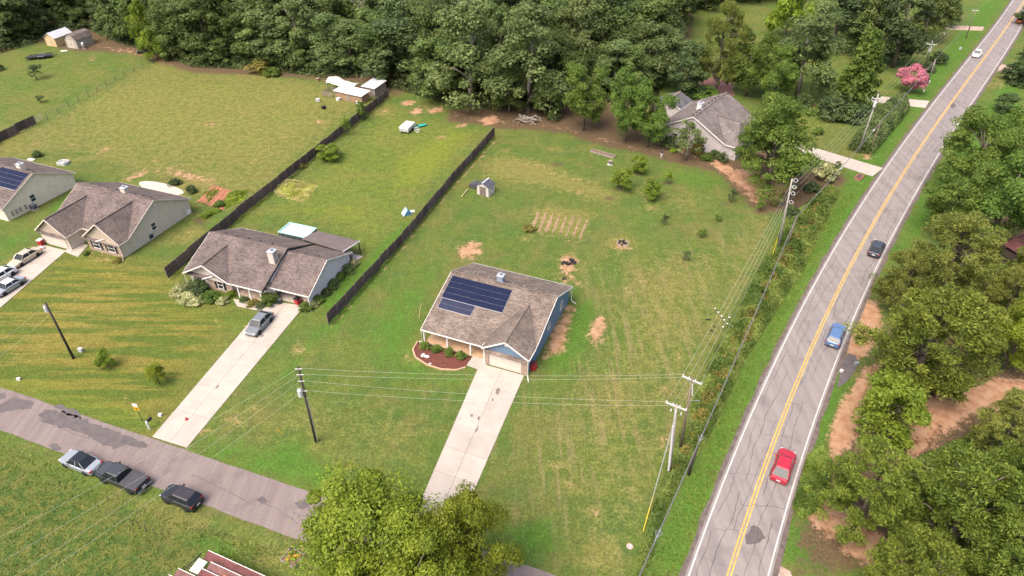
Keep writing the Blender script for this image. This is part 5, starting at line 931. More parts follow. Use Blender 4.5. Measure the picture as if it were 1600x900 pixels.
def proto(key, seed, R0, H0, z0, shape, npuff, nleaf, pr, leaf, asp, lm, bm, spiky=False, droop=.0, gap=.0, limbs=9):
    g = np.random.default_rng(seed); t = g.beta(1.15, 1.0, npuff); rf = SHAPES[shape](t); a = g.uniform(0, 2 * np.pi, npuff) + 2.4 * np.arange(npuff)
    lob = 1 + .17 * np.sin(a * 2 + seed) + .13 * np.sin(a * 3 + seed * 2.3 + t * 4)          # uneven outline
    rad = R0 * rf * lob * np.sqrt(g.uniform(.22, 1.0, npuff)) * .88
    C = np.stack([rad * np.cos(a), rad * np.sin(a), z0 + (H0 - z0) * (t * .93 + .02) - droop * rad], 1)
    if npuff > 40 and shape != 'cone':                       # boughs: foliage gathers in lobes with hollows between
        nl = max(9, npuff // (7 if spiky else 9)); tl = (np.arange(nl) + g.uniform(.1, .9, nl)) / nl * .86 + .08; al = 2.4 * np.arange(nl) + g.uniform(-.5, .5, nl); rl = R0 * SHAPES[shape](tl) * (1 + .18 * np.sin(al * 2 + seed)) * np.sqrt(g.uniform(.35, 1, nl)) * .76
        LC = np.stack([rl * np.cos(al), rl * np.sin(al), z0 + (H0 - z0) * tl - droop * rl], 1); LR = R0 * (.24 if spiky else .35) * g.uniform(.7, 1.3, nl); li = g.integers(0, nl, npuff); dd_ = g.normal(size=(npuff, 3)); dd_[:, 2] += .35; dd_ /= np.linalg.norm(dd_, axis=1, keepdims=True)
        mix_ = g.uniform(size=npuff) < .82; C = np.where(mix_[:, None], LC[li] + dd_ * (LR[li] * g.uniform(.45, 1, npuff))[:, None] * np.array([1, 1, .8]), C)
    P = R0 * pr * g.choice([.55, .8, 1.0, 1.25, 1.55], npuff) * g.uniform(.85, 1.15, npuff); ptone = g.uniform(-.25, .25, npuff)
    k = np.repeat(np.arange(npuff), nleaf); n = len(k); d = g.normal(size=(n, 3)); d[:, 2] += .45; d /= np.linalg.norm(d, axis=1, keepdims=True)
    rr = P[k] * (g.uniform(.3, 1.0, n) ** .55) * np.where(g.uniform(size=n) < .14, g.uniform(1.0, 1.55, n), 1.0); pos = C[k] + d * rr[:, None] * np.array([1, 1, .72]); nz = d + g.normal(size=(n, 3)) * .55 + np.array([0, 0, .35])
    if spiky: T = d + g.normal(size=(n, 3)) * .35; nz = g.normal(size=(n, 3))
    else: T = g.normal(size=(n, 3))
    pos[:, 2] = np.maximum(pos[:, 2], .15)
    tone = .45 + ptone[k] + g.uniform(-.28, .28, n)
    cm = leaf_mesh(key + '_crown', pos, nz, T, leaf * g.uniform(.45, 1.5, n), asp, lm, tone)
    b = MB(); hb = H0 * .78; lean = g.uniform(-.05, .05, 2) * H0; r0 = max(.04, H0 * .020)
    tr = [(0, 0, -.15), (lean[0] * .2, lean[1] * .2, hb * .3), (lean[0] * .7, lean[1] * .7, hb * .65), (lean[0], lean[1], hb)]; b.tube(tr, [r0 * 1.25, r0, r0 * .7, r0 * .25], 8)
    for j in g.choice(npuff, min(limbs, npuff), replace=False):
        e = C[j]; f = min(.85, max(.15, (e[2] - R0 * .35) / hb)); s_ = Vector((lean[0] * f, lean[1] * f, hb * f)); mid = s_.lerp(Vector(e), .5) + Vector((0, 0, .06 * H0)); b.tube([s_, mid, e], [r0 * .45, r0 * .28, r0 * .1], 5)
    PROTO[key] = (b.mesh(key + '_trunk', bm, True), cm, R0, H0)
for i in range(4): proto('forest%d' % i, 11 + i, 5.5, 15, .6, 'dome', 66, 190, .26, .24, .6, LF['forest'], bark)
for i in range(3): proto('deep%d' % i, 31 + i, 5.0, 15, .6, 'dome', 62, 190, .26, .24, .6, LF['deep'], bark)
for i in range(3): proto('olive%d' % i, 41 + i, 6.0, 18, .8, 'dome', 85, 180, .22, .24, .58, LF['olive'], bark_p)
for i in range(2): proto('mid%d' % i, 51 + i, 5.0, 12, 1.8, 'round', 98, 290, .205, .15, .58, LF['mid'], bark)
for i in range(2): proto('yellow%d' % i, 61 + i, 6.0, 13, 3.0, 'dome', 125, 430, .18, .115, .55, LF['yellow'], bark)
for i in range(2): proto('lime%d' % i, 71 + i, 3.0, 7, .8, 'round', 60, 190, .25, .14, .6, LF['lime'], bark)
for i in range(3): proto('pine%d' % i, 81 + i, 6.0, 14, 1.5, 'pine', 215, 220, .11, .15, .34, LF['pine'], bark, True, .08, limbs=24)
for i in range(2): proto('palepine%d' % i, 91 + i, 6.0, 14, 1.5, 'pine', 205, 210, .105, .15, .30, LF['palepine'], bark, True, .08, limbs=24)
for i in range(2): proto('brightpine%d' % i, 96 + i, 6.0, 13, 1.5, 'dome', 175, 190, .145, .165, .48, LF['mid'], bark, False, .05, limbs=18)
proto('cedar0', 101, 4.5, 16, .3, 'cone', 110, 85, .20, .30, .5, LF['mid'], bark, False, .18); proto('cedar1', 102, 4.0, 14, .3, 'cone', 110, 80, .20, .30, .45, LF['deep'], bark, False, .12)
proto('bush0', 111, 1.2, 1.6, .0, 'dome', 26, 110, .36, .10, .6, LF['mid'], bark); proto('bush1', 112, 1.2, 1.6, .0, 'dome', 26, 110, .36, .10, .6, LF['deep'], bark); proto('bush2', 113, 1.2, 1.6, .0, 'dome', 26, 90, .36, .11, .6, LF['cream'], bark); proto('bush3', 114, 1.2, 1.6, .0, 'dome', 24, 100, .36, .11, .6, LF['lime'], bark); proto('bush4', 115, 1.2, 1.6, .0, 'dome', 24, 80, .36, .12, .5, LF['brushy'], bark)
proto('box0', 116, .5, .7, .0, 'round', 20, 80, .42, .06, .7, LF['mid'], bark)
proto('sapling0', 121, 1.1, 2.8, .7, 'dome', 22, 45, .3, .11, .5, LF['lime'], bark, limbs=12); proto('sapling1', 122, .8, 2.6, .5, 'oval', 18, 45, .32, .11, .5, LF['mid'], bark, limbs=10); proto('sapling2', 123, .9, 2.6, .6, 'round', 20, 45, .32, .10, .5, LF['deep'], bark, limbs=10); proto('sapling3', 124, 1.0, 2.8, .7, 'round', 22, 55, .3, .11, .5, LF['yellow'], bark, limbs=10)
proto('pink0', 131, 3.0, 5.2, .9, 'round', 55, 150, .24, .14, .65, LF['pink'], bark_p)
proto('airy0', 141, 3.6, 9, 2.2, 'oval', 42, 75, .2, .22, .5, LF['olive'], bark_p, limbs=20)
def deadtree(key, seed, H0):
    g = random.Random(seed); b = MB(); b.tube([(0, 0, -.1), (.1, 0, H0 * .5), (.2, .1, H0)], [.22, .15, .04], 7)
    for i in range(26):
        z = H0 * g.uniform(.35, .97); a = g.uniform(0, 6.28); l = g.uniform(1.2, 3.2); p0 = Vector((.1, 0, z)); p1 = p0 + Vector((math.cos(a) * l * .5, math.sin(a) * l * .5, l * .35)); p2 = p1 + Vector((math.cos(a + .4) * l * .5, math.sin(a + .4) * l * .5, l * .4)); b.tube([p0, p1, p2], [.07, .05, .015], 5); p3 = p1 + Vector((math.cos(a - .8) * l * .45, math.sin(a - .8) * l * .45, l * .3)); b.tube([p1, p3], [.045, .015], 4)
    return b.mesh(key, LF['dead'])
TR = random.Random(77); TC = {}
def plant(name, key, loc, Rr, Hh, label, cat='tree', group=None, rz=None):
    tm, cm, R0, H0 = PROTO[key]; o = thing(name, label, cat, (loc[0], loc[1], loc[2] if len(loc) > 2 else 0), TR.uniform(0, 6.28) if rz is None else rz, group); Rr *= 1.0 if name == 'roadside_tree' else 1.1; s = (Rr / R0, Rr / R0 * TR.uniform(.92, 1.08), Hh / H0); TC[key] = TC.get(key, 0) + 1
    for nm, me in (('trunk' if cat == 'tree' else 'stem', tm), ('crown' if cat == 'tree' else 'foliage', cm)): c = put(nm, me, o); c.scale = s
    return o
def tree_c(name, key, px, zc, Rr, Hh, label, **k): x, y = G(px[0], px[1], zc); return plant(name, key, (x, y, 0), Rr, Hh, label, **k)
def tree_b(name, key, px, Rr, Hh, label, **k): x, y = G(*px); return plant(name, key, (x, y, 0), Rr, Hh, label, **k)
# --- specimens
placed = []
def reg(o, r): placed.append((o.location.x, o.location.y, r)); return o
FG = 'foreground trees at the street'
tree_c('shade_tree', 'yellow0', (578, 842), 8.0, 6.6, 12.8, 'large yellow green tree in the foreground over the street', group=FG, rz=.6)
tree_c('shade_tree', 'yellow1', (728, 842), 8.2, 4.1, 12.6, 'yellow green foreground tree hiding the end of the drive', group=FG, rz=2.0)
tree_c('shade_tree', 'yellow1', (655, 925), 8.0, 5.6, 11.6, 'yellow green tree at the bottom edge between the two larger ones', group=FG, rz=4.0)
for k_, px, zc, r_, h_, lab in (('mid0', (1528, 238), 8, 5.6, 13, 'leafy green tree overhanging the road, nearest the white line'), ('mid1', (1590, 215), 9, 6, 14, 'leafy green tree at the right edge above the woods'), ('mid1', (1493, 306), 7, 5.0, 12, 'light green tree leaning over the right lane'), ('mid0', (1575, 310), 8, 6.5, 13, 'broad leafy tree at the right edge behind the olive pine'),
        ('palepine0', (1500, 395), 8, 6.6, 13.5, 'olive pine with thin crown behind the dark round pine'), ('palepine1', (1415, 434), 6, 3.9, 10.5, 'olive pine reaching towards the white edge line'), ('pine0', (1458, 530), 8, 8.2, 14.5, 'large dark round pine at the roadside clay patch'), ('lime0', (1392, 636), 4.2, 3.6, 8.2, 'bright lime green young tree below the dark pine'), ('pine1', (1365, 762), 6.5, 5.0, 11.5, 'bushy green pine beside the red clay strip'),
        ('pine2', (1515, 800), 7.5, 6.6, 13.5, 'big spreading green tree in the bottom right woods'), ('pine1', (1612, 770), 8, 5.5, 13, 'green pine cut by the right edge, lower woods'), ('pine0', (1440, 905), 6.5, 4.8, 11, 'dark green pine at the bottom edge right of the road'), ('pine2', (1585, 900), 7, 6, 12, 'green pine in the bottom right corner'), ('palepine0', (1582, 668), 5, 4.4, 9, 'pale green pine right of the clay clearing'), ('yellow1', (1600, 520), 6, 4.2, 10, 'thin yellow green tree at the right edge above the clay'), ('palepine1', (1590, 455), 7, 4.0, 11, 'pale pine beside the rusty shack'), ('pine1', (1640, 420), 8, 5.5, 13, 'dark pine just inside the right edge near the shack')):
    reg(tree_c('roadside_tree', k_, px, zc, r_, h_, lab, group='trees right of the highway'), r_)
for k_, px, r_, h_, lab in (('forest1', (796, 175), 4.0, 10, 'lower leafy tree left of the pale trunks'), ('forest3', (860, 180), 3.8, 9.5, 'lower leafy tree right of the pale trunks'), ('olive0', (825, 176), 8.0, 22, 'tall olive tree with pale trunks at the wood edge'), ('olive1', (735, 166), 7.5, 22, 'tall olive tree left of the pale trunked one'), ('olive2', (905, 135), 6.0, 20, 'tall olive tree behind the round tree by the clay'), ('mid0', (912, 204), 4.3, 12.5, 'round green tree on the clay at the yard edge'), ('mid1', (977, 221), 3.7, 13.5, 'green tree with pale trunk left of the lilac house'), ('mid0', (1012, 230), 3.8, 10.8, 'green tree crowding the lilac house, lower one'), ('airy0', (1071, 250), 3.2, 7.0, 'airy thin tree on pale trunk before the lilac house'),
        ('brightpine0', (1198, 294), 7.3, 15.6, 'big bright green roadside tree hiding the lilac house'), ('deep0', (1072, 150), 4.2, 12, 'dark round tree behind the low garage wing'), ('palepine0', (1118, 146), 5.2, 20, 'tall thin pine standing behind the lilac house roof'), ('mid1', (1165, 150), 5.2, 14, 'dense green tree behind the lilac house'), ('olive1', (1245, 150), 7.2, 20, 'wide grey green tree left of the dark cedar'), ('cedar0', (1327, 178), 5.0, 18, 'dark conical cedar beside the lawn'), ('mid0', (1205, 165), 4.6, 11, 'green tree under the wide grey green one'), ('lime0', (1225, 60), 5, 18, 'bright green slender tree behind the wide grey green one'), ('deep1', (1298, 75), 8, 17, 'big grey green tree behind the cedar'), ('deep2', (1395, 105), 6.5, 19, 'dense dark tree left of the pink flowering tree'), ('forest0', (1350, 92), 6, 17, 'dense tree behind the cedar tip'), ('forest1', (1440, 62), 5.5, 16, 'dense dark tree by the far gravel drive'), ('forest2', (1470, 40), 5, 14, 'dark tree above the far gravel drive'), ('cedar1', (1592, 130), 4.0, 9.5, 'dark conifer right of the far road'), ('deep1', (1602, 40), 4.2, 9, 'dark tree over the road at the top right corner'), ('deep0', (1568, 176), 2.3, 4.2, 'small dark tree on the right verge'), ('pink0', (1420, 145), 3.1, 5.6, 'round pink flowering tree beside the highway')):
    reg(tree_b('pink_flowering_tree' if k_ == 'pink0' else 'yard_tree', k_, px, r_, h_, lab), r_ * .8)
for px, r_, h_, k_, lab in (((515, 250), 2.1, 3.0, 'lime0', 'bright green spreading bush in the yard between the fences'), ((168, 574), .95, 2.5, 'lime1', 'young green tree in the front lawn by the dark pole'), ((250, 600), 1.25, 3.0, 'yellow0', 'young yellow green tree in the front lawn near the sign'), ((58, 124), 1.6, 3.4, 'sapling2', 'small dark tree on the far left lawn'), ((64, 160), .9, 1.5, 'sapling2', 'small dark sapling near the wire fence'), ((0, 110), 1.0, 1.5, 'bush1', 'dark shrub at the left edge of the far lawn'), ((59, 245), .8, 1.2, 'bush1', 'dark shrub on the lawn behind the cream house'), ((543, 212), .9, 4.2, 'sapling0', 'slender lime sapling beside the fence'), ((567, 188), 1.0, 4.6, 'sapling1', 'slender green sapling farther along the fence'), ((971, 296), 1.7, 4.0, 'lime0', 'largest of the three lime saplings on straw rings'), ((1017, 311), 1.5, 3.3, 'lime1', 'nearest lime sapling with straw ring'), ((998, 272), 1.4, 3.6, 'lime0', 'farthest of the three lime saplings'), ((1043, 287), .8, 2.6, 'sapling0', 'tiny lime sapling right of the three larger ones'), ((1037, 352), .6, 1.9, 'sapling2', 'dark narrow shrub alone on the lawn'), ((1070, 407), .6, 1.5, 'sapling2', 'dark small shrub nearest the overhead wires'), ((1096, 370), .7, 1.6, 'sapling1', 'thin twiggy sapling right of the dark shrub'), ((1121, 345), .7, 1.2, 'sapling1', 'faint small sapling on the right lawn'), ((1142, 316), .8, 2.4, 'sapling2', 'small dark sapling at the clay edge'), ((1187, 330), .7, 3.4, 'sapling1', 'leaning narrow sapling beside the clay bed'), ((826, 360), 1.1, .8, 'bush4', 'low weedy plant at the garden plot corner'), ((1277, 210), 1.0, 1.3, 'bush0', 'small round shrub on the lawn by the hedge'), ((1272, 257), .9, 1.3, 'bush0', 'small shrub by the concrete drive'), ((1306, 268), .6, 2.0, 'sapling2', 'narrow dark shrub near the drive'), ((1288, 280), 1.9, 2.6, 'bush2', 'white flowering shrub on the straw bed'), ((1267, 298), 1.3, 1.6, 'bush1', 'green shrub beside the white flowering one'), ((1235, 335), 1.2, 1.4, 'bush1', 'dark shrub near the ring insulator pole'), ((1465, 98), 2.2, 2.6, 'bush1', 'dark round shrub beside the pole behind the pink tree'), ((1449, 112), 1.4, 2.2, 'bush1', 'dark shrub at the foot of the pole behind the pink tree'), ((1300, 182), 3.6, 4.2, 'bush1', 'wide dark shrub under the cedar'), ((1330, 187), 3.0, 3.6, 'bush1', 'dark shrub right under the cedar'), ((1252, 165), 2.0, 2.6, 'bush1', 'dark shrub under the wide grey green tree'), ((1100, 152), 3.4, 2.0, 'bush0', 'leafy green shrubs behind the far house roof'), ((1115, 246), 1.0, 1.5, 'bush1', 'dark shrub left of two beside the lilac wall'), ((1128, 252), 1.0, 1.6, 'bush1', 'dark shrub right of two beside the lilac wall'), ((1088, 238), 1.2, 1.8, 'bush4', 'brown green shrub left of the blue bin'), ((1103, 249), 1.2, .9, 'bush0', 'low green shrub below the blue bin'), ((1045, 228), 1.6, 1.8, 'bush1', 'dark shrub at the far house wall, left'), ((1052, 237), .8, .6, 'bush3', 'tiny lime plant in the clay bed')):
    plant('shrub' if 'shrub' in lab or 'bush' in lab or k_.startswith('bush') else 'sapling', k_, (*G(*px), 0), r_, h_, lab, 'shrub' if k_.startswith('bush') or 'bush' in lab else 'tree')
for k, (px, lab) in enumerate((((664, 544), 'leftmost'), ((682, 549), 'second from left'), ((702, 554), 'third from left'), ((720, 559), 'rightmost'))): plant('boxwood', 'box0', (*G(*px), .04), .55, .75, 'round boxwood in the red mulch bed, %s of four' % lab, 'shrub', 'boxwoods in the mulch bed')
for k_, px, r_, h_, lab in (('bush2', (284, 460), 1.2, 1.3, 'cream flowering shrub at the left corner of the grey house'), ('bush2', (294, 470), 1.3, 1.1, 'cream flowering shrub at the bed edge, nearest the lawn'), ('bush2', (308, 474), 1.0, .8, 'low cream flowering shrub in the front bed'), ('bush1', (310, 456), 1.5, 1.7, 'dark green shrub under the left window of the grey house'), ('bush0', (331, 468), 1.2, 1.0, 'green shrub in the middle of the front bed'), ('bush2', (349, 473), .8, .7, 'small cream flowering shrub near the footpath'), ('bush3', (362, 463), .7, .8, 'lime shrub at the porch corner'), ('bush0', (422, 473), 1.2, 1.5, 'round green shrub beside the porch post'), ('bush1', (381, 470), .6, .6, 'low dark shrub at the porch front, left'), ('bush4', (396, 476), .9, .5, 'low brownish plants at the porch front, middle'), ('bush1', (408, 479), .7, .5, 'low dark shrub at the porch front, right'), ('bush0', (479, 483), .9, .9, 'green shrub at the carport corner'), ('bush2', (491, 478), .7, .7, 'cream flowering shrub at the carport corner'), ('bush0', (497, 471), .9, .9, 'shrub along the side wall, nearest the street'), ('bush1', (509, 459), .8, .8, 'dark shrub along the side wall, second'), ('bush1', (519, 447), 1.0, 1.0, 'dark shrub along the side wall, third'), ('bush0', (530, 436), .9, .8, 'green shrub along the side wall, fourth'), ('bush1', (541, 424), 1.1, 1.1, 'dark shrub along the side wall, farthest'), ('bush2', (552, 416), .8, 1.0, 'cream flowering shrub at the lean-to corner'), ('bush0', (135, 398), .5, .5, 'small plant at the brick front of the tan house'), ('bush4', (186, 408), .8, .5, 'low plants by the tan house corner'), ('bush1', (274, 288), 1.0, 1.0, 'dark plant beside the round patio'), ('bush1', (300, 300), .9, 1.2, 'dark plant beside the vegetable plot'), ('bush0', (343, 322), 1.0, .8, 'bushy green plant in the vegetable plot'), ('bush3', (322, 338), 1.0, .6, 'lime plants below the vegetable plot'), ('bush3', (335, 331), .8, .5, 'lime plants in the vegetable plot, middle'), ('bush4', (470, 262), 1.0, .8, 'weedy plants against the long fence'), ('bush4', (408, 112), 3.6, 2.4, 'yellowish shrub at the wood edge'), ('bush0', (426, 118), 2.0, 1.6, 'green shrub at the wood edge beside the yellowish one')):
    plant('garden_shrub', k_, (*G(*px), 0), r_, h_, lab, 'shrub', 'garden and bed shrubs')
for px, h_, lab in (((475, 92), 15, 'bare reddish dead tree showing at the wood edge'), ((575, 105), 17, 'bare pale dead tree inside the wood'), ((28, 52), 14, 'bare grey dead tree at the upper left')):
    o = thing('dead_tree', lab, 'tree', (*G(*px), 0), TR.uniform(0, 6)); put('branches', deadtree('branches', int(px[0]), h_), o); MB().tube([(0, 0, -.1), (0, 0, .8)], [.32, .24], 8).build('root_flare', LF['dead'], o); reg(o, 3)
# --- the wood behind the yards
edge_px = [(-420, 60), (-100, 74), (0, 76), (55, 60), (75, 44), (140, 44), (165, 54), (205, 64), (240, 82), (300, 100), (425, 106), (505, 116), (560, 116), (640, 140), (700, 158), (770, 165), (860, 160), (930, 150), (985, 160), (1030, 140), (1052, 100), (1065, 40), (1085, 30)]
WP = [G(*p) for p in edge_px] + [G(1140, 15), G(1260, -2), G(1260, -25), (300, 250), (-300, 250)]
WA = np.array(WP); cand = []
y = 120.0
while y < 236:
    x = -190.0
    while x < 190: cand.append((x + TR.uniform(-2.4, 2.4), y + TR.uniform(-2.2, 2.2))); x += 8.6
    y += 7.6
cx = np.array(cand); ins_ = inside(WP, cx[:, 0], cx[:, 1]); cnt = 0
for i in np.where(ins_)[0]:
    x, y = cx[i]; dep = y * math.cos(TH) + CAM_H * math.sin(TH)
    if abs(x) > dep * .78 + 6: continue
    if any((x - a) ** 2 + (y - b) ** 2 < (c * .55 + 2.2) ** 2 for a, b, c in placed): continue
    d = min(math.hypot(x - a, y - b) for a, b in WP[:23]); big = TR.uniform(.85, 1.12); u = 800 + FPX * x / dep
    w = TR.random(); left = u < 330
    key = ('deep%d' % TR.randrange(3) if w < .55 else 'forest%d' % TR.randrange(4)) if left else ('deep%d' % TR.randrange(3) if w < .2 else ('forest%d' % TR.randrange(4) if w < .75 else ('olive%d' % TR.randrange(3) if w < .93 else 'cedar1')))
    Rr = TR.choice((4.2, 5.2, 6.2, 7.4, 8.2)) * TR.uniform(.9, 1.1); Hh = (10.5 + Rr * .95) * TR.uniform(.85, 1.15)
    if d < 4: continue
    if d < 6: Hh *= TR.uniform(.6, .9); lab = 'leafy green tree standing along the front edge of the wood'; gp = 'trees along the front of the wood'
    else: lab = 'green tree deep inside the dense wood behind the yards'; gp = 'trees inside the wood'
    plant('wood_tree', key, (x, y, 0), Rr, Hh, lab, 'tree', gp); cnt += 1
erow = 0
for i in range(22):
    a, b = Vector(WP[i]), Vector(WP[i + 1]); n = max(1, round((b - a).length / 5.2))
    for j in range(n):
        p = a.lerp(b, (j + TR.uniform(.2, .8)) / n); dn = Vector((-(b - a).y, (b - a).x)).normalized(); p += dn * TR.uniform(.8, 3.2); dep = p.y * math.cos(TH) + CAM_H * math.sin(TH); u = 800 + FPX * p.x / dep
        if abs(p.x) > dep * .78 + 6 or any((p.x - x_) ** 2 + (p.y - y_) ** 2 < (c_ * .5 + 1.0) ** 2 for x_, y_, c_ in placed): continue
        w = TR.random(); key = ('deep%d' % TR.randrange(3) if w < .5 else 'forest%d' % TR.randrange(4)) if u < 330 else ('deep%d' % TR.randrange(3) if w < .15 else ('forest%d' % TR.randrange(4) if w < .8 else 'olive%d' % TR.randrange(3)))
        if TR.random() < .3: rr, hh = TR.uniform(2.4, 3.4), TR.uniform(4.5, 8)
        else: rr = TR.choice((3.8, 4.8, 5.8, 7.0)); hh = (7.5 + rr) * TR.uniform(.85, 1.2)
        plant('wood_tree', key, (p.x, p.y, 0), rr, hh, 'leafy green tree standing along the front edge of the wood', 'tree', 'trees along the front of the wood'); erow += 1
for px, r_, h_, lab in (((247, 93), 3.0, 7.5, 'yellow green young tree at the wood edge behind the buggy'), ((236, 82), 2.6, 12.5, 'tall yellow green tree at the wood edge')): tree_b('edge_tree', 'lime1', px, r_, h_, lab)
# understorey along the wood edge: too many to tell apart
def lumps(x, y, seed):
    g = np.random.default_rng(seed + 500); f = np.zeros_like(x)
    for i in range(14):
        k = g.uniform(.5, 3.4); a = g.uniform(0, 6.28); f += np.sin(x * k * math.cos(a) + y * k * math.sin(a) + g.uniform(0, 6.28)) / (.7 + k * .35)
    return np.clip(.5 + f * .16, .05, 1.1)
def cloud(name, polys, n, zmax, leaf, lm, label, cat, seed, lump=1.0, asp=.6, zmin=.05):
    g = np.random.default_rng(seed); P = [G(*p) for p in polys]; A = np.array(P); lo, hi = A.min(0), A.max(0); pts = np.zeros((0, 2))
    while len(pts) < n: q = g.uniform(lo, hi, (n * 2, 2)); pts = np.concatenate([pts, q[inside(P, q[:, 0], q[:, 1])]])
    pts = pts[:n]; x, y = pts.T; f = lumps(x * lump, y * lump, seed)
    ed = np.clip(-sdist(P, x, y) / .8, .15, 1); top = zmin + zmax * np.clip(f, .08, 1) * ed; z = top * g.uniform(.35, 1, n) ** .5
    nn = np.stack([-(np.cos(x * 1.3 * lump + y * .7)) * .4, g.normal(size=n) * .3, np.ones(n)], 1) + g.normal(size=(n, 3)) * .5
    me = leaf_mesh(name, np.stack([x, y, z], 1), nn, g.normal(size=(n, 3)), leaf * g.uniform(.6, 1.4, n), asp, lm, lumps(x * .7 + 9, y * .7, seed + 3) * 1.1 - .1 + g.uniform(-.3, .3, n)); o = put(name, me); tag(o, label, cat, kind='stuff'); return o
cloud('understorey', [(-100, 84), (0, 84), (60, 66), (75, 50), (140, 48), (165, 60), (240, 84), (300, 105), (420, 110), (505, 122), (560, 122), (560, 110), (420, 98), (300, 90), (165, 44), (60, 40), (-100, 60)], 22000, 2.6, .24, LF['deep'], 'dark undergrowth along the front of the wood, left part', 'undergrowth', 1, .6)
cloud('understorey', [(600, 136), (640, 146), (700, 164), (770, 172), (860, 166), (960, 160), (1030, 150), (1030, 130), (860, 140), (700, 145), (620, 125)], 14000, 2.0, .22, LF['deep'], 'dark undergrowth along the front of the wood, right part', 'undergrowth', 2, .6)
BR = [(1240, 335), (1290, 292), (1312, 300), (1255, 420), (1165, 560), (1108, 680), (1048, 780), (1005, 905), (985, 905), (1022, 790), (1058, 690), (1108, 565), (1165, 455), (1225, 355)]
cloud('roadside_brush', BR, 78000, 1.6, .15, LF['weed'], 'tangled green brush strip between the lawn and the verge', 'brush', 3)
cloud('brown_brush', [(1262, 330), (1290, 300), (1275, 350), (1180, 520), (1125, 630), (1080, 705), (1020, 840), (1000, 890), (1020, 800), (1060, 700), (1110, 580), (1160, 490), (1215, 400)], 13000, 1.45, .13, LF['brushy'], 'browning brush mixed into the roadside strip', 'brush', 4)
cloud('lane_brush', [(1262, 712), (1285, 698), (1298, 720), (1296, 765), (1275, 800), (1250, 812), (1238, 795)], 9000, 1.8, .16, LF['mid'], 'green shrubby growth between the red car and the pines', 'brush', 5)
cloud('understorey', [(1430, 420), (1600, 380), (1600, 560), (1540, 600), (1480, 620), (1400, 610), (1390, 540)], 12000, 1.3, .18, LF['weed'], 'low green growth under the right pines, upper part', 'undergrowth', 6)
cloud('understorey', [(1420, 720), (1600, 640), (1650, 905), (1420, 905), (1400, 820)], 13000, 1.3, .18, LF['weed'], 'low green growth under the right pines, lower part', 'undergrowth', 7)
HG = [(1322, 236), (1362, 244), (1420, 175), (1414, 158), (1395, 156), (1345, 200)]
HP = thing('hedge', 'long thick clipped green hedge beside the highway', 'hedge', (*G(1370, 200), 0)); hp_ = [Vector(G(*p)) for p in HG]; g = np.random.default_rng(8); A = np.array([tuple(p) for p in hp_]); q = g.uniform(A.min(0), A.max(0), (60000, 2)); q = q[inside([tuple(p) for p in hp_], q[:, 0], q[:, 1])][:17000]
ed = np.clip(-sdist([tuple(p) for p in hp_], q[:, 0], q[:, 1]) / .9, 0, 1); zt = 2.3 * (ed ** .4) + .35 * np.sin(q[:, 0] * 1.1) * np.cos(q[:, 1] * 1.3) * ed + .1; z = zt * np.where(g.uniform(size=len(q)) < .7, g.uniform(.85, 1.05, len(q)), g.uniform(.05, 1, len(q)))
fo = put('foliage', leaf_mesh('foliage', np.stack([q[:, 0] - HP.location.x, q[:, 1] - HP.location.y, z], 1), g.normal(size=(len(q), 3)) * .6 + [0, 0, .8], g.normal(size=(len(q), 3)), .17 * g.uniform(.6, 1.4, len(q)), .6, LF['olive'], .3 + .25 * np.sin(q[:, 0] * 1.3) + g.uniform(-.3, .3, len(q))), HP)
st_ = MB()
for i in range(14): f = (i + .5) / 14; a = hp_[0].lerp(hp_[5], .5).lerp(hp_[2].lerp(hp_[3], .5), f); st_.tube([(a.x - HP.location.x, a.y - HP.location.y, 0), (a.x - HP.location.x + .1, a.y - HP.location.y, 1.6)], [.09, .03], 6)
s_ = st_.build('stems', bark, HP); s_['kind'] = 'stuff'
# --- grass: blades in tufts
def grass(name, polys, dens, h, w, lm, label, seed, cat='grass', lean=.5, clump=0.0):
    g = np.random.default_rng(seed); P = [G(*p) for p in polys]; A = np.array(P); lo, hi = A.min(0), A.max(0); n = int(dens * (hi - lo).prod()); q = g.uniform(lo, hi, (n, 2)); q = q[inside(P, q[:, 0], q[:, 1])]
    if clump: f = (lumps(q[:, 0], q[:, 1], seed + 7) - .5) * 2.2; q = q[g.uniform(size=len(q)) < np.clip(.5 + f * clump, .05, 1)]
    n = len(q); a = g.uniform(0, 6.28, n); hh = h * g.uniform(.5, 1.4, n); ww = w * g.uniform(.6, 1.4, n); V = np.zeros((n, 3, 3), np.float32); ln = g.normal(size=(n, 2)) * lean * hh[:, None]
    V[:, 0, 0] = q[:, 0] - np.cos(a) * ww; V[:, 0, 1] = q[:, 1] - np.sin(a) * ww; V[:, 1, 0] = q[:, 0] + np.cos(a) * ww; V[:, 1, 1] = q[:, 1] + np.sin(a) * ww; V[:, 2, :2] = q + ln; V[:, 2, 2] = hh
    o = put(name, np_mesh(name, V.reshape(-1, 3), np.arange(n * 3).reshape(n, 3), lm, {'tone': np.repeat(np.clip(lumps(q[:, 0] * .6, q[:, 1] * .6, seed) + g.uniform(-.35, .35, n), 0, 1), 3)})); return tag(o, label, cat, kind='stuff')
grass('meadow_grass', [(-150, 640), (0, 690), (90, 722), (150, 760), (250, 800), (320, 820), (440, 866), (430, 905), (-150, 1100)], 26, .16, .07, LF['vgreen'], 'rough green meadow grass in the bottom left corner', 11, clump=.15, lean=1.0)
grass('dry_meadow_grass', [(150, 790), (250, 800), (330, 822), (450, 862), (440, 905), (150, 930), (200, 860)], 26, .14, .03, LF['drystem'], 'dry pale grass in the rough meadow', 12, clump=.3, lean=1.0)
grass('dry_meadow_grass', [(-150, 660), (0, 695), (150, 775), (200, 905), (-150, 1100)], 10, .14, .03, LF['drystem'], 'scattered dry grass in the left meadow', 13, clump=.3, lean=1.0)
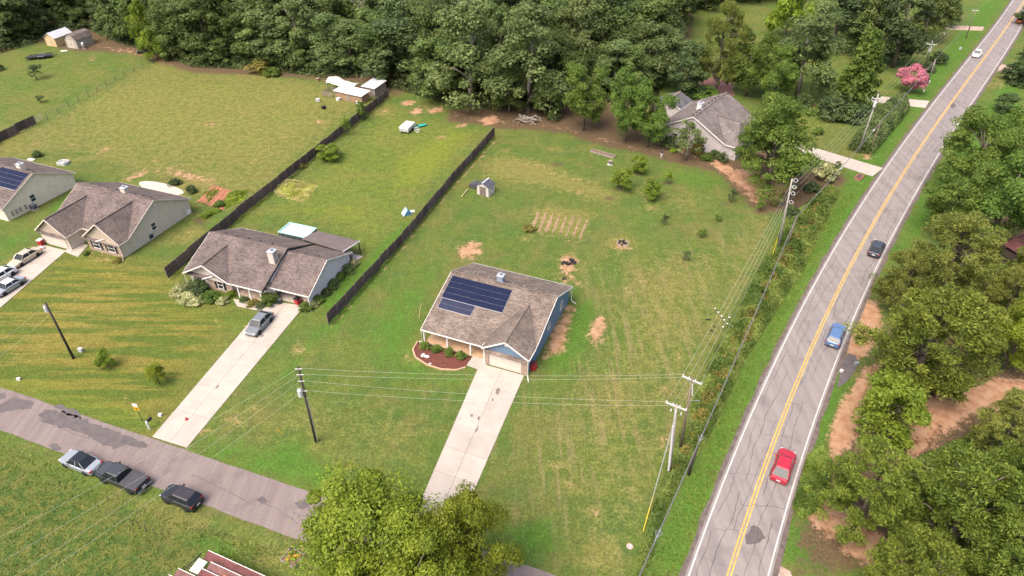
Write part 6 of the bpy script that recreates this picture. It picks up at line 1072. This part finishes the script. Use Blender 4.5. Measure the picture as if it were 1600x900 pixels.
grass('verge_grass', [(1335, 300), (1325, 322), (1255, 442), (1190, 562), (1125, 718), (1058, 905), (1010, 905), (1085, 740), (1150, 600), (1232, 452), (1310, 312)], 26, .13, .06, LF['vgreen'], 'bright green verge grass along the highway', 14, lean=1.0)
cloud('tall_grass_patch', [(425, 300), (432, 280), (455, 280), (499, 290), (475, 318), (455, 312), (430, 307)], 3000, .5, .16, LF['straw'], 'square patch of tall pale grass in the yard', 'grass', 15, 1.6, .22)
cloud('tall_green_grass', [(428, 298), (434, 282), (497, 290), (475, 316), (450, 310)], 5200, .5, .16, LF['tuft'], 'green blades in the square tall grass patch', 'grass', 16, 1.6, .22)
for k, (a_, w_) in enumerate((([(516, 512), (640, 371), (712, 283), (774, 214)], 5), ([(266, 438), (330, 382), (425, 303), (520, 226), (600, 160)], 5))): cloud('fence_weeds', line(a_, w_), 2600, .55, .10, LF['weed'], ['weeds along the foot of the fence by the blue house lot', 'weeds along the foot of the fence behind the tan house'][k], 'weeds', 30 + k, 1.5)
LAWN = [(-60, 470), (100, 420), (260, 435), (375, 490), (470, 480), (640, 350), (760, 230), (1000, 260), (1180, 350), (1110, 560), (1050, 690), (980, 900), (840, 900), (520, 776), (0, 600), (-60, 585)]
lg = m_leaf('lawn_blade', (.075, .092, .022), (.190, .185, .060), hue=0, val=0)
plot = [(318, 300), (362, 300), (388, 298), (372, 320), (350, 330), (316, 350), (308, 340)]
cloud('vegetable_plants', [(356, 302), (388, 296), (382, 312), (352, 326), (346, 318)], 2600, .7, .13, LF['lime'], 'leafy vegetable rows right of the clay plot', 'plants', 21, 2.0)
cloud('vegetable_plants', [(318, 300), (340, 292), (345, 300), (325, 322)], 700, .5, .12, LF['lime'], 'sparse plants on the clay plot', 'plants', 22, 2.0)
# ------------------------------------------------------------------ outbuildings and small things
tin = mat('pale_tin_roof', (.62, .62, .64), .45, .4, .2, vary=.12); rust = mat('rusty_tin', (.125, .042, .04), .8, vary=.35, scale=1.5); rust2 = mat('pinkish_rusted_tin', (.17, .075, .068), .7, vary=.35, scale=1.5); plank = mat('raw_plank', (.33, .215, .135), .9, vary=.3); plank_g = mat('grey_plank', (.27, .23, .20), .9, vary=.3); s_shed = m_siding('shed_grey_beige', (.40, .36, .31), True, .3); s_yel = m_siding('shed_yellow', (.58, .43, .24), True, .3); s_vin = mat('vinyl_shed_wall', (.58, .53, .50), .6, vary=.06)
def shed(label, loc, rz, w, d, h, hr, wm, rm, gambrel=False, doors=None, win=True, name='shed', over=.2):
    """w along x (gable width), d along y"""
    t = thing(name, label, 'shed', loc, rz); prof = [(-w / 2, 0), (w / 2, 0), (w / 2, h), (w * .30, h + (hr - h) * .72), (0, hr), (-w * .30, h + (hr - h) * .72), (-w / 2, h)] if gambrel else [(-w / 2, 0), (w / 2, 0), (w / 2, h), (0, hr), (-w / 2, h)]
    MB().extr([(x, -d / 2, z) for x, z in prof], (0, d, 0)).build('walls', wm, t); pts = prof[2:] 
    for (a, b) in zip(pts[:-1], pts[1:]):
        ax, az = a; bx, bz = b
        if a == pts[0]: ax, az = ax + .12, az - .08
        if b == pts[-1]: bx, bz = bx - .12, bz - .08
        MB().slab([(ax, -d / 2 - over, az + .09), (ax, d / 2 + over, az + .09), (bx, d / 2 + over, bz + .09), (bx, -d / 2 - over, bz + .09)], .07).build('roof_plane', rm, t)
    if doors:
        for s in (-1, 1): o = MB().b2((s * w * .14 - w * .13, -d / 2 - .06, .05), (s * w * .14 + w * .13, -d / 2 - .01, h * .98)).build('door', doors, t); MB().box((s * .08, -d / 2 - .09, h * .5), (.05, .05, .16)).build('handle', dark, o)
    if win: window(t, (w / 2, d * .1, h * .62), Y, X, .6, .7)
    return t
def turn(px0, px1): a, b = Vector(G(*px0)), Vector(G(*px1)); return math.atan2(b.y - a.y, b.x - a.x)
x, y = G(112, 76); shed('grey beige barn-roofed shed with double doors at the wood edge', (x + 1.2, y + 2.6, 0), R(-20), 3.8, 5.2, 2.2, 3.7, s_shed, m_shingle('shed_brown_shingle', (.12, .095, .09), (.20, .165, .155)), True, mat('shed_door', (.52, .47, .40), .7))
x, y = G(83, 73); shed('yellow shed with pale metal roof left of the barn-roofed shed', (x + .6, y + 2.9, 0), R(-20), 3.6, 5.6, 2.2, 3.4, s_yel, tin, False, mat('yellow_shed_door', (.62, .48, .28), .7), False)
t = thing('pallet', 'white board leaning on the ground before the sheds', 'board', (*G(100, 80), 0), R(10)); MB().box((0, 0, .1), (1.5, .9, .06)).build('board', white, t); MB().box((0, .2, .04), (1.3, .1, .08)).build('batten', plank, t)
t = thing('propane_tank', 'pale upright tank at the shed corner', 'tank', (*G(132, 76), 0)); MB().lathe([(.35, 0), (.5, .1), (.5, 1.3), (.35, 1.6), (.1, 1.7)], n=14).build('tank', greym, t, smooth=True); MB().box((0, 0, .05), (1.1, 1.1, .1)).build('base', plank, t)
# small white shed and dark barrel with a pale slide
x, y = G(759, 306); sd_ = shed('small white shed with dark roof and brown doors in the blue house yard', (x, y + .9, 0), R(-30), 2.3, 2.0, 1.75, 2.35, s_vin, mat('dark_blue_grey_roof', (.075, .075, .105), .8), False, mat('brown_grey_door', (.20, .155, .14), .7), True, over=.12); MB().beam((0, -1.13, 2.47), (0, 1.13, 2.47), .18, .05).build('ridge_cap', white, sd_)
t = thing('barrel_composter', 'dark half barrel on the grass left of the small white shed', 'barrel', (*G(738, 294), 0), R(60)); MB().extr([(0, .75 * math.cos(a), .75 * math.sin(a) + .15) for a in [math.pi * i / 14 for i in range(15)]], (1.5, 0, 0)).build('shell', mat('dark_grey_shell', (.085, .08, .095), .7), t); MB().box((.75, 0, .08), (1.6, 1.5, .14)).build('base', dark, t)
t = thing('post', 'pale timber lying on the grass beside the dark barrel', 'timber', (*G(726, 303), 0), turn((723, 303), (734, 292))); MB().tube([(-.9, 0, .15), (0, .02, .2), (1.1, 0, .3)], .1, 8).build('log', mat('pale_timber', (.45, .36, .2), .9), t); MB().tube([(-1.0, 0, .15), (-.9, 0, .15)], .13, 8).build('cut_end', mat('cut_end', (.6, .48, .25), .9), t)
# chicken coop yard
cx_, cy_ = G(548, 156); rzc = turn((520, 152), (565, 162))
t = thing('chicken_coop', 'long coop with white metal roof at the end of the fence', 'coop', (*G(546, 158), 0), rzc); MB().b2((-3.6, -.1, 0), (3.6, 2.6, 1.5)).build('walls', plank, t); MB().slab([(-3.9, -.4, 1.85), (3.9, -.4, 1.85), (3.9, 2.9, 2.15), (-3.9, 2.9, 2.15)], .08).build('roof', mat('white_metal_roof', (.74, .72, .70), .5), t); MB().b2((-.4, -.16, .1), (.4, -.1, 1.3)).build('door', plank_g, t); [MB().box((s * 3.65, -.12, .8), (.14, .14, 1.65)).build('post', plank_g, t) for s in (-1, 1)]
t = thing('chicken_coop', 'square coop with shiny tin roof against the fence', 'coop', (*G(578, 150), 0), rzc); MB().b2((-1.7, -.2, 0), (1.7, 4.0, 1.9)).build('walls', plank_g, t); MB().slab([(-1.9, -.5, 2.1), (1.9, -.5, 2.1), (1.9, 4.3, 2.5), (-1.9, 4.3, 2.5)], .07).build('roof', tin, t); MB().b2((-.4, -.26, .1), (.4, -.2, 1.6)).build('door', plank, t)
t = thing('tarp_shelter', 'sagging white tarp shelter behind the long coop', 'shelter', (*G(536, 142), 0), rzc); vs, fs = [], []
for i in range(13):
    for j in range(7): u, v = i / 12, j / 6; vs.append((-3.8 + 7.6 * u, -1.2 + 3.4 * v, 1.5 + .9 * math.sin(math.pi * v) * (1.1 - .5 * u) + .45 * math.sin(u * 7) * (1 - u) + .12 * math.sin(u * 17 + v * 5)))
for i in range(12):
    for j in range(6): a = i * 7 + j; fs.append((a, a + 7, a + 8, a + 1))
o = MB().add(vs, fs).build('tarp', mat('white_tarp', (.70, .66, .63), .6, vary=.15), t, smooth=True); o.modifiers.new('thick', 'SOLIDIFY').thickness = .03
for u, v in ((-3.6, -1), (3.5, -1), (-3.6, 2), (3.5, 2), (0, -1), (0, 2)): MB().tube([(u, v, 0), (u, v, 1.75)], .06, 6).build('post', plank_g, t)
t = thing('coop_pen', 'low plank pen around the left end of the long coop', 'pen', (*G(516, 150), 0), rzc)
for (a, b) in (((-1.6, -.6), (1.2, -.6)), ((-1.6, -.6), (-1.6, 2.2)), ((-1.6, 2.2), (1.0, 2.2))):
    for z_ in (.3, .65, 1.0): MB().beam((*a, z_), (*b, z_), .05, .16).build('plank', plank_g, t)
for a in ((-1.6, -.6), (1.2, -.6), (-1.6, 2.2)): MB().box((*a, .6), (.1, .1, 1.2)).build('post', plank, t)
for px, lab, m_ in (((529, 157), 'white box at the foot of the long coop', white), ((560, 162), 'pale box at the right end of the long coop', cw), ((497, 126), 'brown crate at the wood edge left of the coops', plank), ((508, 128), 'small brown crate beside the larger crate at the wood edge', plank), ((497, 158), 'grey bucket stand on the lawn before the coops', cw), ((506, 170), 'black pot on the lawn before the coops', blk)):
    t = thing('garden_box', lab, 'box', (*G(*px), 0), TR.uniform(0, 1)); k = .9 if 'larger' not in lab and 'small' not in lab else .6; MB().box((0, 0, .3 * k), (.9 * k, .7 * k, .6 * k)).build('body', m_, t, bevel=.02); MB().box((0, 0, .62 * k), (1.0 * k, .78 * k, .06)).build('lid', m_, t)
# camper and canoe
x, y = G(637, 204); t = thing('pop_up_camper', 'white folded camper trailer on the grass between the fences', 'camper', (x, y, 0), R(70)); MB().box((0, 0, .7), (3.2, 2.0, .6)).build('body', mat('camper_body', (.5, .5, .48), .5), t); MB().hexa([(-1.7, -1.08, 1.0), (1.7, -1.08, 1.0), (1.7, 1.08, 1.0), (-1.7, 1.08, 1.0), (-1.6, -1.0, 1.38), (1.6, -1.0, 1.38), (1.6, 1.0, 1.38), (-1.6, 1.0, 1.38)]).build('roof', white, t, bevel=.05); MB().box((.3, .2, 1.42), (.5, .4, .1)).build('vent', ins, t); MB().tube([(-1.6, .5, .5), (-2.9, 0, .5), (-1.6, -.5, .5)], .05, 6).build('drawbar', dark, t)
for s in (-1, 1): wheel(t, 0, s * .98, .33, .2)
x, y = G(652, 199); t = thing('canoe', 'turquoise canoe lying beside the white camper', 'canoe', (x, y, .05), R(20)); rings = []
for i in range(9): u = i / 8 * 2 - 1; w = .42 * (1 - u * u) ** .7 + .02; rings.append([(u * 2.0, -w, .35 + .12 * u * u), (u * 2.0, -w * .7, .08 + .1 * u * u), (u * 2.0, 0, .02 + .12 * u * u), (u * 2.0, w * .7, .08 + .1 * u * u), (u * 2.0, w, .35 + .12 * u * u), (u * 2.0, 0, .22 + .2 * u * u)])
MB().loft(rings).build('hull', mat('turquoise_plastic', (.04, .45, .40), .4), t, smooth=True); MB().box((0, 0, .36), (.3, .75, .04)).build('seat', blk, t)
x, y = G(652, 207); t = thing('wagon_wheel', 'pale spoked wheel leaning on the camper side', 'wheel', (x, y, 0), R(70)); MB().tube([(0, .55 * math.cos(a), .58 + .55 * math.sin(a)) for a in [i * math.pi / 10 for i in range(21)]], .06, 6).build('rim', ins, t); [MB().tube([(0, 0, .58), (0, .53 * math.cos(a), .58 + .53 * math.sin(a))], .03, 5).build('spoke', ins, t) for a in [i * math.pi / 4 for i in range(8)]]
# tent
t = thing('play_tent', 'small blue and white tent on the grass by the fence', 'tent', (*G(636, 334), 0), R(25)); MB().extr([(-.75, -.6, 0), (.75, -.6, 0), (0, -.6, .95)], (0, 1.2, 0)).build('canvas', mat('blue_canvas', (.06, .20, .42), .7), t); MB().slab([(-.8, -.65, 0.02), (0, -.65, 1.0), (0, .62, 1.0), (-.8, .62, .02)], .02).build('fly_panel', mat('pale_blue_canvas', (.35, .52, .66), .7), t); MB().box((1.0, .2, .1), (.7, .5, .18)).build('white_flap', white, t)
# sign, mailbox, meters
x, y = G(223, 658); t = thing('street_sign', 'white over yellow sign on a thin post by the street', 'sign', (x, y, 0), R(-10)); MB().tube([(0, 0, 0), (0, 0, 2.3)], .035, 6).build('post', dark, t); MB().box((0, -.05, 2.05), (.62, .03, .55)).build('yellow_panel', mat('sign_yellow', (.70, .42, .01), .5), t); MB().box((0, -.05, 2.6), (.6, .03, .5)).build('white_panel', white, t); sy = MB().lathe([(.13, 0), (.13, .02)], n=12).build('symbol', mat('sign_dark', (.12, .08, .02), .6), t); sy.location = (0, -.07, 2.05); sy.rotation_euler = (R(90), 0, 0)
x, y = G(234, 671); t = thing('mailbox', 'white mailbox post with black box beside the drive', 'mailbox', (x, y, 0), R(70)); MB().box((0, 0, .65), (.14, .14, 1.3)).build('post', white, t); MB().beam((-.15, 0, 1.0), (.75, 0, 1.0), .1, .1).build('arm', white, t); MB().extr([(.15, .14 * math.cos(a), 1.22 + .14 * math.sin(a)) for a in [math.pi * i / 8 for i in range(9)]] + [(.15, -.14, 1.05), (.15, .14, 1.05)], (.55, 0, 0)).build('box', blk, t)
for px, lab, m_ in (((251, 650), 'small white marker by the drive near the mailbox', white), ((127, 549), 'pale utility box at the foot of the left lawn pole', cw), ((30, 594), 'small white marker in the grass near the street', white), ((1337, 571), 'small grey mailbox on the right shoulder', greym), ((1314, 581), 'white marker stone on the right shoulder', white), ((1475, 54), 'pale lid box on the grass by the far gravel drive', cw), ((1500, 77), 'pale box on the far verge', cw), ((1443, 143), 'small pale marker on the verge by the pink tree', white)):
    t = thing('utility_box', lab, 'box', (*G(*px), 0), TR.uniform(-.5, .5)); k = .3 if 'marker' in lab else .45; MB().box((0, 0, k * .5), (k * 1.2, k * .9, k), tx=.9, ty=.9).build('body', m_, t, bevel=.02); MB().box((0, 0, k + .02), (k * 1.25, k * .95, .05)).build('lid', m_, t)
t = thing('traffic_cone', 'small red cone on the grey house drive', 'cone', (*G(292, 656), .06)); MB().lathe([(.14, .02), (.03, .42)], n=10).build('cone', redp, t); MB().box((0, 0, .01), (.34, .34, .03)).build('base', redp, t)
# driveway clutter by the carport
for px, lab in (((436, 470), 'pale garden ornament on the drive beside the porch shrub'), ((438, 475), 'dark toolbox on the drive beside the porch shrub')):
    t = thing('drive_item', lab, 'box', (*G(*px), .065), .4); m_ = cw if 'pale' in lab else dark; MB().box((0, 0, .15), (.6, .3, .28)).build('body', m_, t, bevel=.03); MB().tube([(-.2, 0, .28), (-.2, 0, .4), (.2, 0, .4), (.2, 0, .28)], .025, 6).build('handle', m_, t)
# mulch-bed stones
for px, lab in (((661, 556), 'left white stone in the red mulch bed'), ((667, 558), 'right white stone in the red mulch bed'), ((672, 569), 'small white stone near the edging')):
    t = thing('stone', lab, 'stone', (*G(*px), .05), TR.uniform(0, 3)); k = .3 if 'small' not in lab else .16; MB().lathe([(k * .5, 0), (k, k * .2), (k * .8, k * .5), (k * .2, k * .65)], n=7).build('stone', ins, t); t.children[0].scale = (1.3, .8, 1)
# fire pits, raised bed, brush pile, bricks
def rubble(t, n, rad, s, m_, seed, nm, h=.2):
    g = random.Random(seed)
    for i in range(n):
        a, r = g.uniform(0, 6.28), rad * math.sqrt(g.random()); k = s * g.uniform(.5, 1.3); o = put(nm, MB().lathe([(k * .6, 0), (k, k * .3), (k * .7, k * .7), (k * .2, k * .9)], n=6).mesh(nm, m_), t, (r * math.cos(a), r * math.sin(a), g.uniform(-.02, h * (1 - r / rad)))); o.rotation_euler = (g.uniform(-.5, .5), g.uniform(-.5, .5), g.uniform(0, 6))
char = mat('charred_wood', (.022, .020, .022), .9, vary=.5)
t = thing('burn_pile', 'black burnt pile on bare clay behind the blue house', 'burn pile', (*G(889, 411), 0)); rubble(t, 26, 1.0, .28, char, 1, 'charred_lump', .3)
t = thing('fire_pit', 'small dark fire pit on a tan patch in the lawn', 'fire pit', (*G(973, 380), 0)); rubble(t, 16, .7, .2, char, 2, 'charred_lump', .2)
for i in range(8): o = put('ring_stone', MB().lathe([(.12, 0), (.18, .06), (.12, .16)], n=6).mesh('ring_stone', mat('pit_stone', (.3, .28, .26), .9)), t, (.85 * math.cos(i * .785), .85 * math.sin(i * .785), 0))
t = thing('burn_pile', 'small charred scrap on the clay just behind the blue roof', 'burn pile', (*G(881, 435), 0)); rubble(t, 8, .35, .14, char, 3, 'charred_lump', .1)
t = thing('brush_pile', 'grey log and branch pile at the foot of the pale trunks', 'brush pile', (*G(823, 190), 0)); g = random.Random(4)
for i in range(40): a = g.uniform(0, 3.14); l = g.uniform(.6, 1.5); x, y, z = g.gauss(0, 1.1), g.gauss(0, .6), g.uniform(.1, .9); MB().tube([(x - l * math.cos(a), y - l * math.sin(a), z), (x + l * math.cos(a), y + l * math.sin(a), z + g.uniform(-.2, .4))], g.uniform(.05, .13), 6).build('log', bark_p, t)
t = thing('raised_bed', 'long timber framed garden bed on the lawn', 'garden bed', (*G(942, 241), 0), turn((925, 236), (961, 246))); ln = (Vector(G(925, 236)) - Vector(G(961, 246))).length / 2
for s in (-1, 1): MB().beam((-ln, s * .5, .15), (ln, s * .5, .15), .12, .3).build('side_board', plank_g, t); MB().beam((s * ln, -.5, .15), (s * ln, .5, .15), .12, .28).build('end_board', plank_g, t)
MB().b2((-ln + .06, -.44, 0), (ln - .06, .44, .2)).build('soil', mat('bed_soil', (.16, .10, .07), .95, vary=.3), t)
t = thing('birdbath', 'small pale birdbath below the timber garden bed', 'birdbath', (*G(953, 257), 0)); MB().lathe([(.3, 0), (.12, .1), (.1, .55), (.4, .65), (.42, .75), (.05, .68)], n=14).build('basin', plank_g, t); MB().lathe([(.5, 0), (.5, .04)], n=14).build('base', cw, t)
brk = mat('red_brick_stack', (.36, .16, .115), .9, vary=.25)
t = thing('culvert_grate', 'red brick drain box with dark slots by the concrete drive', 'drain', (*G(1342, 278), 0), turn((1336, 284), (1347, 272))); MB().b2((-1.1, -.5, 0), (1.1, .5, .3)).build('frame', brk, t)
for i in range(4): MB().b2((-.95 + i * .5, -.38, .3), (-.6 + i * .5, .38, .31)).build('slot', blk, t)
for i, (a, b) in enumerate(((-.3, -.62), (.3, .62))): MB().b2((-1.15, min(a * 1.9, b), .0), (1.15, max(a * 1.9, b), .36)).build('brick_course', brk, t)
# dug garden plot: bare ridges with furrows between
clayr = mat('dug_clay', (.30, .20, .12), .95, vary=.35, scale=2.5, bump=.6)
GP = thing('garden_plot', 'dug vegetable plot of pale clay ridges in the lawn', 'garden plot', (*G(878, 348), 0))
gr = random.Random(9)
for i in range(8):
    a, b = Vector(G(842 + i * 11, 331 + i * 1.3)), Vector(G(831 + i * 10.6, 361 + i * 1.9)); vs, fs = [], []; n = 22; dv = (b - a).normalized(); nv = Vector((-dv.y, dv.x)); o_ = Vector(GP.location[:2])
    for k in range(n + 1):
        p = a.lerp(b, k / n) - o_; w = (.07 + .22 * gr.random() ** 1.5) * (1.6 if i < 3 else 1.0) * min(1, .3 + 4 * min(k, n - k) / n); j = gr.uniform(-.06, .06); p = p + nv * j
        vs += [(p.x - nv.x * w, p.y - nv.y * w, .0), (p.x, p.y, .06 + .06 * gr.random()), (p.x + nv.x * w, p.y + nv.y * w, .0)]
    for k in range(n): q = k * 3; fs += [(q, q + 3, q + 4, q + 1), (q + 1, q + 4, q + 5, q + 2)]
    MB().add(vs, fs).build('ridge', clayr, GP)
VP_ = thing('garden_plot', 'red clay vegetable plot behind the tan two-gable house', 'garden plot', (*G(335, 308), 0))
for i in range(6):
    a, b = Vector(G(336 + i * 6, 290 + i * 2.2)), Vector(G(312 + i * 6.5, 316 + i * 2.4)); vs, fs = [], []; n = 14; dv = (b - a).normalized(); nv = Vector((-dv.y, dv.x)); o_ = Vector(VP_.location[:2])
    for k in range(n + 1):
        p = a.lerp(b, k / n) - o_ + nv * gr.uniform(-.08, .08); w = .38 + .15 * gr.random(); vs += [(p.x - nv.x * w, p.y - nv.y * w, .0), (p.x, p.y, .12 + .1 * gr.random()), (p.x + nv.x * w, p.y + nv.y * w, .0)]
    for k in range(n): q = k * 3; fs += [(q, q + 3, q + 4, q + 1), (q + 1, q + 4, q + 5, q + 2)]
    MB().add(vs, fs).build('ridge', mat('red_clay_ridge', (.34, .14, .08), .95, vary=.35, scale=2.5), VP_)
# litter by the brush
for k, px in enumerate(((1108, 484), (1113, 490), (1118, 496), (1122, 502), (1130, 498), (1127, 508), (1135, 512), (1120, 513), (1124, 528))):
    t = thing('wild_blossom', 'white bloom cluster on the brush below the overhead wires', 'flower', (*G(px[0] + 8, px[1] + 4), .6), k, 'white blooms in the brush'); MB().lathe([(.04, 0), (.11, .06), (.13, .11), (.03, .17)], n=7).build('bloom', ins, t); MB().tube([(0, 0, -.6), (0, 0, .05)], .02, 5).build('stem', bark, t)
for k, (px, lab) in enumerate((((1106, 500), 'long black scrap lying at the lawn edge by the brush'), ((1116, 511), 'small black scrap at the lawn edge, middle'), ((1112, 517), 'small black scrap at the lawn edge, nearest'))):
    t = thing('scrap', lab, 'scrap', (*G(*px), 0), k * 1.1); MB().box((0, 0, .08), (.7 if k == 0 else .35, .2, .1), tx=.8).build('piece', blk, t, bevel=.02); MB().box((.1, .1, .04), (.22, .14, .06)).build('flap', blk, t)
t = thing('survey_pad', 'small pinkish flat stone on the lawn near the bottom', 'stone', (*G(984, 854), 0), .3); MB().lathe([(.28, 0), (.33, .05), (.2, .1)], n=8).build('stone', mat('pink_stone', (.55, .36, .33), .9), t); MB().box((.1, .05, .1), (.15, .1, .05)).build('cap', ins, t)
for k, (px, lab) in enumerate((((441, 678), 'lower'), ((543, 642), 'upper'))):
    t = thing('guy_marker', 'short yellow guy sleeve in the lawn, %s of two' % lab, 'marker', (*G(*px), 0), k); MB().tube([(0, 0, 0), (-.5, .1, 1.0)], .05, 6).build('sleeve', mat('yellow_sleeve', (.55, .40, .02), .5), t); MB().tube([(-.5, .1, 1.0), (-.75, .15, 1.5)], .02, 5).build('wire', greym, t)
# hose on the lawn
h = MB().tube([G3(655, 497, .04), G3(656, 488, .04), G3(657, 480, .04), G3(659, 474, .04)], .045, 6).build('garden_hose', mat('straw_hose', (.40, .33, .15), .7)); tag(h, 'straw coloured hose lying on the lawn left of the blue house', 'hose')
# bottom: steel frames with rusty tin and the pumpkin bed
ra, rb_ = Vector(G(326, 862, 1.6)), Vector(G(405, 898, 1.6)); rz_ = math.atan2((rb_ - ra).y, (rb_ - ra).x)
t = thing('rusty_shed', 'low rusty red tin roof in strips at the bottom edge', 'shed', (ra.x, ra.y, 0), rz_)
for i in range(6):
    z_ = 1.65 - .0 * i; y0 = -.8 * i; sh_ = [0, 1.0, .7, -1.2, -1.5, -1.0][i]; MB().slab([(sh_, y0 - .7, z_ - .16), (6.5, y0 - .7, z_ - .16), (6.5, y0, z_ + .12), (sh_, y0, z_ + .12)], .05).build('roof_strip', rust if i % 2 == 0 else rust2, t); MB().beam((sh_, y0 + .02, z_ + .14), (6.5, y0 + .02, z_ + .14), .05, .05).build('ridge_edge', white, t)
for u in (0.2, 3.2, 6.2):
    for v in (-.2, -3, -5.6): MB().box((u, v, .75), (.1, .1, 1.5)).build('post', dark, t)
MB().beam((-.6, -.3, 1.45), (-1.0, -3.2, 1.45), .08, .08).build('frame_bar', dark, t); MB().slab([(-.3, -2.1, 1.60), (.65, -2.1, 1.60), (.65, -.85, 1.66), (-.3, -.85, 1.66)], .03).build('white_sheet', white, t); MB().slab([(3.0, -2.3, 1.72), (4.2, -2.3, 1.72), (4.2, -1.3, 1.88), (3.0, -1.3, 1.88)], .03).build('orange_sheet', mat('orange_rust', (.42, .13, .05), .7), t); MB().b2((0, -5.9, 0.02), (6.3, -.1, .06)).build('floor', mat('dark_floor', (.10, .08, .07), .9), t)
t = thing('flower_bed', 'timber framed bed of yellow pumpkins at the street corner', 'garden bed', (*G(458, 874), 0), turn((441, 878), (463, 890)))
for s in (-1, 1): MB().beam((-.8, s * .7, .2), (.8, s * .7, .2), .08, .4).build('frame_board', plank_g, t); MB().beam((s * .8, -.7, .2), (s * .8, .7, .2), .08, .38).build('frame_board', plank_g, t)
MB().b2((-.75, -.65, 0), (.75, .65, .3)).build('soil', mat('bed_soil', (.16, .10, .07)), t)
for i in range(11):
    g = random.Random(i); x, y, k = g.uniform(-.58, .58), g.uniform(-.5, .5), g.uniform(.12, .2); q = thing('pumpkin', 'yellow orange pumpkin in the timber bed', 'pumpkin', (0, 0, 0), 0, 'pumpkins in the timber bed'); q.location = Matrix.Translation(t.location) @ Matrix.Rotation(t.rotation_euler.z, 4, 'Z') @ Vector((x, y, .3)); MB().lathe([(k * .5, 0), (k, k * .4), (k * .95, k * .9), (k * .4, k * 1.3)], n=10).build('fruit', mat('pumpkin_skin', (.52, .27, .03), .5), q, smooth=True); MB().tube([(0, 0, k * 1.25), (.03, 0, k * 1.6)], .025, 5).build('stalk', plank_g, q)
q = thing('garden_figure', 'dark garden figure standing in the timber bed', 'figure', (*G(459, 868), .3)); MB().lathe([(.16, 0), (.2, .2), (.14, .5), (.1, .6), (.14, .7), (.1, .85)], n=10).build('body', blk, q, smooth=True); [MB().tube([(s * .08, 0, .8), (s * .14, 0, 1.1)], .04, 5).build('ear', blk, q) for s in (-1, 1)]
# shack in the right woods
x, y = G(1592, 420); t = thing('shack', 'collapsed brown shack with pale planks at the right edge', 'shack', (x, y, 0), R(30)); MB().b2((0, -1.5, 0), (5, 3, 1.8)).build('walls', mat('dark_brown_wall', (.06, .04, .035), .9), t); MB().slab([(-.3, -1.8, 1.8), (5.3, -1.8, 1.8), (5.3, 3.3, 2.6), (-.3, 3.3, 2.6)], .08).build('roof', rust, t); [MB().beam((-1.2 + i * .5, -2.2 - i * .2, .2), (.6 + i * .3, -1.0 + i * .9, .5 + i * .3), .16, .06).build('plank', plank_g if i % 2 else plank, t) for i in range(5)]
# red-brown paved yard behind the far house
o = MB().slab([(*G(*p), .03) for p in [(1090, 140), (1094, 124), (1118, 122), (1142, 130), (1148, 150), (1120, 150)]], .03).build('brick_yard', mat('red_brick_paving', (.27, .13, .11), .9, vary=.2)); tag(o, kind='structure')
# ------------------------------------------------------------------ the person in the yard
def person(label, loc, rz):
    V = [(0, 0, .95), (0, 0, 1.12), (0, 0, 1.38), (0, 0, 1.50), (0, .01, 1.62), (0, .02, 1.74)]; E_ = [(0, 1), (1, 2), (2, 3), (3, 4), (4, 5)]; Rd = [(.155, .11), (.14, .105), (.17, .11), (.06, .06), (.085, .10), (.06, .07)]
    def chain(start, pts, rs):
        prev = start
        for p, r in zip(pts, rs): V.append(p); Rd.append((r, r)); E_.append((prev, len(V) - 1)); prev = len(V) - 1
        return prev
    for s in (-1, 1):
        chain(0, [(s * .10, 0, .86), (s * .11, .02 * s, .5), (s * .11, -.02, .09), (s * .12, .13, .04)], [.09, .062, .045, .04])
        w = chain(2, [(s * .20, 0, 1.40), (s * .27, .03, 1.13), (s * .28, .16, .93), (s * .28, .20, .86)], [.055, .042, .032, .03])
        for k in range(4): chain(w, [(s * (.26 + .016 * k), .225 + .004 * k, .80), (s * (.26 + .016 * k), .235, .755 - .008 * (k in (1, 2)))], [.010, .009])
        chain(w, [(s * .245, .22, .84), (s * .235, .245, .80)], [.011, .009])
    me = bpy.data.meshes.new('body'); me.from_pydata(V, E_, []); o = bpy.data.objects.new('tmp', me); col.objects.link(o); o.modifiers.new('skin', 'SKIN'); o.modifiers.new('sub', 'SUBSURF').levels = 1
    for i, v in enumerate(me.skin_vertices[0].data): v.radius = Rd[i]; v.use_root = (i == 0)
    dg = bpy.context.evaluated_depsgraph_get(); m2 = bpy.data.meshes.new_from_object(o.evaluated_get(dg)); bpy.data.objects.remove(o)
    m2.materials.clear()
    for m_ in (mat('skin', (.42, .25, .18), .6), mat('dark_shirt', (.025, .022, .035), .8), mat('white_trousers', (.62, .58, .57), .8)): m2.materials.append(m_)
    for f in m2.polygons:
        c = f.center; f.material_index = 0 if (c.z > 1.47 or (abs(c.x) > .215 and c.z < 1.2)) else (1 if c.z > .98 else 2); f.use_smooth = True
    t = thing('person', label, 'person', loc, rz); put('body', m2, t)
    MB().lathe([(.10, 0), (.115, .06), (.10, .13), (.05, .17)], (0, .0, 1.66), 12).build('hair', mat('dark_hair', (.015, .012, .012), .7), t, smooth=True)
    MB().box((0, .125, 1.65), (.03, .04, .05)).build('nose', mat('skin', (.42, .25, .18)), t); [MB().box((s * .035, .108, 1.69), (.02, .02, .012)).build('eye', blk, t) for s in (-1, 1)]; MB().box((0, .11, 1.60), (.05, .02, .012)).build('mouth', mat('lips', (.3, .1, .09), .6), t)
    return t
person('person in dark top and white trousers standing in the clay bed', (*G(1033, 247), 0), R(150))
